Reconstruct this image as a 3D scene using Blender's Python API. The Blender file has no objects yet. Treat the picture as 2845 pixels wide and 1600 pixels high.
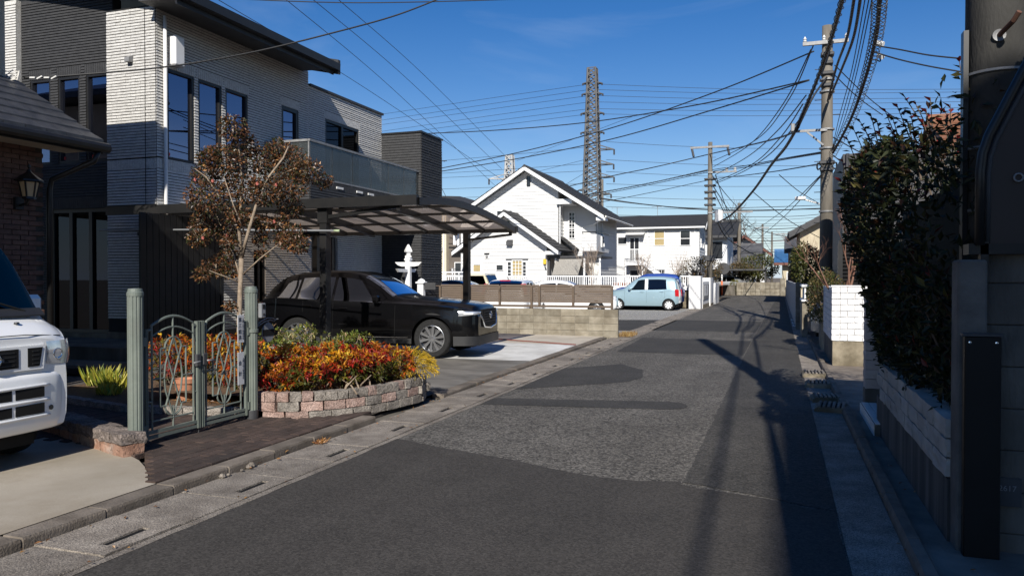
import bpy, bmesh, math, random
from mathutils import Vector, Matrix, Quaternion
R = math.radians
random.seed(7)
S = bpy.context.scene
COL = S.collection

# ------------------------------------------------------------ camera, sky, sun, exposure
FPX, CX, CY, EYE = 2134.0, 1422.5, 800.0, 1.6          # focal length and centre of the 2845x1600 photograph
YAW, PITCH = math.atan2(742.5, FPX), math.atan2(30, FPX)
cam = bpy.data.cameras.new('camera'); cam.sensor_width = 36; cam.lens = 36 * FPX / 2845
cam.clip_start = 0.05; cam.clip_end = 3000
camo = bpy.data.objects.new('camera', cam); COL.objects.link(camo)
camo.location = (0, 0, EYE); camo.rotation_euler = (R(90) - PITCH, 0, YAW)
S.camera = camo
SUN_EL, SUN_AZ = R(32), R(12.5)                           # low winter sun behind the camera, a little to the right
sd = Vector((-math.sin(SUN_AZ) * math.cos(SUN_EL), math.cos(SUN_AZ) * math.cos(SUN_EL), -math.sin(SUN_EL)))
sun = bpy.data.lights.new('sun', 'SUN'); sun.energy = 5.0; sun.angle = R(0.53); sun.color = (1.0, 0.955, 0.88)
suno = bpy.data.objects.new('sun', sun); COL.objects.link(suno)
suno.rotation_euler = sd.to_track_quat('-Z', 'Y').to_euler(); suno.location = (3, -10, 20)
W = bpy.data.worlds.new('World'); S.world = W; W.use_nodes = True
wn = W.node_tree.nodes; wl = W.node_tree.links; wn.clear()
wo = wn.new('ShaderNodeOutputWorld'); bg = wn.new('ShaderNodeBackground'); sky = wn.new('ShaderNodeTexSky')
sky.sky_type = 'NISHITA'; sky.sun_disc = False; sky.sun_elevation = SUN_EL
to_sun = -sd
sky.sun_rotation = math.atan2(to_sun.x, to_sun.y)
sky.altitude = 200; sky.air_density = 1.0; sky.dust_density = 0.15; sky.ozone_density = 2.5
bg.inputs[1].default_value = 0.074
hs = wn.new('ShaderNodeHueSaturation'); hs.inputs['Saturation'].default_value = 1.42; hs.inputs['Hue'].default_value = 0.512; hs.inputs['Value'].default_value = 1.04
# thin high cirrus over the whole dome
tc = wn.new('ShaderNodeTexCoord'); mp = wn.new('ShaderNodeMapping'); mp.inputs['Scale'].default_value = (1.6, 2.6, 7.0); mp.inputs['Rotation'].default_value = (0.15, 0.2, 0.6)
nz = wn.new('ShaderNodeTexNoise'); nz.inputs['Scale'].default_value = 1.5; nz.inputs['Detail'].default_value = 7; nz.inputs['Roughness'].default_value = 0.55; nz.inputs['Distortion'].default_value = 0.6
cr = wn.new('ShaderNodeValToRGB'); cr.color_ramp.elements[0].position = 0.52; cr.color_ramp.elements[1].position = 0.85
cr.color_ramp.elements[1].color = (0.2, 0.2, 0.2, 1)
mx = wn.new('ShaderNodeMixRGB'); mx.inputs[2].default_value = (6.6, 7.9, 9.8, 1)
# pale air towards the horizon, all the way round
sx = wn.new('ShaderNodeSeparateXYZ'); ab = wn.new('ShaderNodeMath'); ab.operation = 'ABSOLUTE'; dv = wn.new('ShaderNodeMath'); dv.operation = 'DIVIDE'; dv.inputs[1].default_value = -0.085
ex = wn.new('ShaderNodeMath'); ex.operation = 'EXPONENT'; ml = wn.new('ShaderNodeMath'); ml.operation = 'MULTIPLY'; ml.inputs[1].default_value = 0.85; ad_ = wn.new('ShaderNodeMath'); ad_.use_clamp = True
wl.new(tc.outputs['Generated'], sx.inputs[0]); wl.new(sx.outputs['Z'], ab.inputs[0]); wl.new(ab.outputs[0], dv.inputs[0]); wl.new(dv.outputs[0], ex.inputs[0]); wl.new(ex.outputs[0], ml.inputs[0])
wl.new(tc.outputs['Generated'], mp.inputs[0]); wl.new(mp.outputs[0], nz.inputs['Vector']); wl.new(nz.outputs[0], cr.inputs[0])
wl.new(ml.outputs[0], ad_.inputs[0]); wl.new(cr.outputs[0], ad_.inputs[1])
wl.new(sky.outputs[0], hs.inputs['Color']); wl.new(hs.outputs[0], mx.inputs[1]); wl.new(ad_.outputs[0], mx.inputs[0])
wl.new(mx.outputs[0], bg.inputs[0]); wl.new(bg.outputs[0], wo.inputs[0])
S.view_settings.view_transform = 'Standard'; S.view_settings.look = 'None'
S.view_settings.gamma = 1.0; S.view_settings.use_curve_mapping = False; S.view_settings.exposure = 0.35
S.render.engine = 'CYCLES'

# ------------------------------------------------------------ measuring helpers: photo pixel -> place
CY_, SY_ = math.cos(YAW), math.sin(YAW)
def ray(u, v):
    x, z = (u - CX) / FPX, -(v - CY) / FPX
    y2 = math.cos(PITCH) + z * math.sin(PITCH); z2 = z * math.cos(PITCH) - math.sin(PITCH)
    return Vector((x * CY_ - y2 * SY_, x * SY_ + y2 * CY_, z2))
EYEV = Vector((0, 0, EYE))
def G(u, v, z=0.0): d = ray(u, v); return EYEV + d * ((z - EYE) / d.z)
def PX(u, v, x): d = ray(u, v); return EYEV + d * (x / d.x)
def PY(u, v, y): d = ray(u, v); return EYEV + d * (y / d.y)
def AT(u, v, depth): return EYEV + ray(u, v) * depth
DD = 2845 / 2576.0

# ------------------------------------------------------------ mesh helpers
class MB:
    def __init__(s): s.v = []; s.f = []; s.m = []; s.c = []; s.mi = 0; s.col = None
    def add(s, vs, fs):
        o = len(s.v); s.v += [tuple(p) for p in vs]
        for f in fs:
            s.f.append(tuple(i + o for i in f)); s.m.append(s.mi); s.c.append(s.col)
        return s
    def box(s, x0, x1, y0, y1, z0, z1):
        return s.add([(x0,y0,z0),(x1,y0,z0),(x1,y1,z0),(x0,y1,z0),(x0,y0,z1),(x1,y0,z1),(x1,y1,z1),(x0,y1,z1)],
                     [(0,3,2,1),(4,5,6,7),(0,1,5,4),(1,2,6,5),(2,3,7,6),(3,0,4,7)])
    def cbox(s, cx, cy, cz, sx, sy, sz): return s.box(cx-sx/2,cx+sx/2,cy-sy/2,cy+sy/2,cz-sz/2,cz+sz/2)
    def cham(s, x0, x1, y0, y1, z0, z1, c):
        """box with chamfered edges"""
        vs = []; idx = {}
        for ix, X in ((0,x0),(1,x1)):
            for iy, Y in ((0,y0),(1,y1)):
                for iz, Z in ((0,z0),(1,z1)):
                    for ax in range(3):
                        p = [X, Y, Z]
                        for k in range(3):
                            if k != ax: p[k] += c if (ix,iy,iz)[k] == 0 else -c
                        idx[(ix,iy,iz,ax)] = len(vs); vs.append(p)
        fs = []
        for ax in range(3):
            b, d = (ax+1)%3, (ax+2)%3
            for sgn in (0,1):
                q = []
                for (i,j) in ((0,0),(1,0),(1,1),(0,1)):
                    k = [0,0,0]; k[ax]=sgn; k[b]=i; k[d]=j; q.append(idx[(*k,ax)])
                fs.append(tuple(q if sgn else q[::-1]))
        for ax in range(3):
            b, d = (ax+1)%3, (ax+2)%3
            for i in (0,1):
                for j in (0,1):
                    k0=[0,0,0]; k0[b]=i; k0[d]=j; k1=list(k0); k1[ax]=1
                    q=[idx[(*k0,b)],idx[(*k1,b)],idx[(*k1,d)],idx[(*k0,d)]]
                    fs.append(tuple(q if i!=j else q[::-1]))
        for ix in (0,1):
            for iy in (0,1):
                for iz in (0,1):
                    q=[idx[(ix,iy,iz,a)] for a in range(3)]
                    fs.append(tuple(q if (ix+iy+iz)%2 else q[::-1]))
        return s.add(vs, fs)
    def quad(s, a, b, c, d): return s.add([a,b,c,d],[(0,1,2,3)])
    def poly(s, pts): return s.add(pts, [tuple(range(len(pts)))])
    def prism(s, pts, vec):
        """polygon swept by vec, closed"""
        n = len(pts); vec = Vector(vec); a = [Vector(p) for p in pts]; b = [p + vec for p in a]
        nrm = Vector((0,0,0))
        for i in range(n): nrm += a[i].cross(a[(i+1)%n])
        fs = [tuple(range(n))[::-1], tuple(range(n,2*n))] + [(i,(i+1)%n,n+(i+1)%n,n+i) for i in range(n)]
        if nrm.dot(vec) < 0: fs = [f[::-1] for f in fs]
        return s.add(a + b, fs)
    def beam(s, a, b, w, h, up=(0,0,1)):
        a, b = Vector(a), Vector(b); d = (b - a).normalized(); up = Vector(up)
        if abs(d.dot(up)) > .98: up = Vector((0,1,0))
        r = d.cross(up).normalized() * (w/2); u = r.cross(d).normalized() * (h/2)
        return s.add([a-r-u,a+r-u,a+r+u,a-r+u,b-r-u,b+r-u,b+r+u,b-r+u],
                     [(0,1,2,3),(7,6,5,4),(1,0,4,5),(2,1,5,6),(3,2,6,7),(0,3,7,4)])
    def tube(s, pts, rad, n=8, caps=True):
        pts = [Vector(p) for p in pts]; N = len(pts)
        rads = rad if isinstance(rad, (list, tuple)) else [rad]*N
        ref = None; rings = []
        for i, p in enumerate(pts):
            d = (pts[min(i+1,N-1)] - pts[max(i-1,0)])
            d = d.normalized() if d.length > 1e-9 else Vector((0,0,1))
            if ref is None: ref = d.orthogonal().normalized()
            ref = (ref - d * ref.dot(d)); ref = ref.normalized() if ref.length > 1e-6 else d.orthogonal().normalized()
            b = d.cross(ref)
            rings.append([p + (ref*math.cos(2*math.pi*k/n) + b*math.sin(2*math.pi*k/n))*rads[i] for k in range(n)])
        vs = [q for r in rings for q in r]; fs = []
        for i in range(N-1):
            for k in range(n):
                fs.append((i*n+k, i*n+(k+1)%n, (i+1)*n+(k+1)%n, (i+1)*n+k))
        if caps: fs += [tuple(range(n))[::-1], tuple((N-1)*n+k for k in range(n))]
        return s.add(vs, fs)
    def lathe(s, prof, c=(0,0,0), n=24, axis='Z', flutes=0, depth=0.0, caps=True):
        """prof: list of (radius, height)"""
        vs = []; c = Vector(c)
        for r, h in prof:
            for k in range(n):
                a = 2*math.pi*k/n; rr = r - (depth if flutes and (k % (n//flutes)) == 0 else 0)
                p = (rr*math.cos(a), rr*math.sin(a), h)
                if axis == 'Y': p = (p[0], p[2], p[1])
                elif axis == 'X': p = (p[2], p[0], p[1])
                vs.append(c + Vector(p))
        fs = [(i*n+k, i*n+(k+1)%n, (i+1)*n+(k+1)%n, (i+1)*n+k) for i in range(len(prof)-1) for k in range(n)]
        if caps and prof[0][0] > 1e-6: fs.append(tuple(range(n))[::-1])
        if caps and prof[-1][0] > 1e-6: fs.append(tuple((len(prof)-1)*n+k for k in range(n)))
        if axis == 'Y': fs = [f[::-1] for f in fs]
        return s.add(vs, fs)
    def grid(s, rows, closed=False):
        m = len(rows[0]); vs = [p for r in rows for p in r]
        fs = [(i*m+k, i*m+k+1, (i+1)*m+k+1, (i+1)*m+k) for i in range(len(rows)-1) for k in range(m-1)]
        if closed: fs += [(i*m+m-1, i*m, (i+1)*m, (i+1)*m+m-1) for i in range(len(rows)-1)]
        return s.add(vs, fs)
    def xf(s, M): s.v = [tuple(M @ Vector(p)) for p in s.v]; return s
    def mesh(s, name, mats, smooth=False):
        me = bpy.data.meshes.new(name); me.from_pydata(s.v, [], s.f)
        for m in (mats if isinstance(mats, (list, tuple)) else [mats]): me.materials.append(m)
        if any(s.m): me.polygons.foreach_set('material_index', s.m)
        if any(c is not None for c in s.c):
            at = me.color_attributes.new('tint', 'FLOAT_COLOR', 'CORNER')
            buf = []
            for f, c in zip(s.f, s.c): buf += list((*(c or (1,1,1)), 1.0)) * len(f)
            at.data.foreach_set('color', buf)
        if smooth:
            me.polygons.foreach_set('use_smooth', [True]*len(s.f))
            if smooth is not True: me.set_sharp_from_angle(angle=R(smooth))
        me.update(); return me
WM = {}
def link(o, parent=None, world=True):
    COL.objects.link(o)
    if parent is not None:
        o.parent = parent
        if world: o.matrix_parent_inverse = WM[parent.name].inverted(); WM[o.name] = o.matrix_basis.copy()
        else: WM[o.name] = WM[parent.name] @ o.matrix_basis
    else: WM[o.name] = o.matrix_basis.copy()
    return o
def put(name, mb, mat, parent=None, smooth=False, world=True, loc=None, rz=0):
    """one mesh object; coordinates are world ones unless world=False (then the parent's)"""
    me = mb.mesh(name, mat, smooth) if isinstance(mb, MB) else mb
    o = bpy.data.objects.new(name, me)
    if loc is not None: o.location = loc; o.rotation_euler = (0,0,rz)
    return link(o, parent, world)
def copyof(name, me, M, parent=None, world=True):
    o = bpy.data.objects.new(name, me); o.matrix_basis = M; return link(o, parent, world)
def empty(name, loc, rz=0.0, label=None, cat=None, group=None, rot=None):
    o = bpy.data.objects.new(name, None); o.location = loc; o.rotation_euler = rot or (0,0,rz); o.empty_display_size = .2
    link(o)
    if label: tag(o, label, cat, group)
    return o
def tag(o, label, cat=None, group=None):
    o['label'] = label
    if cat: o['category'] = cat
    if group: o['group'] = group
    return o
def struct(o): o['kind'] = 'structure'; return o
def stuff(o): o['kind'] = 'stuff'; return o
def TR(x=0, y=0, z=0, rz=0, sx=1, sy=1, sz=1): return Matrix.Translation((x,y,z)) @ Matrix.Rotation(rz,4,'Z') @ Matrix.Diagonal((sx,sy,sz,1))
def lerp(a, b, t): return a + (b-a)*t
def interp(x, pts):
    if x <= pts[0][0]: return pts[0][1]
    for (a, p), (b, q) in zip(pts, pts[1:]):
        if x <= b: return p + (q-p)*(x-a)/(b-a)
    return pts[-1][1]
def sinterp(x, pts):
    """smooth (Catmull-Rom style) interpolation through (x, value) points"""
    n = len(pts)
    if x <= pts[0][0]: return pts[0][1]
    if x >= pts[-1][0]: return pts[-1][1]
    for i in range(n-1):
        if x <= pts[i+1][0]:
            x0,y0 = pts[i]; x1,y1 = pts[i+1]; h = x1-x0; d = (y1-y0)/h
            dm = (pts[i][1]-pts[i-1][1])/(pts[i][0]-pts[i-1][0]) if i>0 else d
            dp = (pts[i+2][1]-pts[i+1][1])/(pts[i+2][0]-pts[i+1][0]) if i<n-2 else d
            m0 = 0 if d*dm<=0 else 2*d*dm/(d+dm); m1 = 0 if d*dp<=0 else 2*d*dp/(d+dp)
            t = (x-x0)/h; t2=t*t; t3=t2*t
            return (2*t3-3*t2+1)*y0+(t3-2*t2+t)*h*m0+(-2*t3+3*t2)*y1+(t3-t2)*h*m1

# ------------------------------------------------------------ materials
def mat(name, col, rough=.7, col2=None, scale=2.0, detail=5, lo=.35, hi=.65, bump=0.0, bscale=60.0, metal=0.0, spec=.5,
        rnd=0.0, coat=0.0, speck=0.0, sscale=220.0, stretch=(1,1,1), attr=False, trans=0.0, emit=None, dirt=None, dscale=.7, dlo=.5, dhi=.75):
    m = bpy.data.materials.new(name); m.use_nodes = True; nt = m.node_tree; N = nt.nodes; L = nt.links
    b = N['Principled BSDF']; b.inputs['Roughness'].default_value = rough; b.inputs['Metallic'].default_value = metal
    b.inputs['Specular IOR Level'].default_value = spec
    if coat: b.inputs['Coat Weight'].default_value = coat; b.inputs['Coat Roughness'].default_value = .03
    geo = N.new('ShaderNodeNewGeometry'); mp = N.new('ShaderNodeMapping'); mp.inputs['Scale'].default_value = stretch
    L.new(geo.outputs['Position'], mp.inputs[0])
    def noise(sc, de=detail, ro=.55):
        n = N.new('ShaderNodeTexNoise'); n.inputs['Scale'].default_value = sc; n.inputs['Detail'].default_value = de; n.inputs['Roughness'].default_value = ro
        L.new(mp.outputs[0], n.inputs['Vector']); return n.outputs[0]
    def ramp(src, a, bb):
        r = N.new('ShaderNodeMapRange'); r.inputs[1].default_value = a; r.inputs[2].default_value = bb; L.new(src, r.inputs[0]); return r.outputs[0]
    def mixc(fac, c1, c2, mode='MIX'):
        x = N.new('ShaderNodeMixRGB'); x.blend_type = mode
        for i, c in ((1,c1),(2,c2)):
            if isinstance(c, (tuple, list)): x.inputs[i].default_value = (*c[:3], 1)
            else: L.new(c, x.inputs[i])
        if isinstance(fac, float): x.inputs[0].default_value = fac
        else: L.new(fac, x.inputs[0])
        return x.outputs[0]
    c2 = col2 if col2 is not None else tuple(min(1, c*1.25) for c in col)
    c = mixc(ramp(noise(scale), lo, hi), col, c2)
    if dirt is not None: c = mixc(ramp(noise(dscale, 6, .62), dlo, dhi), c, dirt)
    if speck:
        sp = noise(sscale, 2, .7); c = mixc(speck, c, mixc(ramp(sp, .3, .7), (0,0,0), (1,1,1)), 'OVERLAY')
    if attr:
        a = N.new('ShaderNodeAttribute'); a.attribute_name = 'tint'; c = mixc(1.0, c, a.outputs['Color'], 'MULTIPLY')
    if rnd:
        oi = N.new('ShaderNodeObjectInfo'); r = N.new('ShaderNodeMapRange'); r.inputs[3].default_value = 1-rnd; r.inputs[4].default_value = 1+rnd
        L.new(oi.outputs['Random'], r.inputs[0]); h = N.new('ShaderNodeHueSaturation'); L.new(c, h.inputs['Color']); L.new(r.outputs[0], h.inputs['Value']); c = h.outputs[0]
    L.new(c, b.inputs['Base Color'])
    if bump:
        bp = N.new('ShaderNodeBump'); bp.inputs['Strength'].default_value = bump; bp.inputs['Distance'].default_value = .02
        L.new(noise(bscale, 4), bp.inputs['Height']); L.new(bp.outputs[0], b.inputs['Normal'])
    if trans: b.inputs['Transmission Weight'].default_value = trans
    if emit: b.inputs['Emission Color'].default_value = (*emit[:3],1); b.inputs['Emission Strength'].default_value = emit[3]
    return m
def glass(name, tint=(.75,.8,.95), refl=.4, through=(.25,.27,.3), rough=.01):
    """pane: part mirror, part see-through"""
    m = bpy.data.materials.new(name); m.use_nodes = True; nt = m.node_tree; N = nt.nodes; L = nt.links; N.clear()
    o = N.new('ShaderNodeOutputMaterial'); mx = N.new('ShaderNodeMixShader'); g = N.new('ShaderNodeBsdfGlossy'); t = N.new('ShaderNodeBsdfTransparent')
    g.inputs['Roughness'].default_value = rough; g.inputs['Color'].default_value = (*tint,1); t.inputs['Color'].default_value = (*through,1)
    fr = N.new('ShaderNodeFresnel'); fr.inputs[0].default_value = 1.5; ad = N.new('ShaderNodeMath'); ad.operation = 'ADD'; ad.use_clamp = True; ad.inputs[1].default_value = refl
    L.new(fr.outputs[0], ad.inputs[0]); L.new(ad.outputs[0], mx.inputs[0]); L.new(t.outputs[0], mx.inputs[1]); L.new(g.outputs[0], mx.inputs[2]); L.new(mx.outputs[0], o.inputs[0])
    return m
def leafmat(name, rough=.45, trans=.25, spec=.4):
    """leaf: colour per leaf from the 'tint' attribute, a little light passes through"""
    m = bpy.data.materials.new(name); m.use_nodes = True; nt = m.node_tree; N = nt.nodes; L = nt.links
    b = N['Principled BSDF']; b.inputs['Roughness'].default_value = rough; b.inputs['Specular IOR Level'].default_value = spec
    a = N.new('ShaderNodeAttribute'); a.attribute_name = 'tint'; L.new(a.outputs['Color'], b.inputs['Base Color'])
    tr = N.new('ShaderNodeBsdfTranslucent'); L.new(a.outputs['Color'], tr.inputs[0]); mx = N.new('ShaderNodeMixShader'); mx.inputs[0].default_value = trans
    L.new(b.outputs[0], mx.inputs[1]); L.new(tr.outputs[0], mx.inputs[2]); L.new(mx.outputs[0], N['Material Output'].inputs[0])
    return m
def asphalt(name, dark, light, grain, gscale, crack=.0, tracks=.25):
    """bound stone chippings in bitumen: chips, worn wheel tracks, stains, hairline cracks"""
    m = bpy.data.materials.new(name); m.use_nodes = True; nt = m.node_tree; N = nt.nodes; L = nt.links; b = N['Principled BSDF']; b.inputs['Roughness'].default_value = .88; b.inputs['Specular IOR Level'].default_value = .25
    geo = N.new('ShaderNodeNewGeometry')
    def noise(sc, de, st=(1,1,1), ro=.6):
        mp = N.new('ShaderNodeMapping'); mp.inputs['Scale'].default_value = st; L.new(geo.outputs['Position'], mp.inputs[0])
        n = N.new('ShaderNodeTexNoise'); n.inputs['Scale'].default_value = sc; n.inputs['Detail'].default_value = de; n.inputs['Roughness'].default_value = ro; L.new(mp.outputs[0], n.inputs['Vector']); return n.outputs[0]
    def rng(src, a, bb, c=0, d=1):
        r = N.new('ShaderNodeMapRange'); r.inputs[1].default_value = a; r.inputs[2].default_value = bb; r.inputs[3].default_value = c; r.inputs[4].default_value = d; L.new(src, r.inputs[0]); return r.outputs[0]
    def mul(a, c):
        x = N.new('ShaderNodeMath'); x.operation = 'MULTIPLY'; L.new(a, x.inputs[0]); L.new(c, x.inputs[1]); return x.outputs[0]
    base = N.new('ShaderNodeMixRGB'); base.inputs[1].default_value = (*dark,1); base.inputs[2].default_value = (*light,1); L.new(rng(noise(.9,7), .32, .68), base.inputs[0])
    vor = N.new('ShaderNodeTexVoronoi'); vor.inputs['Scale'].default_value = gscale; L.new(geo.outputs['Position'], vor.inputs['Vector']); sp = N.new('ShaderNodeSeparateColor'); L.new(vor.outputs['Color'], sp.inputs[0])
    chip = rng(sp.outputs[0], 0, 1, 1-grain, 1+grain)
    fine = rng(noise(gscale*1.3,2), .35, .65, 1-grain*.6, 1+grain*.6)
    trk = rng(noise(1.0,5,(2.2,.10,1)), .3, .7, 1-tracks*.5, 1+tracks*.5); st = rng(noise(2.3,6), .55, .8, 1, .78)
    f = mul(mul(chip, fine), mul(trk, st))
    if crack:
        vc = N.new('ShaderNodeTexVoronoi'); vc.feature = 'DISTANCE_TO_EDGE'; vc.inputs['Scale'].default_value = .55
        wp = N.new('ShaderNodeTexNoise'); wp.inputs['Scale'].default_value = 2.5; wp.inputs['Detail'].default_value = 6; L.new(geo.outputs['Position'], wp.inputs['Vector'])
        mxv = N.new('ShaderNodeMixRGB'); mxv.blend_type = 'ADD'; mxv.inputs[0].default_value = .5; L.new(geo.outputs['Position'], mxv.inputs[1]); L.new(wp.outputs['Color'], mxv.inputs[2]); L.new(mxv.outputs[0], vc.inputs['Vector'])
        ck = rng(vc.outputs['Distance'], .0, .007, 1-crack, 1); f = mul(f, ck)
    vm = N.new('ShaderNodeVectorMath'); vm.operation = 'SCALE'; L.new(base.outputs[0], vm.inputs[0]); L.new(f, vm.inputs['Scale']); L.new(vm.outputs[0], b.inputs['Base Color'])
    bp = N.new('ShaderNodeBump'); bp.inputs['Strength'].default_value = min(1, grain*1.6); bp.inputs['Distance'].default_value = .008; L.new(sp.outputs[1], bp.inputs['Height']); L.new(bp.outputs[0], b.inputs['Normal'])
    return m
K = {}
K['asphalt_new'] = asphalt('asphalt_new', (.046,.0415,.0365), (.060,.054,.0475), .30, 75, .0, .18)
K['asphalt_old'] = asphalt('asphalt_old', (.086,.079,.069), (.125,.115,.101), .62, 48, .5, .30)
K['asphalt_patch'] = asphalt('asphalt_patch', (.042,.040,.0365), (.058,.054,.049), .34, 70, .0, .18)
K['asphalt_strip'] = asphalt('asphalt_strip', (.050,.0465,.0415), (.070,.065,.058), .42, 60, .35, .25)
K['earth'] = mat('earth', (.11,.085,.06), .95, (.17,.13,.09), 1.5, bump=.6, bscale=20)
K['gravel'] = mat('gravel', (.16,.155,.145), .95, (.34,.325,.30), 14, bump=.9, bscale=24, speck=.9, sscale=40)
K['conc_gutter'] = mat('conc_gutter', (.16,.135,.11), .92, (.27,.235,.195), 4, bump=.55, bscale=90, speck=.75, sscale=120, rnd=.14, dirt=(.09,.075,.06), dlo=.5, dhi=.8)
K['conc_kerb'] = mat('conc_kerb', (.105,.085,.065), .93, (.18,.15,.12), 5, bump=.5, bscale=70, dirt=(.07,.06,.05), rnd=.1)
K['conc_drive'] = mat('conc_drive', (.29,.25,.19), .85, (.38,.335,.27), 1.1, bump=.12, bscale=120, dirt=(.21,.165,.11), dscale=1.0, dlo=.48, dhi=.85, speck=.15, sscale=180)
K['conc_new'] = mat('conc_new', (.50,.49,.46), .85, (.66,.65,.62), 1.6, bump=.15, bscale=90, dirt=(.36,.34,.30), dscale=1.3)
K['conc_warm'] = mat('conc_warm', (.42,.37,.30), .88, (.52,.47,.39), 1.3, bump=.15, bscale=90, dirt=(.30,.26,.21), dscale=1.1)
K['conc_dirty'] = mat('conc_dirty', (.105,.096,.082), .8, (.20,.184,.16), 1.2, bump=.2, bscale=90, dirt=(.058,.051,.042), dscale=1.0, stretch=(1,1.6,1))
K['paver'] = mat('paver', (.040,.024,.017), .9, (.066,.042,.032), 6, bump=.5, bscale=80, rnd=.3, speck=.4, sscale=150, dirt=(.03,.022,.018), dscale=1.2)
K['mortar'] = mat('mortar', (.055,.045,.035), .95, (.09,.075,.06), 8, bump=.4)
K['soil'] = mat('soil', (.075,.042,.022), .95, (.15,.085,.04), 18, bump=.9, bscale=45, speck=.6, sscale=60)
K['conc_white'] = mat('conc_white', (.60,.575,.54), .9, (.74,.72,.68), 3, bump=.4, bscale=60, dirt=(.42,.38,.33), dlo=.6, dhi=.9)
K['conc_dark'] = mat('conc_dark', (.085,.075,.060), .92, (.165,.148,.122), 3.2, bump=.5, bscale=50, dirt=(.04,.034,.027), dscale=1.4, stretch=(1,1,.35), rnd=.08)
K['conc_stain'] = mat('conc_stain', (.16,.13,.085), .9, (.30,.255,.18), 3.5, bump=.3, bscale=60, dirt=(.075,.06,.035), dscale=1.6, dlo=.45, dhi=.7)
K['block'] = mat('block', (.18,.157,.115), .92, (.29,.258,.20), 4, bump=.4, bscale=80, rnd=.16, dirt=(.13,.105,.07), dscale=2.2, dlo=.45, dhi=.75)
K['conc_pole'] = mat('conc_pole', (.105,.092,.073), .85, (.165,.146,.118), 5, bump=.15, bscale=60, stretch=(1,1,.2))
K['conc_path'] = mat('conc_path', (.13,.105,.082), .9, (.22,.182,.145), 3, bump=.4, bscale=60, dirt=(.07,.055,.042), dscale=1.4)
K['white_wall'] = mat('white_wall', (.64,.635,.62), .7, (.71,.705,.69), .8, dirt=(.52,.50,.46), dlo=.6, dhi=.95)
K['white_paint'] = mat('white_paint', (.74,.74,.73), .5, (.8,.8,.79), 3)
K['white_dull'] = mat('white_dull', (.62,.61,.58), .6, (.7,.69,.66), 3)
K['black_metal'] = mat('black_metal', (.012,.012,.012), .38, (.018,.017,.016), 5, spec=.4)
K['black_matte'] = mat('black_matte', (.008,.008,.008), .8, (.013,.013,.013), 5, spec=.2)
K['dark_grey'] = mat('dark_grey', (.035,.035,.037), .6, (.05,.05,.052), 5)
K['rubber'] = mat('rubber', (.012,.012,.012), .8, (.02,.02,.02), 30, spec=.25)
K['grey_plastic'] = mat('grey_plastic', (.18,.185,.19), .5, (.22,.225,.23), 5)
K['steel'] = mat('steel', (.19,.19,.19), .55, (.27,.27,.265), 8, metal=.3)
K['chrome'] = mat('chrome', (.82,.83,.85), .12, (.9,.9,.9), 3, metal=1.0)
K['alloy'] = mat('alloy', (.55,.56,.58), .22, (.62,.63,.64), 3, metal=.9)
K['glass'] = glass('window_glass', (.50,.54,.74), .34)
K['glass_dark'] = glass('dark_glass', (.35,.38,.45), .03, (.05,.055,.06))
K['car_glass'] = glass('car_glass', (.75,.85,1.0), .06, (.14,.15,.155))
K['van_glass'] = glass('van_glass', (.13,.105,.085), .01, (.20,.20,.195))
K['car_glass_dark'] = glass('privacy_glass', (.6,.65,.7), .05, (.03,.03,.032))
K['joint_black'] = mat('joint_black', (.012,.012,.012), .95)
K['room'] = mat('room', (.05,.048,.045), .9)
K['curtain'] = mat('curtain', (.62,.60,.55), .8, (.7,.68,.63), 9, stretch=(1,1,.05))
K['roof_black'] = mat('roof_black', (.022,.022,.023), .75, (.036,.036,.037), 9, bump=.2, bscale=40)
K['wire'] = mat('wire', (.012,.012,.013), .6, (.02,.02,.02), 9)
# ------------------------------------------------------------ ground, road, kerbs, gutters, drives
def sheet(name, pts, z, m, kind=True, lbl=None):
    mb = MB(); n = len(pts)
    a = sum(pts[i][0]*pts[(i+1)%n][1]-pts[(i+1)%n][0]*pts[i][1] for i in range(n))
    if a < 0: pts = pts[::-1]
    if name == 'asphalt_patch':                      # torn, uneven cut edges
        rj = random.Random(len(pts)*7+int(abs(pts[0][1])*10)); q = []
        for (x0, y0), (x1, y1) in zip(pts, pts[1:]+pts[:1]):
            k = max(1, min(90, int(math.hypot(x1-x0,y1-y0)/.09)))
            for i in range(k): q.append((lerp(x0,x1,i/k)+rj.uniform(-.011,.011), lerp(y0,y1,i/k)+rj.uniform(-.011,.011)))
        pts = q
    mb.poly([(p[0], p[1], z if len(p) < 3 else p[2]) for p in pts]); o = put(name, mb, K[m]); struct(o); return o
sheet('ground', [(-900,-300),(900,-300),(900,1500),(-900,1500)], -.05, 'earth')
sheet('road', [(-3.56,-14),(.37,-14),(.40,69),(-3.56,69)], 0, 'asphalt_old')
sheet('cross_road', [(-60,62.5),(-3.57,62.5),(-3.57,69),(-60,69)], -.004, 'asphalt_old')
sheet('cross_road', [(.41,62.5),(60,62.5),(60,69),(.41,69)], -.004, 'asphalt_old')
def px(*l): return [tuple(G(u*DD, v*DD)[:2]) for u, v in l]
near_edge = [(-3.56,6.79),(-3.1,6.62),(-2.6,6.45),(-2.15,6.32),(-1.75,6.13),(-1.38,6.02),(-1.1,6.0),(-.72,6.08)]
sheet('asphalt_patch', [(-3.56,-14),(.37,-14),(.37,5.62),(-.2,5.86),(-.7,5.98)] + near_edge[::-1], .004, 'asphalt_new')
strip = [(-.70,6.08),(-.68,12),(-.66,16),(-.55,30),(-.3,50),(-.05,68.9),(.40,68.9),(.385,30),(.37,5.66),(-.2,5.9)]
sheet('asphalt_patch', strip, .004, 'asphalt_strip')
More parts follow.
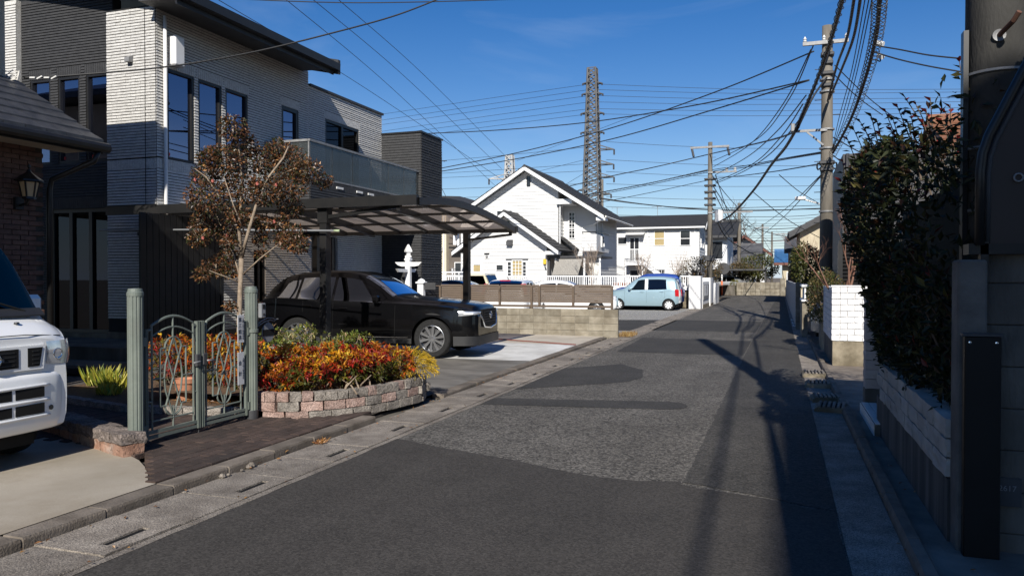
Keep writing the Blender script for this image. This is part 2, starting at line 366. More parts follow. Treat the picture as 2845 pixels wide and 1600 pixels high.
# trench repairs
end = [(-1.36+.30*math.sin(a), 9.66+.30*math.cos(a)) for a in [R(x) for x in range(0,181,20)]]
sheet('asphalt_patch', [(-3.55,9.5)] + end + [(-3.55,8.98)], .004, 'asphalt_patch')
sheet('asphalt_patch', [(-3.55,10.35),(-2.2,11.62),(-2.05,12.2),(-2.2,13.2),(-2.75,14.0),(-3.55,13.0)], .004, 'asphalt_patch')
sheet('asphalt_patch', [(-3.3,16.35),(-.69,16.35),(-.66,20.1),(-3.4,20.3)], .004, 'asphalt_patch')
sheet('asphalt_patch', [(-9.5,22.6),(-4.2,22.8),(-3.55,23.3),(-.64,23.4),(-.58,29.0),(-3.5,29.1),(-9.5,27.4)], .004, 'asphalt_patch')
# worn road marking scraps far down the road
for (x,y,w,l) in ((-1.9,56,.5,.12),(-1.2,57.5,.6,.12),(-2.4,54.5,.4,.1)):
    sheet('road_marking', [(x,y),(x+w,y+.2),(x+w,y+.2+l),(x,y+l)], .008, 'white_dull')

# left gutter: concrete lids 0.6 m long, a slot in every second one
gut = put('gutter', MB().box(-4.16,-3.565,-9,20.0,-.06,-.03).box(-4.16,-3.565,20.1,62,-.06,-.03), K['black_matte']); struct(gut)  # black strip under the lids; the hollow's darkness is put into its colour
def lid(slot):
    mb = MB(); L = .594; x0, x1 = -.325, .215; z0, z1 = -.05, .0
    if not slot: mb.cham(x0,x1,-L/2,L/2,z0,z1,.006)
    else:
        a, b, h = .04, .105, .165   # slot limits
        mb.box(x0,a,-L/2,L/2,z0,z1); mb.box(b,x1,-L/2,L/2,z0,z1); mb.box(a,b,-L/2,-h,z0,z1-.0005); mb.box(a,b,h,L/2,z0,z1-.0005); mb.mi = 1; mb.box(a+.001,b-.001,-h+.001,h-.001,z0,-.012)  # black fill just below the top paints the shade inside the slot
    return mb.mesh('gutter_lid', [K['conc_gutter'], K['black_matte']])
l0, l1 = lid(False), lid(True)
y = 3.66 - .6*12; i = 0
while y < 40:
    if 19.6 < y < 20.3: pass
    random.seed(int(y*100)+999)
    copyof('gutter_lid', l1 if i % 2 == 0 else l0, Matrix.Translation((-3.86, y, .008+random.uniform(-.004,.004))) @ Matrix.Rotation(random.uniform(-.006,.006),4,'Y') @ Matrix.Rotation(random.uniform(-.006,.006),4,'Z'), gut)
    y += .6; i += 1
mb = MB()
for y0 in [x*1.0 for x in range(-9,60)]: mb.box(-3.625,-3.562,y0+.004,y0+.996,-.05,.004)
put('gutter_edge', mb, K['conc_gutter'], gut)
mb = MB()
for y0 in [x*1.0 for x in range(-9,60)]: mb.box(-4.16,-4.15+.003,y0+.004,y0+.996,-.05,.006)
# kerb stones, left
kerb = put('kerb', MB().box(-4.36,-4.18,-9,19.9,-.06,-.02), K['conc_dark']); struct(kerb)
km = MB().cham(-.085,.085,-.2985,.2985,-.05,0,.007).mesh('kerb_stone', K['conc_kerb'])
yy = -6
while yy < 19.7:
    random.seed(int(yy*10)+500)
    hgt = .066 if yy < 9.2 else .05
    if 7.5 < yy < 9.0: yy += .6; continue
    copyof('kerb_stone', km, Matrix.Translation((-4.285+random.uniform(-.004,.004), yy, hgt+random.uniform(-.004,.004))) @ Matrix.Diagonal((1,1,(hgt+.05)/.05,1)), kerb)
    yy += .6
# broken mortar lumps along the kerb
random.seed(3)
for (y0, s) in ((4.98,.03),(5.04,.018),(5.30,.028),(5.35,.034),(5.2,.016)):
    mb = MB(); n = 7
    mb.lathe([(0,-.4),(.7,-.3),(1,.1),(.6,.7),(0,.8)], n=n); mb.v = [tuple(c*s*random.uniform(.75,1.25) for c in p) for p in mb.v]
    tag(put('mortar_lump', mb, K['conc_gutter'], loc=(-4.16+random.uniform(-.03,.02), y0, .02)), 'small pale lump of broken mortar lying against the kerb', 'rubble', 'mortar lumps at the kerb')
# drives and yards
def zf(x): return .068 + max(0, (-4.3-x))*.006      # gentle rise away from the road
curve = [(-5.42,5.22),(-5.25,5.12),(-5.05,5.02),(-4.84,4.87),(-4.64,4.70),(-4.50,4.56),(-4.37,4.50)]
def yard(name, pts, m, dz=0): return sheet(name, [(x, y, zf(x)+dz) for x, y in pts], 0, m)
yard('driveway', [(-4.372,-9),(-12,-9),(-12,5.55),(-6.4,5.56)] + curve, 'conc_drive')
yard('yard', [(-4.37,5.3),(-12,5.3),(-12,9.8),(-4.37,9.8)], 'mortar', -.03)
yard('driveway', [(-4.372,9.05),(-4.372,13.7),(-11.2,12.9),(-11.2,9.05)], 'conc_dirty', -.04)
yard('driveway', [(-4.372,13.705),(-4.372,17.3),(-11.2,16.9),(-11.2,12.905)], 'conc_new', -.037)
yard('driveway', [(-4.372,17.31),(-4.372,19.99),(-11.2,20.4),(-11.2,16.91)], 'conc_warm', -.037)
mb = MB(); mb.beam((-4.4,17.1,.055),(-8.5,18.6,.075),.03,.02); put('brick_joint', mb, mat('joint_red', (.16,.045,.03), .9)); bpy.data.objects['brick_joint']['kind'] = 'structure'
# paver bricks in front of and behind the gate, laid in courses along the road
pav = put('paving', MB().box(-9.4,-4.38,4.5,9.3,-.04,.0), K['mortar']); struct(pav)
pm = MB().cham(-.049,.049,-.099,.099,-.05,0,.005).mesh('paver_brick', K['paver'])
def inside_paver(x, y):
    cy = None
    for (a, ya), (b, yb) in zip(curve, curve[1:]):
        if min(a,b) <= x <= max(a,b): cy = ya + (yb-ya)*(x-a)/(b-a)
    if x > -4.4: cy = 4.52
    if x < -5.42: cy = 5.32
    return y > cy + .07
rng = random.Random(5); front = []; back = []
for r in range(40):
    x = -4.425 - r*.1
    y = 4.6 + (r % 2)*.1
    while y < 9.2:
        if inside_paver(x, y):
            if x > -5.45:
                front.append((x, y))
            elif y < 8.4: back.append((x, y))
        y += .2
front = [(x,y) for (x,y) in front if y < interp(x, [(-5.5,6.95),(-4.9,7.1),(-4.6,7.4),(-4.38,7.8)])]
for (x, y) in front[:300]:
    copyof('paver_brick', pm, Matrix.Translation((x, y, zf(x)+.012+rng.uniform(-.003,.003))) @ Matrix.Rotation(rng.uniform(-.01,.01),4,'Z') @ Matrix.Rotation(rng.uniform(-.008,.008),4,'X'), pav)
mb = MB()
for (x, y) in front[300:] + back: mb.cham(x-.049,x+.049,y-.099,y+.099,-.02,zf(x)+.012+rng.uniform(-.003,.003),.005)
stuff(put('paver_bricks', mb, K['paver'], pav))
print('pavers', len(front), len(back))
# right gutter, kerb and narrow pavement
sheet('gutter', [(.372,-9),(.70,-9),(.70,62),(.405,62)], .003, 'conc_gutter')
kr = put('kerb', MB().box(.70,.80,-9,62,-.05,-.02), K['conc_dark']); struct(kr)
km2 = MB().cham(-.045,.045,-.496,.496,-.05,0,.012).mesh('kerb_stone', K['conc_kerb'])
for i in range(46):
    random.seed(i+70)
    copyof('kerb_stone', km2, Matrix.Translation((.75+random.uniform(-.004,.004), 2.5+i*1.0, .075+random.uniform(-.006,.006))) @ Matrix.Diagonal((1,1,2.4,1)), kr)
sheet('pavement', [(.805,-9),(3.2,-9),(3.2,62),(.805,62)], .03, 'conc_path')
# gravel parking lot beyond the fence, and the raised plots behind it
sheet('parking_lot', [(-3.575,20.9),(-30,20.9),(-30,39.6),(-3.575,39.6)], .0, 'gravel')
rng = random.Random(9); mb = MB()
for i in range(2600):
    x = rng.uniform(-11,-3.7); y = rng.uniform(22.2,39); s = rng.uniform(.008,.022)
    if 22.7 < y < 27.4+.25*(x+9.5) and x < -3.6: continue
    mb.add([(x-s,y-s,.0),(x+s,y-s*.7,.0),(x+s*.6,y+s,.0),(x-s*.6,y+s*.8,.0),(x,y,s*1.1)], [(0,1,4),(1,2,4),(2,3,4),(3,0,4)])
stuff(tag(put('gravel', mb, mat('gravel_stone', (.10,.098,.09), .9, (.26,.25,.23), 9)), 'loose grey gravel strewn over the parking lot'))
# ------------------------------------------------------------ building helpers
class Plane:
    """vertical wall plane: origin (x,y), u runs along d, n points out"""
    def __init__(s, o, d, n): s.o = Vector((*o,0)); s.d = Vector((*d,0)); s.n = Vector((*n,0))
    def p(s, u, z, out=0.0): q = s.o + s.d*u + s.n*out; return Vector((q.x, q.y, z))
    def box(s, mb, u0, u1, z0, z1, o0, o1):
        a = [s.p(u0,z0,o0), s.p(u1,z0,o0), s.p(u1,z1,o0), s.p(u0,z1,o0)]
        return mb.prism(a, s.n*(o1-o0))
def wall_mesh(P, W, z0, z1, ops, th=.15, top=None):
    us = sorted({0, W, *[o[0] for o in ops], *[o[1] for o in ops]}); zs = sorted({z0, z1, *[o[2] for o in ops], *[o[3] for o in ops]})
    mb = MB()
    for u0, u1 in zip(us, us[1:]):
        for a, b in zip(zs, zs[1:]):
            if any(o[0]-1e-6 <= u0 and u1 <= o[1]+1e-6 and o[2]-1e-6 <= a and b <= o[3]+1e-6 for o in ops): continue
            P.box(mb, u0, u1, a, b, -th, 0)
    return mb
def courses(P, W, z0, z1, ops, h=.055, proud=.018, gap=.013, u0=0.0, skip=None):
    """rows of split-face tile: each row overhangs the joint below it"""
    mb = MB(); n = int(round((z1-z0)/h)); h = (z1-z0)/n
    for i in range(n):
        a, b = z0+i*h, z0+(i+1)*h; m = (a+b)/2
        if skip and skip(m): continue
        segs = [(u0, W)]
        for o in ops:
            if o[2] < m < o[3]:
                segs = [t for s in segs for t in ((s[0], min(s[1], o[0])), (max(s[0], o[1]), s[1])) if t[1]-t[0] > .01]
        for s in segs:
            pr = proud*(.8+.4*random.random())
            q = [P.p(s[0],a,.001),P.p(s[1],a,.001),P.p(s[1],a+gap,.001),P.p(s[0],a+gap,.001),P.p(s[0],a+gap,pr),P.p(s[1],a+gap,pr),P.p(s[1],b,pr*.55),P.p(s[0],b,pr*.55),P.p(s[0],b,.001),P.p(s[1],b,.001)]
            mb.mi = 1; mb.add(q, [(0,1,2,3)]); mb.mi = 0; mb.add(q, [(3,2,5,4),(4,5,6,7),(7,6,9,8),(0,3,4,7),(1,6,5,2)])
    return mb
def soldier(P, u0, u1, z0, z1, w=.055, proud=.014):
    mb = MB(); n = max(1, int((u1-u0)/w)); w = (u1-u0)/n
    for i in range(n): P.box(mb, u0+i*w+.004, u0+(i+1)*w-.004, z0+.004, z1-.004, .0, proud)
    return mb
def window(P, parent, u0, u1, z0, z1, frame, pane, fw=.05, inset=.05, split=None, hsplit=None, curtain=None, bars=None, name='window', sill=False):
    mb = MB(); i0, i1 = -inset-.06, -inset+.02
    P.box(mb,u0,u1,z0,z0+fw,i0,i1); P.box(mb,u0,u1,z1-fw,z1,i0,i1); P.box(mb,u0,u0+fw,z0+fw,z1-fw,i0,i1); P.box(mb,u1-fw,u1,z0+fw,z1-fw,i0,i1)
    if split:
        for t in split: u = lerp(u0,u1,t); P.box(mb,u-fw*.6,u+fw*.6,z0+fw,z1-fw,i0+.002,i1-.002)
    if hsplit:
        for t in hsplit: z = lerp(z0,z1,t); P.box(mb,u0+fw,u1-fw,z-fw*.5,z+fw*.5,i0+.004,i1-.004)
    if bars:
        for k in range(1,bars[0]): u = lerp(u0+fw,u1-fw,k/bars[0]); P.box(mb,u-.012,u+.012,z0+fw,z1-fw,i0+.03,i1-.01)
        for k in range(1,bars[1]): z = lerp(z0+fw,z1-fw,k/bars[1]); P.box(mb,u0+fw,u1-fw,z-.012,z+.012,i0+.032,i1-.012)
    if sill: P.box(mb,u0-.05,u1+.05,z0-.06,z0,-.02,.05)
    w = put(name, mb, frame, parent)
    g = MB(); P.box(g,u0+fw*.8,u1-fw*.8,z0+fw*.8,z1-fw*.8,i0+.02,i0+.028); put('pane', g, pane, w)
    if curtain:
        for (t0, t1, m) in curtain:
            c = MB(); n = max(4, int((u1-u0)*(t1-t0)/.05)); row = []
            for k in range(n+1): row.append((lerp(u0,u1,lerp(t0,t1,k/n)), -inset-.16-.02*(k%2)))
            c.grid([[P.p(u,z0+fw,o) for u,o in row],[P.p(u,z1-fw,o) for u,o in row]]); put('curtain', c, m, w)
    return w
# ------------------------------------------------------------ the tall grey tiled house
K['tile_light'] = mat('tile_light', (.49,.475,.445), .75, (.60,.585,.55), 9, bump=.55, bscale=60, rnd=.05, speck=.35, sscale=50, stretch=(1,1,2.2))
K['tile_dark'] = mat('tile_dark', (.022,.022,.023), .7, (.034,.034,.035), 9, bump=.5, bscale=60)
K['fascia'] = mat('fascia', (.010,.010,.011), .5, (.016,.016,.017), 4)
H = empty('tiled_house', (-13,15,0), label='tall grey and white tiled house with dark eaves and a glass balcony', cat='house')
F1 = Plane((-11,11.4), (0,1), (1,0)); F0 = Plane((-12.18,11.4), (1,0), (0,-1)); FD = Plane((-15.6,11.55), (1,0), (0,-1))
zt = 6.68
tall = [(.26,.98,3.84,5.57),(1.09,1.78,3.84,5.57),(1.89,2.61,3.84,5.57)]
ops1 = tall + [(3.81,4.49,4.35,5.62),(5.64,7.31,3.9,5.66),(2.78,3.2,1.0,2.2),(5.0,6.2,.35,2.65)]
put('wall', wall_mesh(F1, 4.9, .1, zt, [o for o in ops1 if o[1] <= 4.9]), K['tile_light'], H)
F1b = Plane((-11,16.3), (0,1), (1,0)); ops1b = [(o[0]-4.9,o[1]-4.9,o[2],o[3]) for o in ops1 if o[0] >= 4.9]
put('wall', wall_mesh(F1b, 3.7, .1, 6.32, ops1b), K['tile_light'], H)
sol = [(o[0]-.04,o[1]+.04,o[3],o[3]+.2) for o in ops1] + [(o[0]-.04,o[1]+.04,3.64,3.84) for o in tall] + [(0,.2,3.64,3.84),(0,1.7,2.78,2.98)]
stuff(put('tile_courses', courses(F1, 4.9, .55, zt-.02, [o for o in ops1+sol]), [K['tile_light'], K['joint_black']], H))
stuff(put('tile_courses', courses(F1b, 3.7, .55, 6.3, [(o[0]-4.9,o[1]-4.9,o[2],o[3]) for o in ops1+sol]), [K['tile_light'], K['joint_black']], H))
mb = MB()
for s in sol: mb2 = soldier(F1, *s); mb.add(mb2.v, mb2.f)
stuff(put('soldier_tiles', mb, K['tile_light'], H))
# corner pier: single tiles where the sun falls on it
put('wall', wall_mesh(F0, 1.18, .1, zt, []).box(-12.18,-11.15,11.55,11.75,.1,zt), K['joint_black'], H)
h = .055; tw = 1.18/5; z = 3.84; r = 0; cnt = 0
tm = MB().cham(.002,tw-.002,-.018,0,.012,h,.004).mesh('tile', K['tile_light']); th = MB().cham(.002,tw/2-.002,-.018,0,.012,h,.004).mesh('tile', K['tile_light'])
while z < zt-.06:
    if r % 2 == 0: row = [(tm, k*tw) for k in range(5)]
    else: row = [(th, 0)] + [(tm, tw/2+k*tw) for k in range(4)] + [(th, 1.18-tw/2)]
    for me, u in row:
        if cnt < 296: copyof('tile', me, Matrix.Translation((-12.18+u, 11.4, z)) @ Matrix.Diagonal((1,random.uniform(.75,1.2),1,1)), H); cnt += 1
    z += h; r += 1
stuff(put('tile_courses', courses(F0, 1.18, .8, 3.62, [(0,1.18,2.78,2.98)]), [K['tile_light'], K['joint_black']], H))
if z < zt-.06: stuff(put('tile_courses', courses(F0, 1.18, z, zt-.02, []), [K['tile_light'], K['joint_black']], H))
mb = soldier(F0, 0, 1.18, 3.63, 3.83); stuff(put('soldier_tiles', mb, K['tile_light'], H))
put('expansion_joint', MB().box(-11.245,-11.235,11.378,11.384,.8,zt-.05), K['black_matte'], H)
# dark tiled bay with three tall windows, and its strip of light tile at the far side
opsd = [(1.25,1.80,3.86,5.57),(2.0,2.57,3.86,5.57),(2.73,3.35,3.86,5.57),(1.75,3.3,.5,2.95)]
put('wall', wall_mesh(FD, 3.42, .1, 7.2, opsd), K['tile_dark'], H)
stuff(put('tile_courses', courses(FD, 3.42, .6, 7.15, opsd + [(o[0]-.03,o[1]+.03,o[3],o[3]+.2) for o in opsd], u0=1.02), [K['tile_dark'], K['joint_black']], H))
mb = MB()
for o in opsd: m2 = soldier(FD, o[0]-.03, o[1]+.03, o[3], o[3]+.2); mb.add(m2.v, m2.f)
stuff(put('soldier_tiles', mb, K['tile_dark'], H))
FS = Plane((-15.6,11.45), (1,0), (0,-1)); put('wall', wall_mesh(FS, 1.0, .1, 7.2, []), K['tile_light'], H); stuff(put('tile_courses', courses(FS, 1.0, .6, 7.15, []), [K['tile_light'], K['joint_black']], H))
put('return_wall', MB().box(-12.30,-12.182,11.56,11.75,.1,7.0).box(-20,-15.4,11.7,11.85,.1,7.0).box(-20,-11.2,19.8,20,.1,6.3).box(-20,-19.8,11.85,19.8,.1,7.0), K['tile_dark'], H)
put('plinth', MB().box(-12.19,-10.99,11.39,11.6,-.05,.55).box(-15.6,-12.2,11.52,11.6,-.05,.5).box(-11.1,-10.985,11.6,20,-.05,.5), K['conc_dark'], H)
cur = K['curtain']
for k, o in enumerate(tall): window(F1, H, *o, K['black_metal'], K['glass'], .055, .02, curtain=[(.72,.97,cur)])
window(F1, H, *ops1[3], K['black_metal'], K['glass'], .09, .02); window(F1, H, *ops1[4], K['black_metal'], K['glass_dark'], .07, .02, split=[.5], curtain=[(.03,.22,cur)])
window(F1, H, *ops1[5], K['black_metal'], K['glass_dark'], .05, .03, split=[.5])
for k, o in enumerate(opsd[:3]): window(FD, H, *o, K['black_metal'], K['glass'], .05, .02, curtain=[(.32,.44,cur),(.0,.06,cur)])
window(FD, H, *opsd[3], K['black_metal'], K['glass_dark'], .07, .05, split=[.33,.66], curtain=[(.80,.86,cur)], name='sliding_door')
dr = put('door', MB().box(-11.12,-11.05,16.62,17.4,.36,2.62), mat('door_wood', (.075,.03,.015), .5, (.11,.045,.02), 3, stretch=(8,8,.5)), H); put('door_side_panel', MB().box(-11.12,-11.04,17.42,17.58,.36,2.62).box(-11.12,-11.04,16.42,16.6,.36,2.62), K['black_metal'], H)
put('handle', MB().tube([(-11.0,16.72,1.0),(-11.0,16.72,1.5)], .014), K['steel'], dr)
# red stickers in the lower window corners
for (P, u, z) in ((F1,.34,3.92),(F1,1.17,3.92),(FD,2.08,3.94),(FD,2.82,3.94)):
    m2 = MB(); P.box(m2,u,u+.05,z,z+.06,-.048,-.044); put('alarm_sticker', m2, mat('sticker', (.55,.05,.05), .5), H)
# roof: single pitch rising away from the road
mb = MB(); 
def roofpt(x, y, dz=0): return Vector((x, y, 6.62 + (-10.1-x)*.22 + dz))
mb.prism([roofpt(-10.1,11.0),roofpt(-10.1,16.05),roofpt(-20,16.05),roofpt(-20,11.0)], (0,0,.16))
ro = put('roof', mb, K['fascia'], H)
put('gutter', MB().prism([(-10.09,10.9,6.52),(-9.96,10.9,6.54),(-9.95,10.9,6.70),(-10.09,10.9,6.68)], (0,5.2,0)), K['fascia'], ro)
put('fascia', MB().box(-10.13,-10.1,10.96,16.04,6.44,6.74), K['fascia'], ro)
put('verge', MB().prism([roofpt(-9.98,16.05,-.14),roofpt(-20,16.05,-.14),roofpt(-20,16.05,.2),roofpt(-9.98,16.05,.2)], (0,.09,0)), K['roof_black'], ro)
put('soffit', MB().prism([(-10.12,11.0,6.56),(-11.0,11.0,6.60),(-11.0,16.0,6.60),(-10.12,16.0,6.56)], (0,0,.03)), K['dark_grey'], ro)
put('parapet_cap', MB().box(-11.2,-10.95,16.35,20.06,6.32,6.38), K['dark_grey'], H)
put('downpipe', MB().tube([(-10.93,11.56,6.5),(-10.93,11.56,.3)], .035, 10), K['white_dull'], H, True)
put('antenna_panel', MB().cham(-10.98,-10.80,11.68,11.93,5.62,6.18,.02), K['white_paint'], H)
put('vent_hood', MB().prism([(-11.63,11.39,5.78),(-11.63,11.28,5.72),(-11.63,11.28,5.64),(-11.63,11.39,5.64)], (.11,0,0)), K['steel'], H)
# dark tiled tower at the far end, balcony between
FT = Plane((-11.0,20.0), (1,0), (0,-1)); FTr = Plane((-9.72,20.0), (0,1), (1,0))
put('wing_wall', MB().box(-11.0,-9.72,20.0,21.4,-.05,5.74), K['tile_dark'], H)
stuff(put('tile_courses', courses(FT, 1.28, .1, 5.72, [], h=.075, proud=.022, gap=.012), [K['tile_dark'], K['joint_black']], H)); stuff(put('tile_courses', courses(FTr, 1.4, .1, 5.72, [], h=.075, proud=.022, gap=.012), [K['tile_dark'], K['joint_black']], H))
put('wing_cap', MB().box(-11.05,-9.68,19.96,21.45,5.74,5.79), K['black_metal'], H)
bal = put('balcony', MB().box(-11,-9.78,14.55,19.98,3.25,3.78), K['tile_dark'], H)
FB = Plane((-9.78,14.55), (0,1), (1,0)); FB0 = Plane((-11,14.55), (1,0), (0,-1))
stuff(put('balcony_tiles', courses(FB, 5.43, 3.25, 3.6, [], h=.058), [K['tile_dark'], K['joint_black']], bal)); stuff(put('balcony_tiles', courses(FB0, 1.22, 3.25, 3.6, [], h=.058), [K['tile_dark'], K['joint_black']], bal))
mb = soldier(FB, 0, 5.43, 3.6, 3.78); m2 = soldier(FB0, 0, 1.22, 3.6, 3.78); mb.add(m2.v, m2.f); stuff(put('balcony_tiles', mb, K['tile_dark'], bal))
K['smoke_panel'] = mat('smoke_panel', (.055,.06,.057), .10, (.075,.08,.076), .4, spec=.6); 
b = K['smoke_panel'].node_tree.nodes['Principled BSDF']; b.inputs['Alpha'].default_value = .62
n = 6
for k in range(n):
    a = 14.58 + k*(5.38/n); put('balcony_panel', MB().box(-9.80,-9.792,a+.012,a+5.38/n-.012,3.84,4.6), K['smoke_panel'], bal)
put('balcony_panel', MB().box(-10.95,-9.83,14.575,14.583,3.84,4.6), K['smoke_panel'], bal)
mb = MB().box(-9.83,-9.77,14.55,19.97,4.6,4.65).box(-11.0,-9.835,14.55,14.61,4.6,4.65).box(-9.82,-9.78,14.56,19.97,3.8,3.838)
for k in range(n+1): y = min(14.58+k*(5.38/n), 19.94); mb.box(-9.835,-9.806,y-.015,y+.015,3.78,4.6)
put('balcony_rail', mb, K['steel'], bal)
for y in (15.6,16.5,17.05,18.2): put('scupper', MB().box(-9.775,-9.745,y,y+.28,3.66,3.71), K['white_dull'], bal)
# ------------------------------------------------------------ black slatted screen beside the house
SC = empty('slatted_screen', (-10.2,11.1,.1), label='tall black screen of upright slats standing before the grey house', cat='fence')
for k in range(14):
    y = 10.2 + k*.14; put('slat', MB().box(-10.23,-10.19,y,y+.122,.12,2.7), K['black_metal'], SC)
put('rail', MB().box(-10.26,-10.232,10.2,12.15,.5,.56), K['black_metal'], SC); put('rail', MB().box(-10.26,-10.232,10.2,12.15,2.3,2.36), K['black_metal'], SC)
put('post', MB().box(-10.28,-10.18,12.16,12.24,.05,2.72), K['black_metal'], SC)
# ------------------------------------------------------------ brown brick neighbour house
K['brick'] = mat('brick', (.105,.055,.040), .85, (.155,.085,.062), 14, bump=.4, bscale=60, rnd=.16, speck=.3)
K['beige'] = mat('beige', (.42,.36,.28), .8, (.48,.42,.33), 3, bump=.2, bscale=120)
K['tile_roof'] = mat('tile_roof', (.030,.030,.032), .45, (.055,.055,.058), 7, bump=.15)
N1 = empty('brick_house', (-12,4,0), label='brown brick house with dark tiled roof at the left edge', cat='house')
FN = Plane((-9.58,-3), (0,1), (1,0))
put('wall', MB().box(-13,-9.6,-3,7.89,0,3.4), K['mortar'], N1)
bm1 = MB().cham(.004,.229,-.0,.02,.004,.063,.004); bm1.v = [(p[1], p[0], p[2]) for p in bm1.v]; bm1.f = [f[::-1] for f in bm1.f]; bme = bm1.mesh('brick', K['brick'])
rows = 42; c = 0
for i in range(rows):
    z = .62 + i*.067
    for k in range(7):
        y = 7.9 - .235*(k+1) + (.117 if i % 2 else 0) - .12
        if c < 300: copyof('brick', bme, Matrix.Translation((-9.6, y, z)) @ Matrix.Diagonal((random.uniform(.85,1.15),1,1,1)), N1); c += 1
stuff(put('brick_courses', courses(Plane((-9.6,-3),(0,1),(1,0)), 9.0, .1, 3.38, [], h=.067, proud=.02, gap=.008), [K['brick'], K['joint_black']], N1))
ec = [(.7, 7.9)]
put('upper_wall', MB().box(-18,-10.62,-3,8.15,3.2,6.0), K['beige'], N1)
mb = MB(); rise = .6
def ln(x, y, dz=0): return Vector((x, y, 3.42 + (-8.98-x)*rise + dz))
rf = put('roof', MB().prism([ln(-8.98,-3.5),ln(-8.98,8.28),ln(-10.62,8.28),ln(-10.62,-3.5)], (0,0,.06)), K['tile_roof'], N1)
for k in range(7):                                    # stepped courses of flat roof tiles
    x0, x1 = -8.94-k*.245, -8.94-(k+1)*.245-.03
    tb = MB()
    for j in range(40):
        y1 = 8.30-j*.295; a = ln(x0,y1,.075); b_ = ln(x1,y1,.055)
        tb.prism([a, b_, b_+Vector((0,0,.045)), a+Vector((0,0,.05))], (0,-.288,0))
    put('roof_tile_course', tb, K['tile_roof'], rf)
put('soffit', MB().box(-9.58,-9.02,-3.5,8.25,3.36,3.40), K['beige'], N1)
put('gutter', MB().tube([(-8.90,-3.5,3.40),(-8.90,8.34,3.40)], .07, 10).box(-8.99,-8.95,-3.5,8.3,3.32,3.52), K['black_metal'], N1)
put('downpipe', MB().tube([(-8.92,8.2,3.35),(-8.95,8.15,3.2),(-9.5,7.95,2.95),(-9.52,7.93,2.8),(-9.52,7.93,.1)], .04, 8), K['black_metal'], N1, True)
put('downpipe', MB().tube([(-10.56,7.95,6.0),(-10.56,7.95,4.4)], .05, 8), K['black_metal'], N1, True)
# hipped upper roof (above the frame; its shadow falls on the grey house)
ur = MB(); e = [Vector((-9.95,8.75,6.2)),Vector((-18.6,8.75,6.2)),Vector((-18.6,-3.6,6.2)),Vector((-9.95,-3.6,6.2))]; r0, r1 = Vector((-14.3,4.4,7.9)), Vector((-14.3,.8,7.9))
ur.add(e+[r0,r1], [(0,4,1),(1,4,5,2),(2,5,3),(3,5,4,0)]); ur.add([p-Vector((0,0,.15)) for p in e]+e, [(0,1,2,3),(0,4,5,1),(1,5,6,2),(2,6,7,3),(3,7,4,0)])
put('upper_roof', ur, K['tile_roof'], N1)
LT = empty('wall_lantern', (-9.55,7.5,2.6), label='black wall lantern with amber panes on the brick house', cat='lamp')
put('cap', MB().lathe([(.02,.22),(.03,.19),(.05,.17),(.17,.08),(.175,.06),(.0,.06)], (-9.36,7.5,2.80), 6), K['black_metal'], LT)
put('finial', MB().lathe([(0,.09),(.018,.07),(.02,.04),(.008,.02),(.015,0)], (-9.36,7.5,3.01), 8), K['black_metal'], LT)
put('lamp_glass', MB().lathe([(.075,-.14),(.115,.05)], (-9.36,7.5,2.80), 6), mat('lamp_glass', (.42,.30,.17), .4, (.5,.36,.2), 3), LT)
mb = MB().lathe([(.085,-.17),(.08,-.14),(0,-.14)], (-9.36,7.5,2.80), 6)
for k in range(6):
    a = 2*math.pi*k/6; mb.beam((-9.36+.08*math.cos(a),7.5+.08*math.sin(a),2.66),(-9.36+.12*math.cos(a),7.5+.12*math.sin(a),2.86),.016,.016)
mb.box(-9.57,-9.53,7.44,7.56,2.5,2.66).tube([(-9.54,7.5,2.55),(-9.42,7.5,2.57),(-9.37,7.5,2.63)], .02)
put('bracket', mb, K['black_metal'], LT)
# porch slab and steps between the two houses
PO = empty('porch', (-11,10,.05), label='low dark porch slab with brick edging before the glass doors', cat='porch')
put('slab', MB().box(-14.5,-10.35,9.9,11.4,.04,.42), K['conc_dark'], PO); put('step', MB().box(-13,-10.1,9.2,9.9,.03,.2), K['conc_kerb'], PO)
be = MB().cham(0,.1,0,.19,0,.1,.006).mesh('edging_brick', K['paver'])
for k in range(12): copyof('edging_brick', be, TR(-10.1-.105*k-.1, 8.95, .1), PO)
put('block_step', MB().cham(-10.05,-9.3,9.95,10.5,.06,.52,.02), K['dark_grey'], PO)
# ------------------------------------------------------------ gate with two leaves between fluted posts
K['gate_green'] = mat('gate_green', (.115,.135,.115), .55, (.155,.175,.148), 4, bump=.08, bscale=30, dirt=(.12,.13,.11), dscale=3)
for (y, lab) in ((5.29,'grey green fluted gate post beside the low stone wall'),(6.86,'grey green fluted gate post carrying an intercom box, beside the planter')):
    z0 = zf(-5.35); gp = empty('gate_post', (-5.35,y,z0), label=lab, cat='gate post')
    put('shaft', MB().lathe([(.066,0),(.066,1.36)], (-5.35,y,z0), 48, flutes=12, depth=.007), K['gate_green'], gp)
    put('cap', MB().lathe([(.070,1.36),(.070,1.39),(.062,1.40),(.058,1.425),(0,1.43)], (-5.35,y,z0), 24), K['gate_green'], gp)
    put('base', MB().lathe([(.069,-.03),(.069,.10),(.066,.105)], (-5.35,y,z0), 24), K['dark_grey'], gp)
    if y > 6: put('collar', MB().lathe([(.069,.93),(.075,.935),(.075,.965),(.069,.97)], (-5.35,y,z0), 24), K['gate_green'], gp)
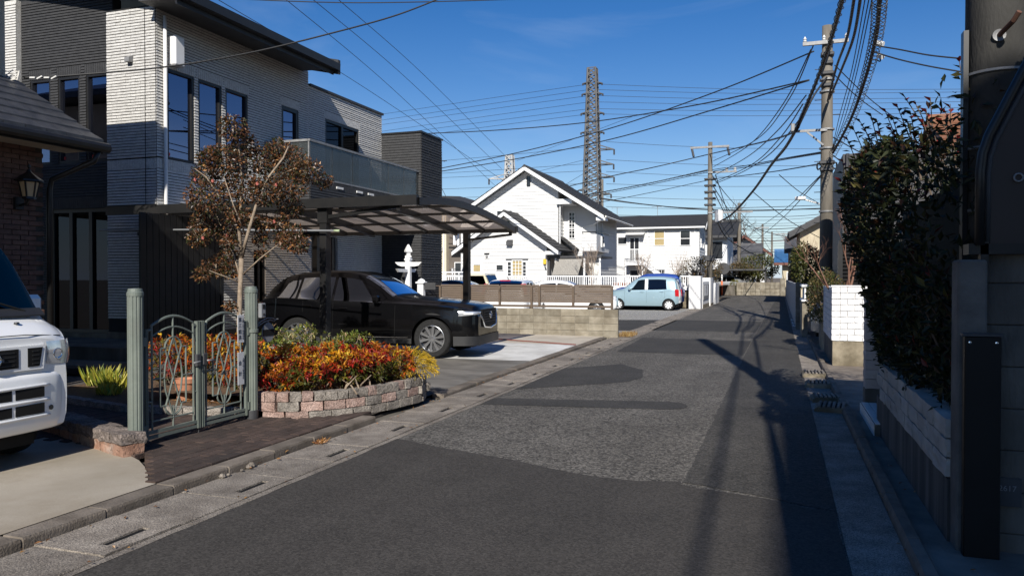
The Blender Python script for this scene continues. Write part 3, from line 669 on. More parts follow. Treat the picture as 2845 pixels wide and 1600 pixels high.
def gate_leaf(y0, y1, flip, lab):
    g = empty('gate_leaf', (-5.35,(y0+y1)/2,zf(-5.35)), label=lab, cat='gate'); zb = zf(-5.35); X = -5.35
    def P(s, z): s = 1-s if flip else s; return Vector((X, lerp(y0,y1,s), zb+z))
    def bar(pts, r=.009): return MB().tube([P(*q) for q in pts], r, 6)
    m = K['gate_green']
    for s, w, zt in ((.02,.035,1.06),(.965,.045,1.10)):
        mb = MB(); a, b = P(s,.06), P(s,zt); mb.box(X-.018,X+.018,a.y-w/2,a.y+w/2,a.z,b.z)
        for dy in (-w*.25, w*.25): mb.box(X+.018,X+.022,a.y+dy-.004,a.y+dy+.004,a.z,b.z)
        put('stile', mb, m, g)
    for z in (.08,.125): put('bottom_rail', MB().box(X-.014,X+.014,min(P(.05,0).y,P(.94,0).y),max(P(.05,0).y,P(.94,0).y),zb+z-.014,zb+z+.014), m, g)
    for h, w in ((0,.016),(-.1,.011)):
        pts = [(.03,1.045+h),(.12,1.05+h)] if h == 0 else [(.12,1.02+h)]
        pts += [(.13+.74*t, 1.09+h+.075*math.sin(math.pi*t)) for t in [k/12 for k in range(13)]]
        pts += [(.88,1.06+h),(.95,1.06+h)] if h == 0 else [(.9,1.02+h)]
        put('arch', bar(pts, w*.8), m, g)
    for s, a, b in ((.13,.13,1.08),(.88,.13,1.08)): put('bar', bar([(s,a),(s,b)]), m, g)
    put('bar', bar([(.5,1.16),(.5,.90)]), m, g); put('bar', bar([(.5,.33),(.5,.13)]), m, g)
    for s in (.27,.74): put('bar', bar([(s,.34),(s,.87)]), m, g)
    put('bar', bar([(.27,.87),(.355,.87)]+[(.505+.15*math.cos(a), .87+.1*math.sin(a)) for a in [math.pi*(1-k/10) for k in range(11)]]+[(.74,.87)]), m, g)
    put('bar', bar([(.27,.34),(.355,.34)]+[(.505+.15*math.cos(a), .34-.1*math.sin(a)) for a in [math.pi*(1-k/10) for k in range(11)]]+[(.74,.34)]), m, g)
    for pts in ([(.5,.97),(.365,.72),(.34,.6),(.365,.48),(.5,.24)], [(.51,.97),(.645,.72),(.67,.6),(.645,.48),(.51,.24)], [(.36,.87),(.5,.6),(.64,.34)], [(.65,.87),(.51,.6),(.37,.34)]): put('motif_bar', bar(pts, .0085), m, g)
    for a, b, z in ((.13,.34,.6),(.67,.88,.6),(.02,.13,.4),(.88,.96,.42),(.02,.13,.8),(.13,.88,.22)): put('link', bar([(a,z),(b,z)], .008), m, g)
    c = P(.94,.72); put('lock_box', MB().cham(X-.01,X+.035,c.y-.03,c.y+.03,c.z-.06,c.z+.06,.006), K['dark_grey'], g)
    d = -1 if not flip else 1
    put('lever', MB().tube([(X+.05,c.y,c.z-.01),(X+.06,c.y+d*.02,c.z-.01),(X+.06,c.y+d*.10,c.z-.015)], .009, 8), K['steel'], g, True)
    for z in (.16,.95): h = P(-.03,z); put('hinge', MB().box(X-.02,X+.03,h.y-.025,h.y+.025,h.z-.04,h.z+.04), m, g)
    return g
gate_leaf(5.385, 6.075, False, 'left leaf of the grey green wrought gate, nearer the van'); gate_leaf(6.085, 6.775, True, 'right leaf of the grey green wrought gate, hung with two plates')
put('drop_bolt', MB().tube([(-5.35,6.06,zf(-5.35)+.01),(-5.35,6.06,zf(-5.35)+.2)], .007, 6), K['dark_grey'], bpy.data.objects['gate_leaf'])
def text_mesh(name, body, size, m, M, parent, line=1.0, align='CENTER', world=True):
    cu = bpy.data.curves.new(name, 'FONT'); cu.body = body; cu.size = size; cu.align_x = align; cu.align_y = 'CENTER'; cu.space_line = line; cu.extrude = .0006; cu.resolution_u = 3
    t = bpy.data.objects.new('tmp_text', cu); COL.objects.link(t); dg = bpy.context.evaluated_depsgraph_get()
    me = bpy.data.meshes.new_from_object(t.evaluated_get(dg)); me.name = name; me.materials.clear(); me.materials.append(m)
    bpy.data.objects.remove(t); bpy.data.curves.remove(cu)
    return copyof(name, me, M, parent, world)
RX = Matrix.Rotation(R(90),4,'Z') @ Matrix.Rotation(R(90),4,'X')      # text facing +x
ink = mat('ink', (.03,.03,.03), .8); plate = mat('plate', (.50,.50,.50), .6, (.56,.56,.56), 6)
for (z0, z1, big, small, lab) in ((.86,1.15,'第\n三\n組\n長','上\n尾\n上\nの\n丁\n目\n自\n治\n会','upper pale name plate with black characters tied to the gate'),(.42,.76,'会\n\n計','上\n尾\n上\nの\n丁\n目\n自\n治\n会','lower pale name plate with black characters tied to the gate')):
    yc = 6.655; zo = zf(-5.35); o = tag(put('name_plate', MB().cham(-5.325,-5.319,yc-.05,yc+.05,zo+z0-.02,zo+z1-.02,.002), plate), lab, 'sign')
    zc = zo+(z0+z1)/2-.02
    chs = [c_ for c_ in big.split('\n') if c_]
    for i_, c_ in enumerate(chs): text_mesh('character', c_, .052, ink, Matrix.Translation((-5.3175, yc-.018, zc + (len(chs)/2-.5-i_)*(.062 if len(chs) > 2 else .11))) @ RX, o)
    text_mesh('lettering', small, .024, ink, Matrix.Translation((-5.3175, yc+.03, zc)) @ RX, o, 1.05)
    put('tie', MB().tube([(-5.32,yc,zo+z1-.03),(-5.335,yc,zo+z1+.0)], .004, 5), K['steel'], o)
ic = empty('intercom', (-5.27,6.9,1.3), label='small grey intercom box with dark screen fixed to the gate post', cat='intercom')
put('body', MB().cham(-5.30,-5.255,6.905,6.985,1.16,1.32,.008), K['grey_plastic'], ic); put('screen', MB().box(-5.255,-5.251,6.93,6.965,1.26,1.305), K['black_matte'], ic); put('button', MB().box(-5.255,-5.25,6.93,6.962,1.19,1.21), K['dark_grey'], ic)
mbx = empty('house_sign', (-5.35,7.12,1.0), label='oval dark house sign on a curled iron bracket beside the gate post', cat='sign')
put('plate', MB().lathe([(0,-.006),(.105,-.006),(.11,0),(.105,.006),(0,.006)], (-5.33,7.12,.99), 32, axis='X'), K['grey_plastic'], mbx)
put('name_band', MB().box(-5.323,-5.3195,7.02,7.22,.955,1.025), K['black_matte'], mbx)
put('bracket', MB().tube([(-5.33,6.92,1.08),(-5.33,7.0,1.12),(-5.33,7.1,1.15),(-5.33,7.2,1.145),(-5.33,7.26,1.12),(-5.33,7.27,1.13),(-5.33,7.3,1.13)], .006, 6).tube([(-5.33,6.92,1.06),(-5.33,7.05,1.11),(-5.33,7.16,1.125),(-5.33,7.24,1.11)], .005, 6).tube([(-5.33,7.12,1.1),(-5.33,7.12,1.13)], .004, 5), K['steel'], mbx)
# ------------------------------------------------------------ low stone wall beside the van
K['rock_cap'] = mat('rock_cap', (.10,.08,.068), .95, (.19,.155,.135), 10, bump=.9, bscale=40, rnd=.15, speck=.5, sscale=60)
K['rock_red'] = mat('rock_red', (.22,.115,.075), .95, (.34,.20,.14), 8, bump=.8, bscale=40, rnd=.2, dirt=(.42,.38,.33), dscale=3)
def rockblock(name, sx, sy, sz, m, seed, amp=.012):
    rg = random.Random(seed); bm = bmesh.new(); bmesh.ops.create_cube(bm, size=1.0); bmesh.ops.subdivide_edges(bm, edges=bm.edges[:], cuts=2, use_grid_fill=True)
    for v in bm.verts:
        v.co = Vector((v.co.x*sx, v.co.y*sy, v.co.z*sz))
        e = sum(abs(abs(c)-h/2) < 1e-4 for c, h in zip(v.co, (sx,sy,sz)))
        v.co += Vector([rg.uniform(-amp,amp) for _ in range(3)]); v.co *= (1 - .014*(e-1))
    me = bpy.data.meshes.new(name); bm.to_mesh(me); bm.free(); me.materials.append(m); return me
LW = empty('low_stone_wall', (-5.7,5.25,.07), label='low wall of rough stone cap and red blocks beside the van', cat='wall')
a = Vector((-5.2,5.12,0)); b = Vector((-6.9,5.72,0)); d = (b-a).normalized(); ang = math.atan2(d.y, d.x)
for k in range(8):
    c = a + d*(.11+.215*k); zb = .07
    copyof('stone', rockblock('stone',.205,.19,.10,K['rock_red'],k,.007), Matrix.Translation((c.x,c.y,zb+.05)) @ Matrix.Rotation(ang,4,'Z'), LW)
    copyof('cap_stone', rockblock('cap_stone',.21,.225,.095,K['rock_cap'],k+40,.01), Matrix.Translation((c.x,c.y,zb+.148)) @ Matrix.Rotation(ang,4,'Z'), LW)
# ------------------------------------------------------------ curved planter of split blocks
K['pl_grey'] = mat('pl_grey', (.155,.135,.115), .95, (.27,.24,.205), 9, bump=.9, bscale=45, rnd=.22, speck=.5, sscale=70)
K['pl_pink'] = mat('pl_pink', (.24,.155,.125), .95, (.36,.26,.22), 9, bump=.9, bscale=45, rnd=.18, speck=.5, sscale=70)
PL = empty('planter', (-4.9,8,.05), label='curved planter wall of rough pink and grey blocks beside the gutter', cat='planter')
ppath = [(-5.42,7.02),(-5.2,7.04),(-4.98,7.12),(-4.78,7.27),(-4.60,7.48),(-4.46,7.76),(-4.37,8.08),(-4.31,8.45),(-4.29,8.75),(-4.36,8.98),(-4.55,9.08),(-4.85,9.1),(-5.4,9.1),(-6.2,9.1),(-7.0,9.1)]
def pathpt(pp, s):
    acc = 0
    for (x0,y0),(x1,y1) in zip(pp, pp[1:]):
        l = math.hypot(x1-x0,y1-y0)
        if acc + l >= s: t = (s-acc)/l; return Vector((lerp(x0,x1,t),lerp(y0,y1,t),0)), math.atan2(y1-y0,x1-x0)
        acc += l
    return None, 0
rg = random.Random(11)
bank = {(m, w, k): rockblock('block', w-.006, .12, .098, K[m], k*7+len(m)+int(w*1000), .0045) for m in ('pl_grey','pl_pink') for w in (.125,.24) for k in range(4)}
for row in range(3):
    w = .125 if row == 2 else .24; s = .03 if row == 1 else (.11 if row == 0 else .02)
    while True:
        c, an = pathpt(ppath, s + w/2)
        if c is None or s > 4.3: break
        m = 'pl_pink' if (s < .5 and rg.random() < .75) or rg.random() < .22 else 'pl_grey'
        n_ = Vector((math.sin(an), -math.cos(an), 0)); c = c + n_*rg.uniform(-.006,.006)
        copyof('block', bank[(m,w,rg.randrange(4))], Matrix.Translation((c.x,c.y,.09+row*.104)) @ Matrix.Rotation(an + rg.uniform(-.02,.02),4,'Z'), PL)
        s += w
mb = MB(); inner = [(x-.03*(x+5)-.05, y) for x, y in ppath]
mb.poly([(x,y,.29) for x, y in ppath] + [(-7.0,7.0,.29)]); put('soil', mb, K['soil'], PL)
mb = MB(); mb.poly([(-5.42,7.1,.13),(-7.0,7.0,.13),(-8.8,7.2,.13),(-8.8,9.1,.13),(-5.42,9.1,.13)][::-1] if False else [(-8.8,7.2,.17),(-7.0,6.75,.17),(-5.45,7.03,.17),(-5.45,9.1,.17),(-8.8,9.1,.17)]); put('soil', mb, K['soil'], PL)
edge = [(-5.5,7.0),(-6.2,6.82),(-7.0,6.72),(-7.8,6.9),(-8.8,7.15)]; s = 0
while True:
    c, an = pathpt(edge, s+.12)
    if c is None: break
    copyof('edge_block', bank[('pl_grey',.24,rg.randrange(4))], Matrix.Translation((c.x,c.y,.12)) @ Matrix.Rotation(an,4,'Z'), PL); s += .24
tag(put('terracotta_pot', MB().lathe([(.085,0),(.115,.2),(.13,.2),(.13,.25),(.115,.25),(.105,.2),(0,.19)], (-6.55,7.2,.17), 24), mat('terracotta', (.36,.15,.08), .8, (.45,.21,.12), 6, bump=.2), smooth=40), 'terracotta flower pot on the soil behind the gate', 'pot')
# ------------------------------------------------------------ carport with a vaulted smoky roof
CP = empty('carport', (-8,13.3,.08), label='black metal carport with arched smoky roof over the dark car', cat='carport')
prof = [(11.0,2.83),(11.6,2.89),(12.15,2.925),(12.7,2.93),(13.2,2.91),(13.9,2.865),(14.7,2.78),(15.3,2.71),(15.75,2.635)]
def arc(y): return sinterp(y, prof)
xs = [-10.95+k*(10.95-5.42)/8 for k in range(9)]
ys = [11.0,11.95,12.9,13.85,14.8,15.75]
pc = glass('smoky_sheet', (.7,.7,.75), .0, (.60,.52,.46), .15)
_n = pc.node_tree.nodes; _l = pc.node_tree.links; _t = _n.new('ShaderNodeBsdfTranslucent'); _t.inputs[0].default_value = (.50,.41,.34,1); _m = _n.new('ShaderNodeMixShader'); _m.inputs[0].default_value = .45
_tr = [x for x in _n if x.type == 'BSDF_TRANSPARENT'][0]; _mx = [x for x in _n if x.type == 'MIX_SHADER' and x != _m][0]; _fr = [x for x in _n if x.type == 'FRESNEL'][0]; _fr.inputs[0].default_value = 1.12
_l.new(_tr.outputs[0], _m.inputs[1]); _l.new(_t.outputs[0], _m.inputs[2]); _l.new(_m.outputs[0], _mx.inputs[1])
for i in range(8):
    for j in range(5):
        mb = MB(); n = 4; row = []
        yy = [lerp(ys[j],ys[j+1],k/n) for k in range(n+1)]
        mb.grid([[(xs[i]+.02,y,arc(y)+.01) for y in yy],[(xs[i+1]-.02,y,arc(y)+.01) for y in yy]]); put('roof_sheet', mb, pc, CP, True)
for i, x in enumerate(xs):
    fat = i in (0,3,6,8); mb = MB(); n = 16
    w, hh = (.09,.11) if fat else (.035,.05)
    if i == 8: w, hh = .09,.09
    yy = [lerp(11.0,15.75,k/n) for k in range(n+1)]
    rows = [[(x-w/2,y,arc(y)-hh),(x+w/2,y,arc(y)-hh),(x+w/2,y,arc(y)+.03),(x-w/2,y,arc(y)+.03)] for y in yy]
    mb.grid(rows, closed=True); put('rafter', mb, K['black_metal'], CP)
for j, y in enumerate(ys[1:-1]): put('purlin', MB().box(-10.95,-5.42,y-.025,y+.025,arc(y)-.05,arc(y)-.005), K['black_metal'], CP)
put('eaves_beam', MB().box(-11.75,-5.40,10.94,11.04,2.74,2.90), K['black_metal'], CP); put('eaves_beam', MB().box(-10.97,-5.36,15.72,15.82,2.57,2.70), K['black_metal'], CP)
for (x, y, top) in ((-10.8,11.12,2.8),(-7.18,11.12,2.8),(-6.47,15.58,2.58),(-10.3,15.58,2.58)):
    put('post', MB().cham(x-.065,x+.065,y-.075,y+.075,.03,top,.008), K['black_metal'], CP)
put('bracket', MB().beam((-7.12,11.1,2.60),(-5.75,11.05,2.74),.05,.06).box(-5.78,-5.72,11.0,11.08,2.66,2.78), K['black_metal'], CP)
put('bracket', MB().beam((-6.4,15.6,2.42),(-5.5,15.72,2.52),.045,.05).box(-5.53,-5.48,15.68,15.76,2.5,2.62), K['black_metal'], CP)
put('bracket', MB().box(-10.9,-10.7,11.02,11.2,2.5,2.72), K['black_metal'], CP); put('bracket', MB().box(-7.27,-7.09,11.03,11.2,2.5,2.75), K['black_metal'], CP)
put('post_label', MB().box(-10.83,-10.77,11.04,11.044,1.75,1.95), K['white_dull'], CP)
WP = empty('washing_pole', (-9,10.95,2.4), label='long grey washing line pole tied under the carport edge', cat='pole')
put('tube', MB().tube([(-11.9,10.95,2.47),(-9.5,10.95,2.43),(-6.9,10.95,2.36)], .016, 8), K['grey_plastic'], WP, True)
put('end_cap', MB().tube([(-6.9,10.95,2.36),(-6.8,10.95,2.358)], .02, 8), mat('cap_green', (.35,.42,.25), .6), WP, True)
put('cord', MB().tube([(-10.75,10.93,2.45),(-10.8,10.96,2.5),(-10.7,10.94,2.55),(-10.85,10.93,2.52),(-10.7,10.95,2.42),(-10.72,10.94,2.33)], .005, 5), K['white_dull'], WP)
# ------------------------------------------------------------ white decorative signposts, block wall, louvred fence
SP = empty('signpost', (-9.78,19.3,.05), label='white wooden signpost with pointed finial and two crossing arms', cat='signpost'); x, y = -9.78, 19.3
put('post', MB().cham(x-.07,x+.07,y-.07,y+.07,.03,2.2,.01), K['white_paint'], SP)
put('finial', MB().lathe([(.08,2.14),(.10,2.16),(.10,2.19),(.065,2.21),(.065,2.27),(.12,2.30),(.125,2.33),(.08,2.42),(.03,2.5),(0,2.52)], (x,y,0), 4), K['white_paint'], SP)
put('neck', MB().cham(x-.09,x+.09,y-.09,y+.09,2.06,2.12,.015), K['white_paint'], SP)
put('arm', MB().prism([(x-.40,y-.03,2.02),(x+.42,y-.03,2.02),(x+.32,y-.03,1.92),(x+.2,y-.03,1.90),(x-.2,y-.03,1.90),(x-.32,y-.03,1.94)], (0,.06,0)), K['white_paint'], SP)
put('arm', MB().prism([(x-.03,y-.7,1.83),(x-.03,y+.45,1.83),(x-.03,y+.36,1.74),(x-.03,y-.6,1.74)], (.06,0,0)), K['white_paint'], SP)
SP2 = empty('short_post', (-9.55,19.65,.05), label='short white post with a cap beside the end of the brown fence', cat='post')
put('shaft', MB().cham(-9.64,-9.46,19.57,19.73,.03,1.42,.01), K['white_paint'], SP2); put('cap', MB().cham(-9.68,-9.42,19.53,19.77,1.42,1.47,.012).lathe([(.13,1.47),(.09,1.53),(0,1.57)], (-9.55,19.65,0), 4), K['white_paint'], SP2)
put('sign_panel', MB().box(-9.45,-9.1,19.62,19.65,1.25,1.45), K['dark_grey'], SP2)
BW = empty('block_wall', (-6.8,20.06,0), label='low wall of bare beige concrete blocks at the end of the drive', cat='wall')
bl = MB().cham(-.192,.192,-.06,.06,-.092,.092,.004).mesh('block', K['block']); b2 = MB().cham(-.192,.192,-.06,.06,-.05,.05,.004).mesh('block', K['block'])
put('core', MB().box(-9.4,-4.02,20.02,20.10,-.1,.738), mat('joint_pale', (.46,.42,.35), .95, (.54,.5,.43), 5), BW)
for r in range(4):
    for k in range(14):
        x = -4.2 - k*.39; z = .745 - .095 - r*.19
        copyof('block', bl, TR(x,20.06,z), BW)
K['fence_brown'] = mat('fence_brown', (.095,.066,.044), .6, (.12,.085,.058), 3, stretch=(1,1,8))
FE = empty('louvre_fence', (-7,20.55,0), label='brown horizontal louvre fence above the block wall', cat='fence')
px_ = [-4.27,-5.35,-6.32,-6.55,-7.5,-8.42,-8.65,-9.35,-9.85]
for k, x in enumerate(px_): put('post', MB().box(x-.03,x+.03,20.47,20.53,-.02 if k in (0,3,6,8) else .80,1.36), K['fence_brown'], FE)
sl = MB().box(-.5,.5,-.006,.006,-.031,.031); slm = sl.mesh('slat', K['fence_brown'])
for a, b in zip(px_, px_[1:]):
    L_ = abs(b-a)-.002
    for r in range(8): copyof('slat', slm, Matrix.Translation(((a+b)/2,20.50,.865+r*.062)) @ Matrix.Rotation(R(-20),4,'X') @ Matrix.Diagonal((L_,1,1,1.04)), FE)
    put('rail', MB().box((a+b)/2-L_/2,(a+b)/2+L_/2,20.485,20.515,1.335,1.36), K['fence_brown'], FE); put('rail', MB().box((a+b)/2-L_/2,(a+b)/2+L_/2,20.485,20.515,.765,.825), K['fence_brown'], FE)
# ------------------------------------------------------------ vehicles
def paint(name, col, metal=.0, rough=.25):
    m = mat(name, col, rough, tuple(c*1.08 for c in col), .8, metal=metal, spec=.5, coat=1.0); return m
K['p_black'] = paint('paint_black', (.002,.002,.0025), 0, .3); K['p_white'] = paint('paint_white', (.76,.76,.75), 0, .3)
K['p_blue'] = paint('paint_light_blue', (.29,.41,.46), .3, .3); K['p_navy'] = paint('paint_blue', (.02,.06,.28), .3, .3)
K['p_silver'] = paint('paint_silver', (.42,.43,.44), .6, .3); K['p_cream'] = paint('paint_cream', (.66,.60,.42), 0, .4)
K['p_black'].node_tree.nodes['Principled BSDF'].inputs['Specular IOR Level'].default_value = .15; K['p_black'].node_tree.nodes['Principled BSDF'].inputs['Coat Weight'].default_value = .55
K['lamp_red'] = mat('lamp_red', (.45,.01,.015), .15, (.5,.015,.02), 3, coat=1.0); K['lamp_clear'] = mat('lamp_clear', (.55,.57,.6), .1, (.75,.77,.8), 14, metal=.6, coat=1.0)
K['trim'] = mat('trim', (.015,.015,.016), .55, (.02,.02,.02), 6); K['seat'] = mat('seat', (.12,.11,.10), .8)
class Car:
    def __init__(s, C):
        s.__dict__.update(C); s.e = C.get('e', .06)
    def zb(s, q):
        z = interp(q, s.sill)
        for sw in s.axles:
            d = abs(q-sw)
            if d < s.ra: z = max(z, s.rw + math.sqrt(s.ra*s.ra-d*d))
        return z
    def sec(s, q):
        b, t, w, wr = sinterp(q,s.belt), sinterp(q,s.top), sinterp(q,s.w), sinterp(q,s.wr); zb = s.zb(q); b = max(b, zb+.03); t = max(t, b+.015)
        e = min(s.e, (t-b)*.6); flat = interp(q, s.sill)
        def bul(z): k = (z-flat)/(b-flat+1e-6); return w*(1-.035*(2*k-.85)**2 - (.03 if k < .06 else 0))
        zs = [zb, lerp(zb,b,.12), lerp(zb,b,.35), lerp(zb,b,.62), lerp(zb,b,.85)]
        pts = [(w*.93, zb)] + [(bul(z), z) for z in zs] + [(w*.968, b), (lerp(w*.955,wr,.08), lerp(b,t-e,.10)), (lerp(w*.95,wr,.55)+.006, lerp(b,t-e,.55)), (wr, t-e), (wr*.93, t-e*.5), (wr*.75,t-e*.2), (wr*.4, t-e*.04), (0,t)]
        return pts
    def xl(s, q): return s.L/2 - q
    def side(s, q, t):
        p = s.sec(q)[6:10]; f = t*3; i = min(int(f),2); f -= i; return Vector((lerp(p[i][0],p[i+1][0],f), lerp(p[i][1],p[i+1][1],f)))
    def topv(s, q, t):
        """t from -1 to 1 across the roof/screen"""
        p = s.sec(q)[9:]; f = (1-abs(t))*4; i = min(int(f),3); f -= i
        y = lerp(p[i][0],p[i+1][0],f); z = lerp(p[i][1],p[i+1][1],f); return Vector((y if t > 0 else -y, z))
    def body(s, step=.04):
        n = int(s.L/step); qs = sorted({*[s.L*k/n for k in range(n+1)], .01,.025,.05,.08, s.L-.01, s.L-.025, s.L-.05, *[a+d for a in s.axles for d in (-s.ra,-s.ra*.985,-s.ra*.93,s.ra,s.ra*.985,s.ra*.93)]})
        mb = MB(); rows = []
        for q in qs:
            h = s.sec(q); x = s.xl(q); rows.append([(x,y,z) for y,z in h] + [(x,-y,z) for y,z in h[-2::-1]])
        mb.grid(rows); m = len(rows[0])
        mb.add(rows[0], [tuple(range(m))[::-1]]); mb.add(rows[-1], [tuple(range(m))])
        return mb
    def glass_side(s, a0, b0, a1, b1, t0=.06, t1=.93, off=.006, sgn=1, n=6):
        rows = []
        for j in range(5):
            t = lerp(t0,t1,j/4); a, b = lerp(a0,a1,j/4), lerp(b0,b1,j/4); r = []
            for k in range(n+1):
                q = lerp(a,b,k/n); p = s.side(q,t); r.append((s.xl(q), sgn*(p.x+off), p.y))
            rows.append(r)
        mb = MB().grid(rows)
        if sgn > 0: mb.f = [f[::-1] for f in mb.f]
        return mb
    def glass_top(s, q0, q1, f0=.9, f1=.86, off=.006, n=8):
        rows = []; N = Vector((0,0,1))
        for j in range(7):
            q = lerp(q0,q1,j/6); f = lerp(f0,f1,j/6); dz = .03; a = sinterp(q-dz,s.top); b = sinterp(q+dz,s.top); nx, nz = (b-a), 2*dz; l = math.hypot(nx,nz); nx, nz = nx/l, nz/l
            rows.append([(s.xl(q)+nx*off, p.x, p.y+nz*off) for p in [s.topv(q, lerp(f,-f,k/n)) for k in range(n+1)]])
        return MB().grid(rows)
def wheel(parent, x, y, r, w, sgn, rim, spokes, rr=.68, sw=.05, dark=True):
    tyre = MB().lathe([(r*rr,-w/2),(r*.93,-w/2),(r*.985,-w/2+.02),(r,-w/2+.045),(r,w/2-.045),(r*.985,w/2-.02),(r*.93,w/2),(r*rr,w/2)], (x,y,r), 36, axis='Y', caps=False)
    o = put('wheel', tyre, K['rubber'], parent, 30, world=False)
    mb = MB(); yo = y + sgn*(w/2-.03); ri = r*rr
    mb.lathe([(ri*.93,0),(ri*.95,sgn*.025),(ri*1.01,sgn*.02),(ri*1.01,-sgn*.12),(ri*.93,-sgn*.12)], (x,yo,r), 36, axis='Y', caps=False)
    for k in range(spokes):
        a = 2*math.pi*k/spokes + .2; c, s_ = math.cos(a), math.sin(a); t = Vector((-s_,0,c)); d = Vector((c,0,s_)); p = Vector((x,yo,r))
        i0, i1, o0, o1 = p+d*ri*.12-t*sw*.5, p+d*ri*.12+t*sw*.5, p+d*ri*.95-t*sw*.8, p+d*ri*.95+t*sw*.8
        mb.prism([i0+Vector((0,sgn*.005,0)),i1+Vector((0,sgn*.005,0)),o1+Vector((0,sgn*.012,0)),o0+Vector((0,sgn*.012,0))], (0,-sgn*.025,0))
    mb.lathe([(0,sgn*.018),(ri*.2,sgn*.016),(ri*.24,0),(ri*.24,-sgn*.05)], (x,yo,r), 20, axis='Y', caps=False)
    put('rim', mb, rim, o, 30, world=True if False else False)
    put('brake_disc', MB().lathe([(0,0),(ri*.9,0),(ri*.9,-sgn*.03)], (x,yo-sgn*.06,r), 28, axis='Y', caps=False), K['dark_grey'], o, world=False)
    return o
def build_car(name, label, C, loc, rz, pm, wheel_rim, spokes, cat='car', group=None, sides=(1,-1), detail=True, sw=.05, dark_rear=True):
    c = Car(C); root = empty(name, loc, rz, label, cat, group); L = c.L
    put('body', c.body(C.get('step',.045)), pm, root, 38, world=False)
    W_ = max(v for _, v in c.w)
    put('underbody', MB().box(-L/2+.12,L/2-.12,-W_+.27,W_-.27,c.rw*.55,.62), K['black_matte'], root, world=False)  # black block inside the shell; its colour stands in for wheel-well shade
    for sgn in sides:
        for k, (a0,b0,a1,b1,t0,t1) in enumerate(C['sidewin']):
            put('side_window', c.glass_side(a0,b0,a1,b1,t0,t1,sgn=sgn), C.get('sglass', K['car_glass']) if k == 0 or not dark_rear else K['car_glass_dark'], root, True, world=False)
        if detail:
            for (q, z0, z1) in C.get('seams',()):
                pts = []
                for j in range(9):
                    z = lerp(z0,z1,j/8); p = None; h = c.sec(q)
                    for (ya,za),(yb,zb_) in zip(h,h[1:]):
                        if za <= z <= zb_ and zb_ > za: p = lerp(ya,yb,(z-za)/(zb_-za)); break
                    if p: pts.append((c.xl(q), sgn*(p+.0005), z))
                if len(pts) > 2: put('door_seam', MB().tube(pts, .0035, 4), K['black_matte'], root, world=False)
            for (q, z) in C.get('handles',()):
                y = sgn*(interp(q,[(a,b) for a,b in c.w])*.985+.012); put('door_handle', MB().cham(c.xl(q)-.09,c.xl(q)+.09,y-.012,y+.012,z-.014,z+.014,.008), C.get('handle_mat', pm), root, world=False)
            if 'mirror' in C:
                q, z = C['mirror']; y = sgn*(W_+.06); put('door_mirror', MB().cham(c.xl(q)-.06,c.xl(q)+.07,y-.085,y+.085,z-.06,z+.07,.03), C.get('mirror_mat', pm), root, world=False)
    put('windscreen', c.glass_top(*C['screen']), C.get('wglass', K['car_glass']), root, True, world=False)
    if 'rear' in C: put('rear_window', c.glass_top(*C['rear']), K['car_glass_dark'], root, True, world=False)
    for a in c.axles:
        for sgn in (1,-1): wheel(root, c.xl(a), sgn*(W_-.115), c.rw, C.get('tw',.2), sgn, wheel_rim, spokes, C.get('rr',.68), sw)
    return root, c
def contour_lamp(cont, s, z0, z1, off=.012, slant=.0):
    rows = []
    n = len(cont)
    for j in range(4):
        t = j/3; row = []
        for k, (x, y) in enumerate(cont):
            f = k/(n-1); a = z0 + slant*(1-f) ; b = z1 - slant*.3*(1-f)
            bulge = off*(.4 if j in (0,3) else 1.0)
            row.append((x+bulge, s*(y+bulge), lerp(a,b,t)))
        rows.append(row)
    mb = MB().grid(rows)
    if s < 0: mb.f = [f[::-1] for f in mb.f]
    return mb
def lpart(root, name, mb, m, smooth=False): return put(name, mb, m, root, smooth, world=False)
# --- dark SUV under the carport
SUV = dict(L=4.74, rw=.37, ra=.42, axles=(.86,3.73), tw=.235, rr=.70, e=.07,
  sill=[(0,.42),(.3,.30),(4.3,.30),(4.74,.42)],
  top=[(0,.86),(.04,.97),(.12,1.015),(.4,1.06),(.9,1.11),(1.5,1.155),(1.66,1.185),(2.0,1.40),(2.35,1.585),(2.65,1.665),(3.1,1.69),(3.7,1.66),(4.12,1.585),(4.42,1.37),(4.6,1.17),(4.68,1.05),(4.74,.92)],
  belt=[(0,.78),(.06,.88),(.3,.945),(.9,1.0),(1.6,1.035),(2.6,1.06),(3.6,1.10),(4.3,1.12),(4.62,1.05),(4.74,.85)],
  w=[(0,.70),(.05,.79),(.15,.86),(.35,.915),(.7,.945),(3.9,.945),(4.35,.91),(4.62,.83),(4.74,.74)],
  wr=[(0,.56),(.1,.66),(.5,.73),(1.5,.78),(1.66,.79),(2.1,.70),(2.5,.63),(3.3,.62),(4.1,.60),(4.5,.66),(4.74,.58)],
  sidewin=[(1.86,2.93,2.42,2.93,.08,.9),(2.99,3.72,2.99,3.70,.08,.9),(3.78,4.2,3.76,4.02,.12,.85)], screen=(1.72,2.36,.90,.88), rear=(4.1,4.52,.86,.84),
  seams=[(1.62,.36,1.0),(2.94,.33,1.05),(3.6,.85,1.08)], handles=[(2.72,.93),(3.5,.97)], mirror=(1.98,1.12), mirror_mat=K['p_black'], sglass=K['car_glass_dark'])
suv, c = build_car('suv', 'black suv parked under the carport facing the street', SUV, (-7.86,14.16,.055), R(5), K['p_black'], K['alloy'], 10, sw=.035)
LF = 4.74/2
lpart(suv, 'cladding', MB().grid([[(LF-q, s*y, z) for q, y, z in row] for s in (1,) for row in [[(q, sinterp(q,c.w)*.97+.014, c.zb(q)+dz) for q in [.5+k*.01 for k in range(75)]] for dz in (.0,.065)]]), K['trim'])
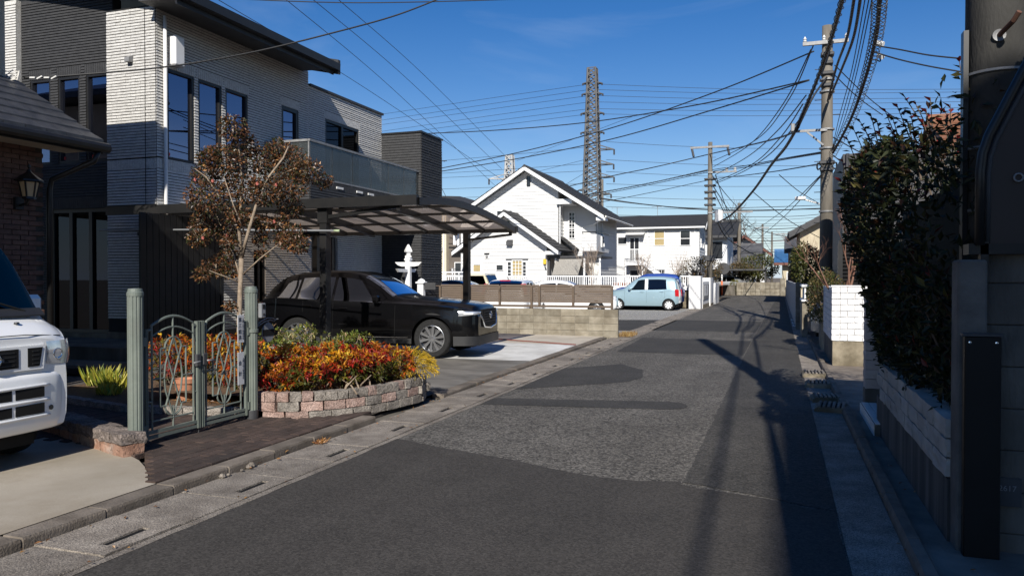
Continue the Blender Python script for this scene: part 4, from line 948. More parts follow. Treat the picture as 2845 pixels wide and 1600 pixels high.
lpart(suv, 'cladding', MB().grid([[(LF-q, -(sinterp(q,c.w)*.97+.014), c.zb(q)+dz) for q in [.43+k*.012 for k in range(74)]] for dz in (.0,.065)]), K['trim'])
lpart(suv, 'cladding', MB().grid([[(LF-q, -(sinterp(q,c.w)*.97+.014), c.zb(q)+dz) for q in [3.28+k*.012 for k in range(76)]] for dz in (.0,.065)]), K['trim'])
lpart(suv, 'rocker_trim', MB().box(LF-3.3,LF-1.28,-.935,-.9,.26,.36), K['trim']); lpart(suv, 'chrome_strip', MB().box(LF-3.25,LF-1.35,-.945,-.935,.375,.39), K['chrome'])
# nose: grille, chrome wing, emblem, lamps, lower bumper
gr = lpart(suv, 'grille', MB().prism([(LF-.01,-.50,.92),(LF-.01,.50,.92),(LF+.01,.42,.58),(LF+.01,-.42,.58)], (.03,0,0)), K['black_matte'])
for k in range(6): lpart(gr, 'grille_slat', MB().box(LF+.028,LF+.036,-.40,.40,.62+k*.048,.632+k*.048), K['trim'])
lpart(suv, 'chrome_wing', MB().tube([(LF-.10,-.70,.90),(LF-.01,-.56,.84),(LF+.03,-.48,.70),(LF+.04,-.40,.585),(LF+.045,0,.545),(LF+.04,.40,.585),(LF+.03,.48,.70),(LF-.01,.56,.84),(LF-.10,.70,.90)], .017, 8), K['chrome'], True)
em = lpart(suv, 'emblem', MB().tube([(LF+.05,.075*math.cos(a),.80+.06*math.sin(a)) for a in [2*math.pi*k/24 for k in range(25)]], .008, 6), K['chrome'], True)
lpart(em, 'emblem_wing', MB().tube([(LF+.05,-.07,.825),(LF+.05,-.03,.81),(LF+.05,0,.775),(LF+.05,.03,.81),(LF+.05,.07,.825)], .008, 6), K['chrome'], True)
for s in (-1,1):
    ct = [(LF-.0,.56),(LF-.0,.69),(LF-.025,.755),(LF-.08,.82),(LF-.15,.86),(LF-.25,.892),(LF-.34,.912)]
    hl = lpart(suv, 'headlight', contour_lamp(ct, s, .80, .90, .016, .05), K['lamp_clear'], True)
    lpart(hl, 'lamp_signature', contour_lamp(ct[3:6], s, .83, .87, .024, 0), K['white_paint'], True)
    lpart(suv, 'fog_vent', MB().prism([(LF-.20,s*.845,.62),(LF-.13,s*.80,.62),(LF-.13,s*.80,.42),(LF-.20,s*.845,.42)], (.02,s*.02,0)), K['black_matte'])
lpart(suv, 'lower_bumper', MB().grid([[(LF-q+.02, y, z) for q, y in ((.45,-.935),(.25,-.90),(.1,-.83),(0,-.70),(-.01,0),(0,.70),(.1,.83),(.25,.90),(.45,.935))] for z in (.24,.30,.42)]), K['trim'], True)
for s in (-1,1): lpart(suv, 'tail_lamp', MB().prism([(-LF+.02,s*.45,1.0),(-LF+.22,s*.87,1.02),(-LF+.22,s*.87,.94),(-LF+.02,s*.45,.94)], (-.03,0,0)), K['lamp_red'])
lpart(suv, 'sunshade', MB().prism([(LF-2.1,-.3,1.12),(LF-2.1,.0,1.12),(LF-2.1,.0,1.32),(LF-2.1,-.15,1.36),(LF-2.1,-.3,1.32)], (.02,0,0)), mat('sunshade', (.45,.62,.6), .7))
for y in (-.4,.4): lpart(suv, 'seat', MB().cham(LF-2.75,LF-2.6,y-.24,y+.24,.7,1.25,.05).cham(LF-2.74,LF-2.64,y-.12,y+.12,1.28,1.45,.04), K['black_matte'])
lpart(suv, 'inspection_sticker', MB().box(LF-2.12,LF-2.10,-.5,-.45,1.36,1.41), K['white_paint'])
# --- white kei van at the left edge
VAN = dict(L=3.395, rw=.275, ra=.32, axles=(.60,2.99), tw=.16, rr=.62, e=.06, step=.03,
  sill=[(0,.30),(.3,.25),(3.395,.30)],
  top=[(0,1.03),(.012,1.055),(.05,1.085),(.14,1.14),(.23,1.185),(.27,1.215),(.46,1.50),(.64,1.755),(.76,1.87),(.95,1.92),(1.6,1.95),(3.2,1.92),(3.34,1.86),(3.395,1.3)],
  belt=[(0,.95),(.03,1.0),(.12,1.07),(.25,1.12),(.5,1.16),(3.3,1.17),(3.395,1.1)],
  w=[(0,.675),(.03,.70),(.10,.722),(.25,.735),(3.3,.735),(3.395,.70)],
  wr=[(0,.58),(.05,.63),(.2,.665),(.3,.675),(.6,.645),(.9,.61),(3.3,.61),(3.395,.58)],
  sidewin=[(.45,1.5,.74,1.5,.1,.88),(1.58,2.4,1.58,2.4,.1,.88)], screen=(.285,.74,.955,.93), wglass=K['van_glass'], sglass=K['van_glass'], seams=[(.42,.34,1.12),(1.54,.32,1.15)], handles=[(1.4,.98)])
van, vc = build_car('minivan', 'white kei van parked nose to the street at the left edge', VAN, (-5.67-1.70,4.20,.085), 0, K['p_white'], K['alloy'], 7, cat='van')
V = 3.395/2
bp = MB(); ys = [-.742,-.735,-.71,-.66,-.55,-.3,0,.3,.55,.66,.71,.735,.742]; off = [.30,.16,.06,.015,-.02,-.035,-.04,-.035,-.02,.015,.06,.16,.30]
zs = [(.27,.05),(.29,.015),(.36,0),(.50,-.005),(.62,-.005),(.70,0),(.735,.015),(.75,.05)]
bp.grid([[(V-o-dx, y*(1 if abs(y)<.7 else 1.004), z) for y, o in zip(ys,off)] for z, dx in zs]); lpart(van, 'bumper', bp, K['p_white'], 50)
for (z0, z1, y0, y1) in ((.55,.63,-.43,-.18),(.55,.63,-.15,.15),(.55,.63,.18,.43),(.42,.50,-.43,-.18),(.42,.50,-.15,.15),(.42,.50,.18,.43)):
    lpart(van, 'intake', MB().box(V+.024,V+.0445,y0,y1,z0,z1), K['black_matte'])
for z in (.40,.525,.645): lpart(van, 'intake_lip', MB().tube([(V+.025,-.49,z-.005),(V+.04,-.44,z),(V+.048,0,z),(V+.04,.44,z),(V+.025,.49,z-.005)], .011, 6), K['p_white'], True)
for s in (-1,1): lpart(van, 'tow_cap', MB().lathe([(.0,.004),(.02,.004),(.02,0)], (V+.03,s*.50,.45), 14, axis='X'), K['trim'])
# upper face: frame, dark slots, emblem, lamps
lpart(van, 'grille_frame', MB().prism([(V-.03,-.46,.97),(V-.03,.46,.97),(V-.03,.44,.775),(V-.03,-.44,.775)], (.055,0,0)), K['p_white'])
for (a, b) in ((-.43,-.30),(-.22,.22),(.30,.43)):
    g_ = lpart(van, 'grille', MB().prism([(V+.018,a,.95),(V+.018,b,.95),(V+.018,b-.03*(b>.3)+.0,.80),(V+.018,a+.03*(a<-.3),.80)], (.012,0,0)), K['black_matte'])
    for k in range(4): lpart(g_, 'grille_slat', MB().box(V+.028,V+.034,a+.035,b-.035,.82+k*.033,.828+k*.033), K['trim'])
e_ = lpart(van, 'emblem', MB().tube([(V+.042,.058*math.cos(a),.875+.058*math.sin(a)) for a in [2*math.pi*k/28 for k in range(29)]], .011, 6), K['chrome'], True)
lpart(e_, 'emblem_bar', MB().box(V+.036,V+.05,-.085,.085,.862,.888), K['chrome'])
text_mesh('lettering', 'NISSAN', .024, K['trim'], Matrix.Translation((V+.0505,0,.875)) @ RX, e_, world=False)
for s in (-1,1):
    ct = [(V+.002,.47),(V+.002,.57),(V,.64),(V-.012,.685),(V-.04,.708),(V-.10,.724),(V-.18,.733)]
    hl = lpart(van, 'headlight', contour_lamp(ct, s, .78, 1.0, .014, .03), K['lamp_clear'], True)
    lpart(hl, 'lamp_reflector', MB().lathe([(0,.002),(.04,.008),(.045,.012),(.048,.0)], (V+.008,s*.58,.885), 18, axis='X'), K['chrome'], True)
    lpart(hl, 'indicator', MB().prism([(V-.17,s*.735,.99),(V-.23,s*.738,.99),(V-.23,s*.738,.82),(V-.17,s*.735,.80)], (.0,s*.015,0)), mat('amber', (.55,.28,.12), .2, coat=1.0))
    lpart(van, 'door_mirror', MB().cham(V-.68,V-.56,s*.84-.07,s*.86+.07,1.14,1.36,.035), K['p_white'])
lpart(van, 'wiper_cowl', MB().prism([(V-.20,-.64,1.19),(V-.20,.64,1.19),(V-.285,.66,1.245),(V-.285,-.66,1.245)], (0,0,.012)), K['trim'])
for (a, b) in ((.5,-.05),(-.05,-.5)): lpart(van, 'wiper', MB().tube([(V-.255,a,1.235),(V-.315,lerp(a,b,.4),1.315),(V-.33,b,1.335)], .009, 6), K['black_matte'])
lpart(van, 'washer_nozzle', MB().lathe([(.022,0),(.018,.012),(0,.014)], (V-.13,.33,1.14), 10), K['trim'])
lpart(van, 'dashboard', MB().prism([(V-.42,-.62,1.2),(V-.42,.62,1.2),(V-.95,.62,1.22),(V-.95,-.62,1.22)], (0,0,.03)), K['trim'])
for y in (-.34,.34): lpart(van, 'seat', MB().cham(V-1.6,V-1.42,y-.23,y+.23,.75,1.4,.05).cham(V-1.58,V-1.48,y-.11,y+.11,1.42,1.6,.04), K['seat'])
lpart(van, 'bonnet_seam', MB().tube([(V-.03,-.64,1.03),(V+.002,-.3,1.055),(V+.004,.3,1.055),(V-.03,.64,1.03)], .004, 5), K['black_matte'])
# --- light blue hatchback and the blue car behind it, in the gravel lot
K['kei_glass'] = glass('kei_glass', (.4,.42,.44), .02, (.10,.105,.10))
KEI = dict(L=3.395, rw=.275, ra=.31, axles=(.51,2.935), tw=.16, rr=.66, e=.07, step=.05,
  sill=[(0,.30),(.3,.22),(3.1,.22),(3.395,.36)],
  top=[(0,.80),(.04,.90),(.15,.96),(.6,1.03),(.72,1.06),(1.1,1.36),(1.42,1.56),(1.7,1.63),(2.4,1.645),(3.0,1.60),(3.22,1.53),(3.33,1.2),(3.395,.85)],
  belt=[(0,.72),(.06,.82),(.3,.90),(.7,.955),(2.4,.99),(3.25,1.02),(3.395,.8)],
  w=[(0,.58),(.05,.65),(.15,.70),(.4,.735),(3.0,.735),(3.25,.71),(3.395,.63)],
  wr=[(0,.48),(.15,.58),(.7,.64),(1.1,.60),(1.5,.56),(2.9,.56),(3.2,.555),(3.395,.5)],
  sidewin=[(.98,1.80,1.46,1.80,.06,.90),(1.95,2.85,1.95,2.80,.06,.90)], screen=(.80,1.42,.9,.88), rear=(3.215,3.325,.86,.86),
  seams=[(.82,.30,.95),(1.88,.27,1.0),(2.75,.6,1.0)], handles=[(1.66,.885),(2.6,.90)], mirror=(1.08,1.03), sglass=K['kei_glass'])
wg, kc = build_car('hatchback', 'light blue boxy hatchback parked on the gravel beside the fence', KEI, (-6.22,37.75,.0), math.pi, K['p_blue'], K['white_paint'], 8, sw=.04)
for s in (-1,1): lpart(wg, 'tail_lamp', MB().prism([(-3.395/2+.02,s*.60,1.0),(-3.395/2+.17,s*.712,1.02),(-3.395/2+.15,s*.725,.70),(-3.395/2+.0,s*.60,.68)], (-.02,s*.012,0)), K['lamp_red'])
lpart(wg, 'pillar_trim', MB().prism([(3.395/2-1.805,.722,1.0),(3.395/2-1.945,.722,1.0),(3.395/2-1.945,.60,1.51),(3.395/2-1.805,.60,1.51)], (0,.012,0)), K['p_white'])
lpart(wg, 'headrest', MB().cham(-.1,0,.2,.45,1.15,1.32,.03), mat('seat_green', (.25,.33,.15), .8))
K2 = dict(KEI); K2['top'] = [(a, z*1.085+(.0 if z < 1 else .01)) for a, z in KEI['top']]; K2['belt'] = [(a, z*1.03) for a, z in KEI['belt']]
bl_, k2 = build_car('hatchback', 'dark blue tall car half hidden behind the light blue hatchback', K2, (-6.28,39.35,.0), math.pi, K['p_navy'], K['alloy'], 8, sw=.04)
for s in (-1,1): lpart(bl_, 'tail_lamp', MB().prism([(-3.395/2-.01,s*.60,1.0),(-3.395/2+.15,s*.71,1.0),(-3.395/2+.15,s*.71,.6),(-3.395/2-.01,s*.60,.6)], (-.02,0,0)), K['chrome'])
lpart(bl_, 'spoiler', MB().prism([(-1.45,-.55,1.72),(-1.45,.55,1.72),(-1.80,.5,1.69),(-1.80,-.5,1.69)], (0,0,.04)), K['trim'])
# --- cars behind the louvre fence
SED = dict(KEI); SED.update(L=4.2, axles=(.8,3.4), rw=.31, ra=.35,
  sill=[(0,.36),(.3,.24),(3.9,.24),(4.2,.36)], top=[(0,.7),(.05,.82),(.9,.96),(1.15,1.0),(1.6,1.28),(2.0,1.44),(2.5,1.49),(3.1,1.44),(3.6,1.25),(3.9,1.05),(4.15,1.0),(4.2,.8)],
  belt=[(0,.62),(.2,.76),(1.1,.88),(3.6,.95),(4.2,.75)], w=[(0,.66),(.1,.76),(.4,.84),(3.8,.84),(4.1,.78),(4.2,.7)], wr=[(0,.55),(1.1,.7),(1.6,.63),(2.2,.57),(3.2,.56),(3.9,.65),(4.2,.58)],
  sidewin=[(1.42,2.4,1.95,2.4,.08,.9),(2.46,3.3,2.46,3.1,.08,.9)], screen=(1.22,1.98,.9,.87), rear=(3.15,3.75,.86,.84), seams=[(2.43,.3,.9)], handles=[(2.25,.8),(3.1,.82)], mirror=(1.5,.92))
build_car('sedan', 'white car with slanting windscreen behind the short white post', SED, (-12.75,25.6,.0), R(-20), K['p_white'], K['alloy'], 8)
build_car('sedan', 'black car with chrome trim behind the left end of the brown fence', SED, (-12.0,28.6,.0), R(-6), K['p_black'], K['alloy'], 8)
HAT = dict(KEI); HAT.update(L=3.7, axles=(.6,3.1), top=[(a*3.7/3.395, z*.93) for a,z in KEI['top']], belt=[(a*1.09,z) for a,z in KEI['belt']], w=[(a*1.09,v*1.14) for a,v in KEI['w']], wr=[(a*1.09,v*1.15) for a,v in KEI['wr']], sill=[(0,.3),(.3,.24),(3.4,.24),(3.7,.36)],
  sidewin=[(1.08,1.95,1.6,1.95,.06,.9),(2.1,3.1,2.1,3.05,.06,.9)], screen=(.9,1.55,.9,.88), rear=(3.38,3.62,.85,.8), seams=[], handles=[], mirror=(1.2,1.03))
ht, hc = build_car('hatchback', 'white hatchback showing its dark rear window and red lamps over the fence', HAT, (-9.55,27.9,.0), R(96), K['p_white'], K['alloy'], 8)
for s in (-1,1): lpart(ht, 'tail_lamp', MB().prism([(-3.7/2-.0,s*.60,1.36),(-3.7/2+.16,s*.76,1.36),(-3.7/2+.05,s*.83,1.02),(-3.7/2-.05,s*.74,1.0)], (-.06,s*.02,0)), K['lamp_red'])
lpart(ht, 'brake_lamp', MB().box(-3.7/2+.12,-3.7/2+.16,-.2,.2,1.46,1.49), K['lamp_red']); lpart(ht, 'aerial', MB().tube([(-1.2,.0,1.5),(-1.45,.0,1.62)], .012, 5), K['black_matte'])
build_car('sedan', 'white sedan with dark side windows next to the white hatchback', SED, (-8.35,30.9,.0), R(8), K['p_white'], K['alloy'], 8)
TK = empty('mini_truck', (-14.3,33.5,0), label='cream mini truck with railed cargo bed behind the fence', cat='truck')
tx, ty = -13.6, 33.5
put('cab', MB().prism([(tx-.0,ty-.7,.45),(tx+1.15,ty-.7,.45),(tx+1.15,ty-.7,1.05),(tx+.85,ty-.7,1.75),(tx+.0,ty-.7,1.78)], (0,1.4,0)), K['p_cream'], TK)
put('windscreen', MB().quad((tx+1.15,ty-.62,1.1),(tx+1.15,ty+.62,1.1),(tx+.88,ty+.6,1.70),(tx+.88,ty-.6,1.70)).xf(Matrix.Translation((.008,0,.004))), K['car_glass'], TK)
put('side_window', MB().prism([(tx+.15,ty-.705,1.08),(tx+1.0,ty-.705,1.08),(tx+.8,ty-.705,1.66),(tx+.15,ty-.705,1.66)], (0,.003,0)), K['car_glass_dark'], TK)
put('cargo_bed', MB().box(tx-2.1,tx-.06,ty-.7,ty+.7,.62,.92), K['p_cream'], TK)
mb = MB()
put('bed_rail', MB().box(tx-2.1,tx+1.0,ty-.72,ty-.68,1.80,1.86).box(tx-2.1,tx+1.0,ty-.72,ty-.68,1.70,1.72), K['white_paint'], TK)
for k in range(7): put('bed_post', MB().box(tx-2.08+k*.33,tx-2.04+k*.33,ty-.72,ty-.68,.92,1.80), K['white_paint'], TK)
for dx in (.5,-1.55):
    for s in (-1,1): wheel(TK, tx+dx-(-14.3), s*.6, .27, .15, s, K['steel'], 6, .6)
# ------------------------------------------------------------ white houses behind the gravel lot
K['siding'] = mat('siding', (.58,.575,.56), .6, (.63,.625,.61), .6, rnd=.03)
K['pane_dark'] = mat('pane_dark', (.02,.022,.025), .06, (.03,.032,.035), 1.5, spec=.6)
K['pane_blind'] = mat('pane_blind', (.36,.28,.13), .3, (.42,.33,.17), 2, spec=.5)
K['shingle'] = mat('shingle', (.030,.030,.031), .8, (.048,.047,.046), 6, bump=.3, bscale=30, rnd=.12)
sheet('raised_plot', [(-60,41.0),(-4.25,41.0),(-4.25,61.5),(-60,61.5)], .93, 'earth'); sheet('raised_plot', [(-60,61.5),(-4.25,61.5),(-4.25,72),(-60,72)], .926, 'earth')
def boards(P, parent, z0, z1, ext, h=.21, m='siding', out=.026):
    n = max(1, int(round((z1-z0)/h))); h = (z1-z0)/n
    for i in range(n):
        a, b = z0+i*h, z0+(i+1)*h; u0a, u1a = ext(a+.001); u0b, u1b = ext(b-.001)
        if u1a-u0a < .05: continue
        q = [P.p(u0a,a+.015,out),P.p(u1a,a+.015,out),P.p(u1b,b,out*.2),P.p(u0b,b,out*.2)]
        put('siding_board', MB().prism(q, -P.n*(out*.29)) if False else MB().add(q+[P.p(u0a,a+.015,0),P.p(u1a,a+.015,0)], [(0,1,2,3),(5,4,0)[::-1] if False else (4,5,1,0)]), K[m], parent)
def farwin(P, parent, u0, u1, z0, z1, pane='pane_dark', fr='white_paint', f=.05, bars=None, split=None, hsplit=None, name='window', o=.06):
    mb = MB(); P.box(mb,u0-f,u1+f,z0-f,z0,0,o+.02); P.box(mb,u0-f,u1+f,z1,z1+f,0,o+.02); P.box(mb,u0-f,u0,z0,z1,0,o+.02); P.box(mb,u1,u1+f,z0,z1,0,o+.02)
    for t in (split or ()): u = lerp(u0,u1,t); P.box(mb,u-f*.5,u+f*.5,z0,z1,0,o+.015)
    for t in (hsplit or ()): z = lerp(z0,z1,t); P.box(mb,u0,u1,z-f*.5,z+f*.5,0,o+.017)
    if bars:
        for k in range(1,bars[0]): u = lerp(u0,u1,k/bars[0]); P.box(mb,u-.014,u+.014,z0,z1,0,o+.01)
        for k in range(1,bars[1]): z = lerp(z0,z1,k/bars[1]); P.box(mb,u0,u1,z-.014,z+.014,0,o+.012)
    w = put(name, mb, K[fr], parent); g = MB(); P.box(g,u0,u1,z0,z1,0,o*.55); put('pane', g, K[pane], w); return w
def slope(parent, e0, e1, r0, r1, n=10, th=.07, m='shingle', name='roof'):
    """pitched slope of overlapping courses from eave e0-e1 to ridge r0-r1"""
    e0, e1, r0, r1 = map(Vector, (e0,e1,r0,r1)); nrm = (e1-e0).cross(r0-e0).normalized()
    if nrm.z < 0: nrm = -nrm
    base = put(name, MB().prism([e0,e1,r1,r0], nrm*th), K[m], parent)
    for i in range(n):
        a, b = i/n, (i+1)/n + .01
        p = [e0.lerp(r0,a)+nrm*(th+.035), e1.lerp(r1,a)+nrm*(th+.035), e1.lerp(r1,b)+nrm*(th+.008), e0.lerp(r0,b)+nrm*(th+.008)]
        put('shingle_course', MB().prism(p, -nrm*.02), K[m], base)
    return base
GH = empty('gabled_house', (-14.5,47,.9), label='white gabled house with dark roof, balcony and veranda', cat='house')
YM, YW, YB = 45.5, 43.5, 46.7
ax, az, sl_ = -14.79, 8.35, .63
PM = Plane((0,YM),(1,0),(0,-1)); PW = Plane((0,YW),(1,0),(0,-1)); PB = Plane((0,YB),(1,0),(0,-1))
def gab(x): return az - abs(x-ax)*sl_
put('wall', MB().prism([(-19.3,YM,.9),(-12.83,YM,.9),(-12.83,YM,gab(-12.83)-.1),(ax,YM,az-.12),(-19.3,YM,gab(-19.3)-.1)], (0,8,0)), K['siding'], GH)
put('wall', MB().prism([(-12.83,YB,.9),(-10.75,YB,.9),(-10.75,YB,gab(-10.75)-.1),(-12.83,YB,gab(-12.83)-.1)], (0,6.5,0)), K['siding'], GH)
boards(PM, GH, .95, az-.2, lambda z: (max(-19.3, ax-(az-.12-z)/sl_), min(-12.84, ax+(az-.12-z)/sl_)))
boards(PB, GH, .95, 7.0, lambda z: (-12.82, min(-10.76, ax+(az-.12-z)/sl_)))
PS = Plane((-12.83,YM),(0,1),(1,0)); boards(PS, GH, .95, 7.0, lambda z: (0.01,1.19))
PE = Plane((-10.75,YB),(0,1),(1,0)); boards(PE, GH, .95, 5.6, lambda z: (0.01,6.4))
# main roof
for s in (-1,1):
    xe = ax + s*4.95
    slope(GH, (xe,YM-.72,gab(xe)),(xe,YM+8.4,gab(xe)),(ax,YM-.72,az),(ax,YM+8.4,az), 14)
    put('barge_board', MB().prism([(xe,YM-.73,gab(xe)-.20),(ax,YM-.73,az-.20),(ax,YM-.73,az+.03),(xe,YM-.73,gab(xe)+.03)], (0,.04,0)), K['white_paint'], GH)
    put('soffit', MB().prism([(xe,YM-.69,gab(xe)-.04),(ax,YM-.69,az-.04),(ax,YM+.02,az-.04),(xe,YM+.02,gab(xe)-.04)], (0,0,.03)), K['white_paint'], GH)
put('ridge_cap', MB().prism([(ax-.16,YM-.76,az+.0),(ax,YM-.76,az+.16),(ax+.16,YM-.76,az+.0)], (0,9,0)), K['shingle'], GH)
put('eave_box', MB().box(-10.35,-9.8,YM-.5,YM+.3,4.98,5.22), K['white_paint'], GH); put('eave_box', MB().box(-12.85,-11.9,YM-.3,YB,6.05,6.35), K['white_paint'], GH)
put('gutter', MB().tube([(-9.78,YM-.5,5.2),(-9.78,YM+8.4,5.2)], .07, 8), K['white_dull'], GH); put('downpipe', MB().tube([(-10.0,YM-.1,5.1),(-10.9,YB-.1,4.85),(-11.6,YB-.06,4.7),(-11.6,YB-.06,1.0)], .035, 6), K['white_paint'], GH)
put('downpipe', MB().tube([(-12.0,YM-.2,6.3),(-12.7,YM-.06,6.0),(-12.7,YM-.06,3.3)], .035, 6), K['white_paint'], GH)
farwin(PM, GH, -14.83,-14.63,7.25,7.85, fr='black_matte', f=.01, name='gable_vent')
farwin(PM, GH, -16.8,-16.35,5.35,5.75); farwin(PM, GH, -16.27,-15.82,5.35,5.75)
farwin(PB, GH, -12.43,-12.1,4.05,5.62, bars=(2,7), hsplit=[.37]); 
# lower wing
wx, wz, ws = -15.43, 5.44, .70
def gw(x): return wz - abs(x-wx)*ws
put('wall', MB().prism([(-18.2,YW,.9),(-12.95,YW,.9),(-12.95,YW,gw(-12.95)-.06),(wx,YW,wz-.1),(-18.2,YW,gw(-18.2)-.06)], (0,YM-YW-.01,0)), K['siding'], GH)
boards(PW, GH, .95, wz-.2, lambda z: (max(-18.2, wx-(wz-.1-z)/ws), min(-12.96, wx+(wz-.1-z)/ws)))
for s in (-1,1):
    xe = wx + s*3.35
    slope(GH, (xe,YW-.68,gw(xe)),(xe,YM+1.0,gw(xe)) if s > 0 else (xe,YM,gw(xe)),(wx,YW-.68,wz),(wx,YM+(.8 if s > 0 else 0),wz), 11)
    put('barge_board', MB().prism([(xe,YW-.69,gw(xe)-.19),(wx,YW-.69,wz-.19),(wx,YW-.69,wz+.03),(xe,YW-.69,gw(xe)+.03)], (0,.04,0)), K['white_paint'], GH)
    put('soffit', MB().prism([(xe,YW-.65,gw(xe)-.04),(wx,YW-.65,wz-.04),(wx,YW+.02,wz-.04),(xe,YW+.02,gw(xe)-.04)], (0,0,.03)), K['white_paint'], GH)
put('ridge_cap', MB().prism([(wx-.14,YW-.72,wz+.02),(wx,YW-.72,wz+.15),(wx+.14,YW-.72,wz+.02)], (0,2.9,0)), K['shingle'], GH)
slope(GH, (-11.85,YB-.9,3.25),(-11.85,YB-.02,3.25),(-12.83,YB-.9,4.05),(-12.83,YB-.02,4.05), 4)
put('eave_box', MB().box(-12.95,-12.15,YW-.45,YW+.1,2.92,3.12), K['white_paint'], GH)
farwin(PW, GH, -15.46,-15.30,4.72,4.95, fr='black_matte', f=.01, name='gable_vent')
put('vent_hood', MB().prism([(-15.42,YW,3.85),(-15.42,YW-.25,3.72),(-15.42,YW-.28,3.5),(-15.42,YW,3.5)], (.35,0,0)), K['dark_grey'], GH)
vf = put('extractor', MB().box(-16.88,-16.58,YW-.05,YW-.015,2.7,2.98), K['white_dull'], GH); put('extractor_cover', MB().box(-16.88,-16.58,YW-.12,YW-.015,2.98,3.05), K['black_matte'], vf); put('extractor_dome', MB().lathe([(0,-.09),(.06,-.07),(.085,-.02),(.085,0)], (-16.73,YW-.06,2.84), 14, axis='Y'), K['steel'], vf)
farwin(PW, GH, -16.1,-15.7,2.02,2.33, f=.03); farwin(PW, GH, -17.6,-17.15,1.85,2.35, pane='pane_blind', f=.12)
farwin(PW, GH, -15.08,-14.50,1.55,2.58, pane='pane_blind', bars=(3,5)); farwin(PW, GH, -15.38,-15.18,1.62,2.5, bars=(1,4)); farwin(PW, GH, -14.42,-14.24,1.62,2.5, bars=(1,4))
put('window_hood', MB().box(-15.5,-14.1,YW-.12,YW-.015,2.66,2.7), K['dark_grey'], GH)
put('meter_box', MB().cham(-13.15,-12.97,YW-.14,YW-.016,2.36,2.66,.015), mat('meter_yellow', (.62,.40,.03), .5), GH); put('meter', MB().tube([(-13.06,YW-.08,2.36),(-13.04,YW-.09,2.2),(-12.98,YW-.1,2.06)], .04, 6), K['dark_grey'], GH)
# balcony on the right-hand side
put('balcony', MB().box(-11.25,-10.35,YM-.35,YB+2.0,3.15,4.18), K['siding'], GH); boards(Plane((0,YM-.35),(1,0),(0,-1)), GH, 3.17, 4.17, lambda z: (-11.25,-10.35), .2)
put('balcony_rail', MB().box(-11.25,-10.33,YM-.36,YM-.32,4.28,4.34).box(-10.37,-10.33,YM-.32,YB+2,4.28,4.34).box(-11.22,-11.18,YM-.35,YM-.33,4.18,4.28).box(-10.42,-10.38,YM-.35,YM-.33,4.18,4.28), K['black_metal'], GH)
farwin(Plane((-10.35,YM),(0,1),(1,0)), GH, .9,1.5,3.5,4.1); farwin(PE, GH, .3,1.6,4.2,5.3, pane='curtain')
# veranda
V0 = YW+.3
put('veranda_roof', MB().box(-12.9,-9.7,V0-.25,YB,2.72,2.84), K['dark_grey'], GH)
for x in (-12.85,-12.45,-10.72,-9.8): put('veranda_post', MB().box(x-.05,x+.05,V0-.2,V0-.1,.93,2.72), K['white_paint'] if x > -12.6 else K['dark_grey'], GH)
put('sunblind', MB().prism([(-12.42,V0-.24,2.66),(-10.82,V0-.24,2.66),(-10.95,V0-.75,1.72),(-12.5,V0-.75,1.72)], (0,-.012,0)), mat('sunblind', (.20,.185,.165), .9, (.34,.32,.28), 30, stretch=(1,1,.2)), GH)
farwin(Plane((0,YB),(1,0),(0,-1)), GH, -10.62-.1,-10.0-.1,1.3,2.6, split=[.5]) if False else None
put('veranda_screen', MB().box(-10.55,-9.85,V0+.2,V0+.24,.95,2.6), K['curtain'], GH)
# TV tower side aerial
# ------------------------------------------------------------ white flats with the outside stair
FL = empty('white_flats', (-10,63,.9), label='two storey white flats with black roof and an outside stair', cat='building')
YF = 62; PF = Plane((0,YF),(1,0),(0,-1)); PFe = Plane((-5.95,YF),(0,1),(1,0))
put('wall', MB().prism([(-13.75,YF,.9),(-5.95,YF,.9),(-5.95,YF,5.6),(-13.75,YF,5.6)], (0,5,0)), K['siding'], FL)
put('wall', MB().prism([(-5.95,YF,5.6),(-5.95,YF+5,5.6),(-5.95,YF+2.5,6.45)], (-7.8,0,0)), K['siding'], FL)
boards(PF, FL, .95, 5.55, lambda z: (-13.75,-5.96), .24); boards(PFe, FL, 2.15, 5.55, lambda z: (.01,4.99), .24)
slope(FL, (-14.1,YF-.4,5.52),(-5.45,YF-.4,5.52),(-14.0,YF+2.5,6.62),(-5.4,YF+2.5,6.62), 9, .1, 'roof_black'); slope(FL, (-14.1,YF+5.4,5.52),(-5.45,YF+5.4,5.52),(-14.0,YF+2.5,6.62),(-5.4,YF+2.5,6.62), 4, .1, 'roof_black')
put('gutter', MB().box(-14.1,-5.5,YF-.5,YF-.4,5.46,5.58), K['white_paint'], FL)
put('barge_board', MB().prism([(-5.44,YF-.42,5.5),(-5.44,YF+2.5,6.6),(-5.44,YF+5.4,5.5),(-5.44,YF+5.4,5.3),(-5.44,YF+2.5,6.35),(-5.44,YF-.42,5.3)], (.04,0,0)), K['white_paint'], FL)
farwin(PF, FL, -9.45,-8.70,4.15,5.3, pane='pane_blind', hsplit=[.46]); farwin(PF, FL, -7.4,-6.68,4.13,5.27, hsplit=[.46]); farwin(PF, FL, -12.4,-11.72,4.3,4.82, f=.04)
farwin(PFe, FL, .8,1.5,4.0,5.2, hsplit=[.45]); farwin(PFe, FL, 2.4,3.1,4.0,5.2, hsplit=[.45]); farwin(PF, FL, -9.4,-8.62,1.72,2.2); farwin(PF, FL, -6.5,-6.1,1.6,2.1, fr='dark_grey')
dd_ = farwin(PF, FL, -11.42,-10.72,2.95,4.75, split=[.5], name='door'); farwin(PF, FL, -11.42,-10.7,1.1,2.15, name='door', fr='white_paint')
put('canopy', MB().prism([(-11.75,YF-.9,4.98),(-10.2,YF-.9,4.98),(-10.2,YF-.02,5.18),(-11.75,YF-.02,5.18)], (0,0,.05)), K['white_dull'], FL)
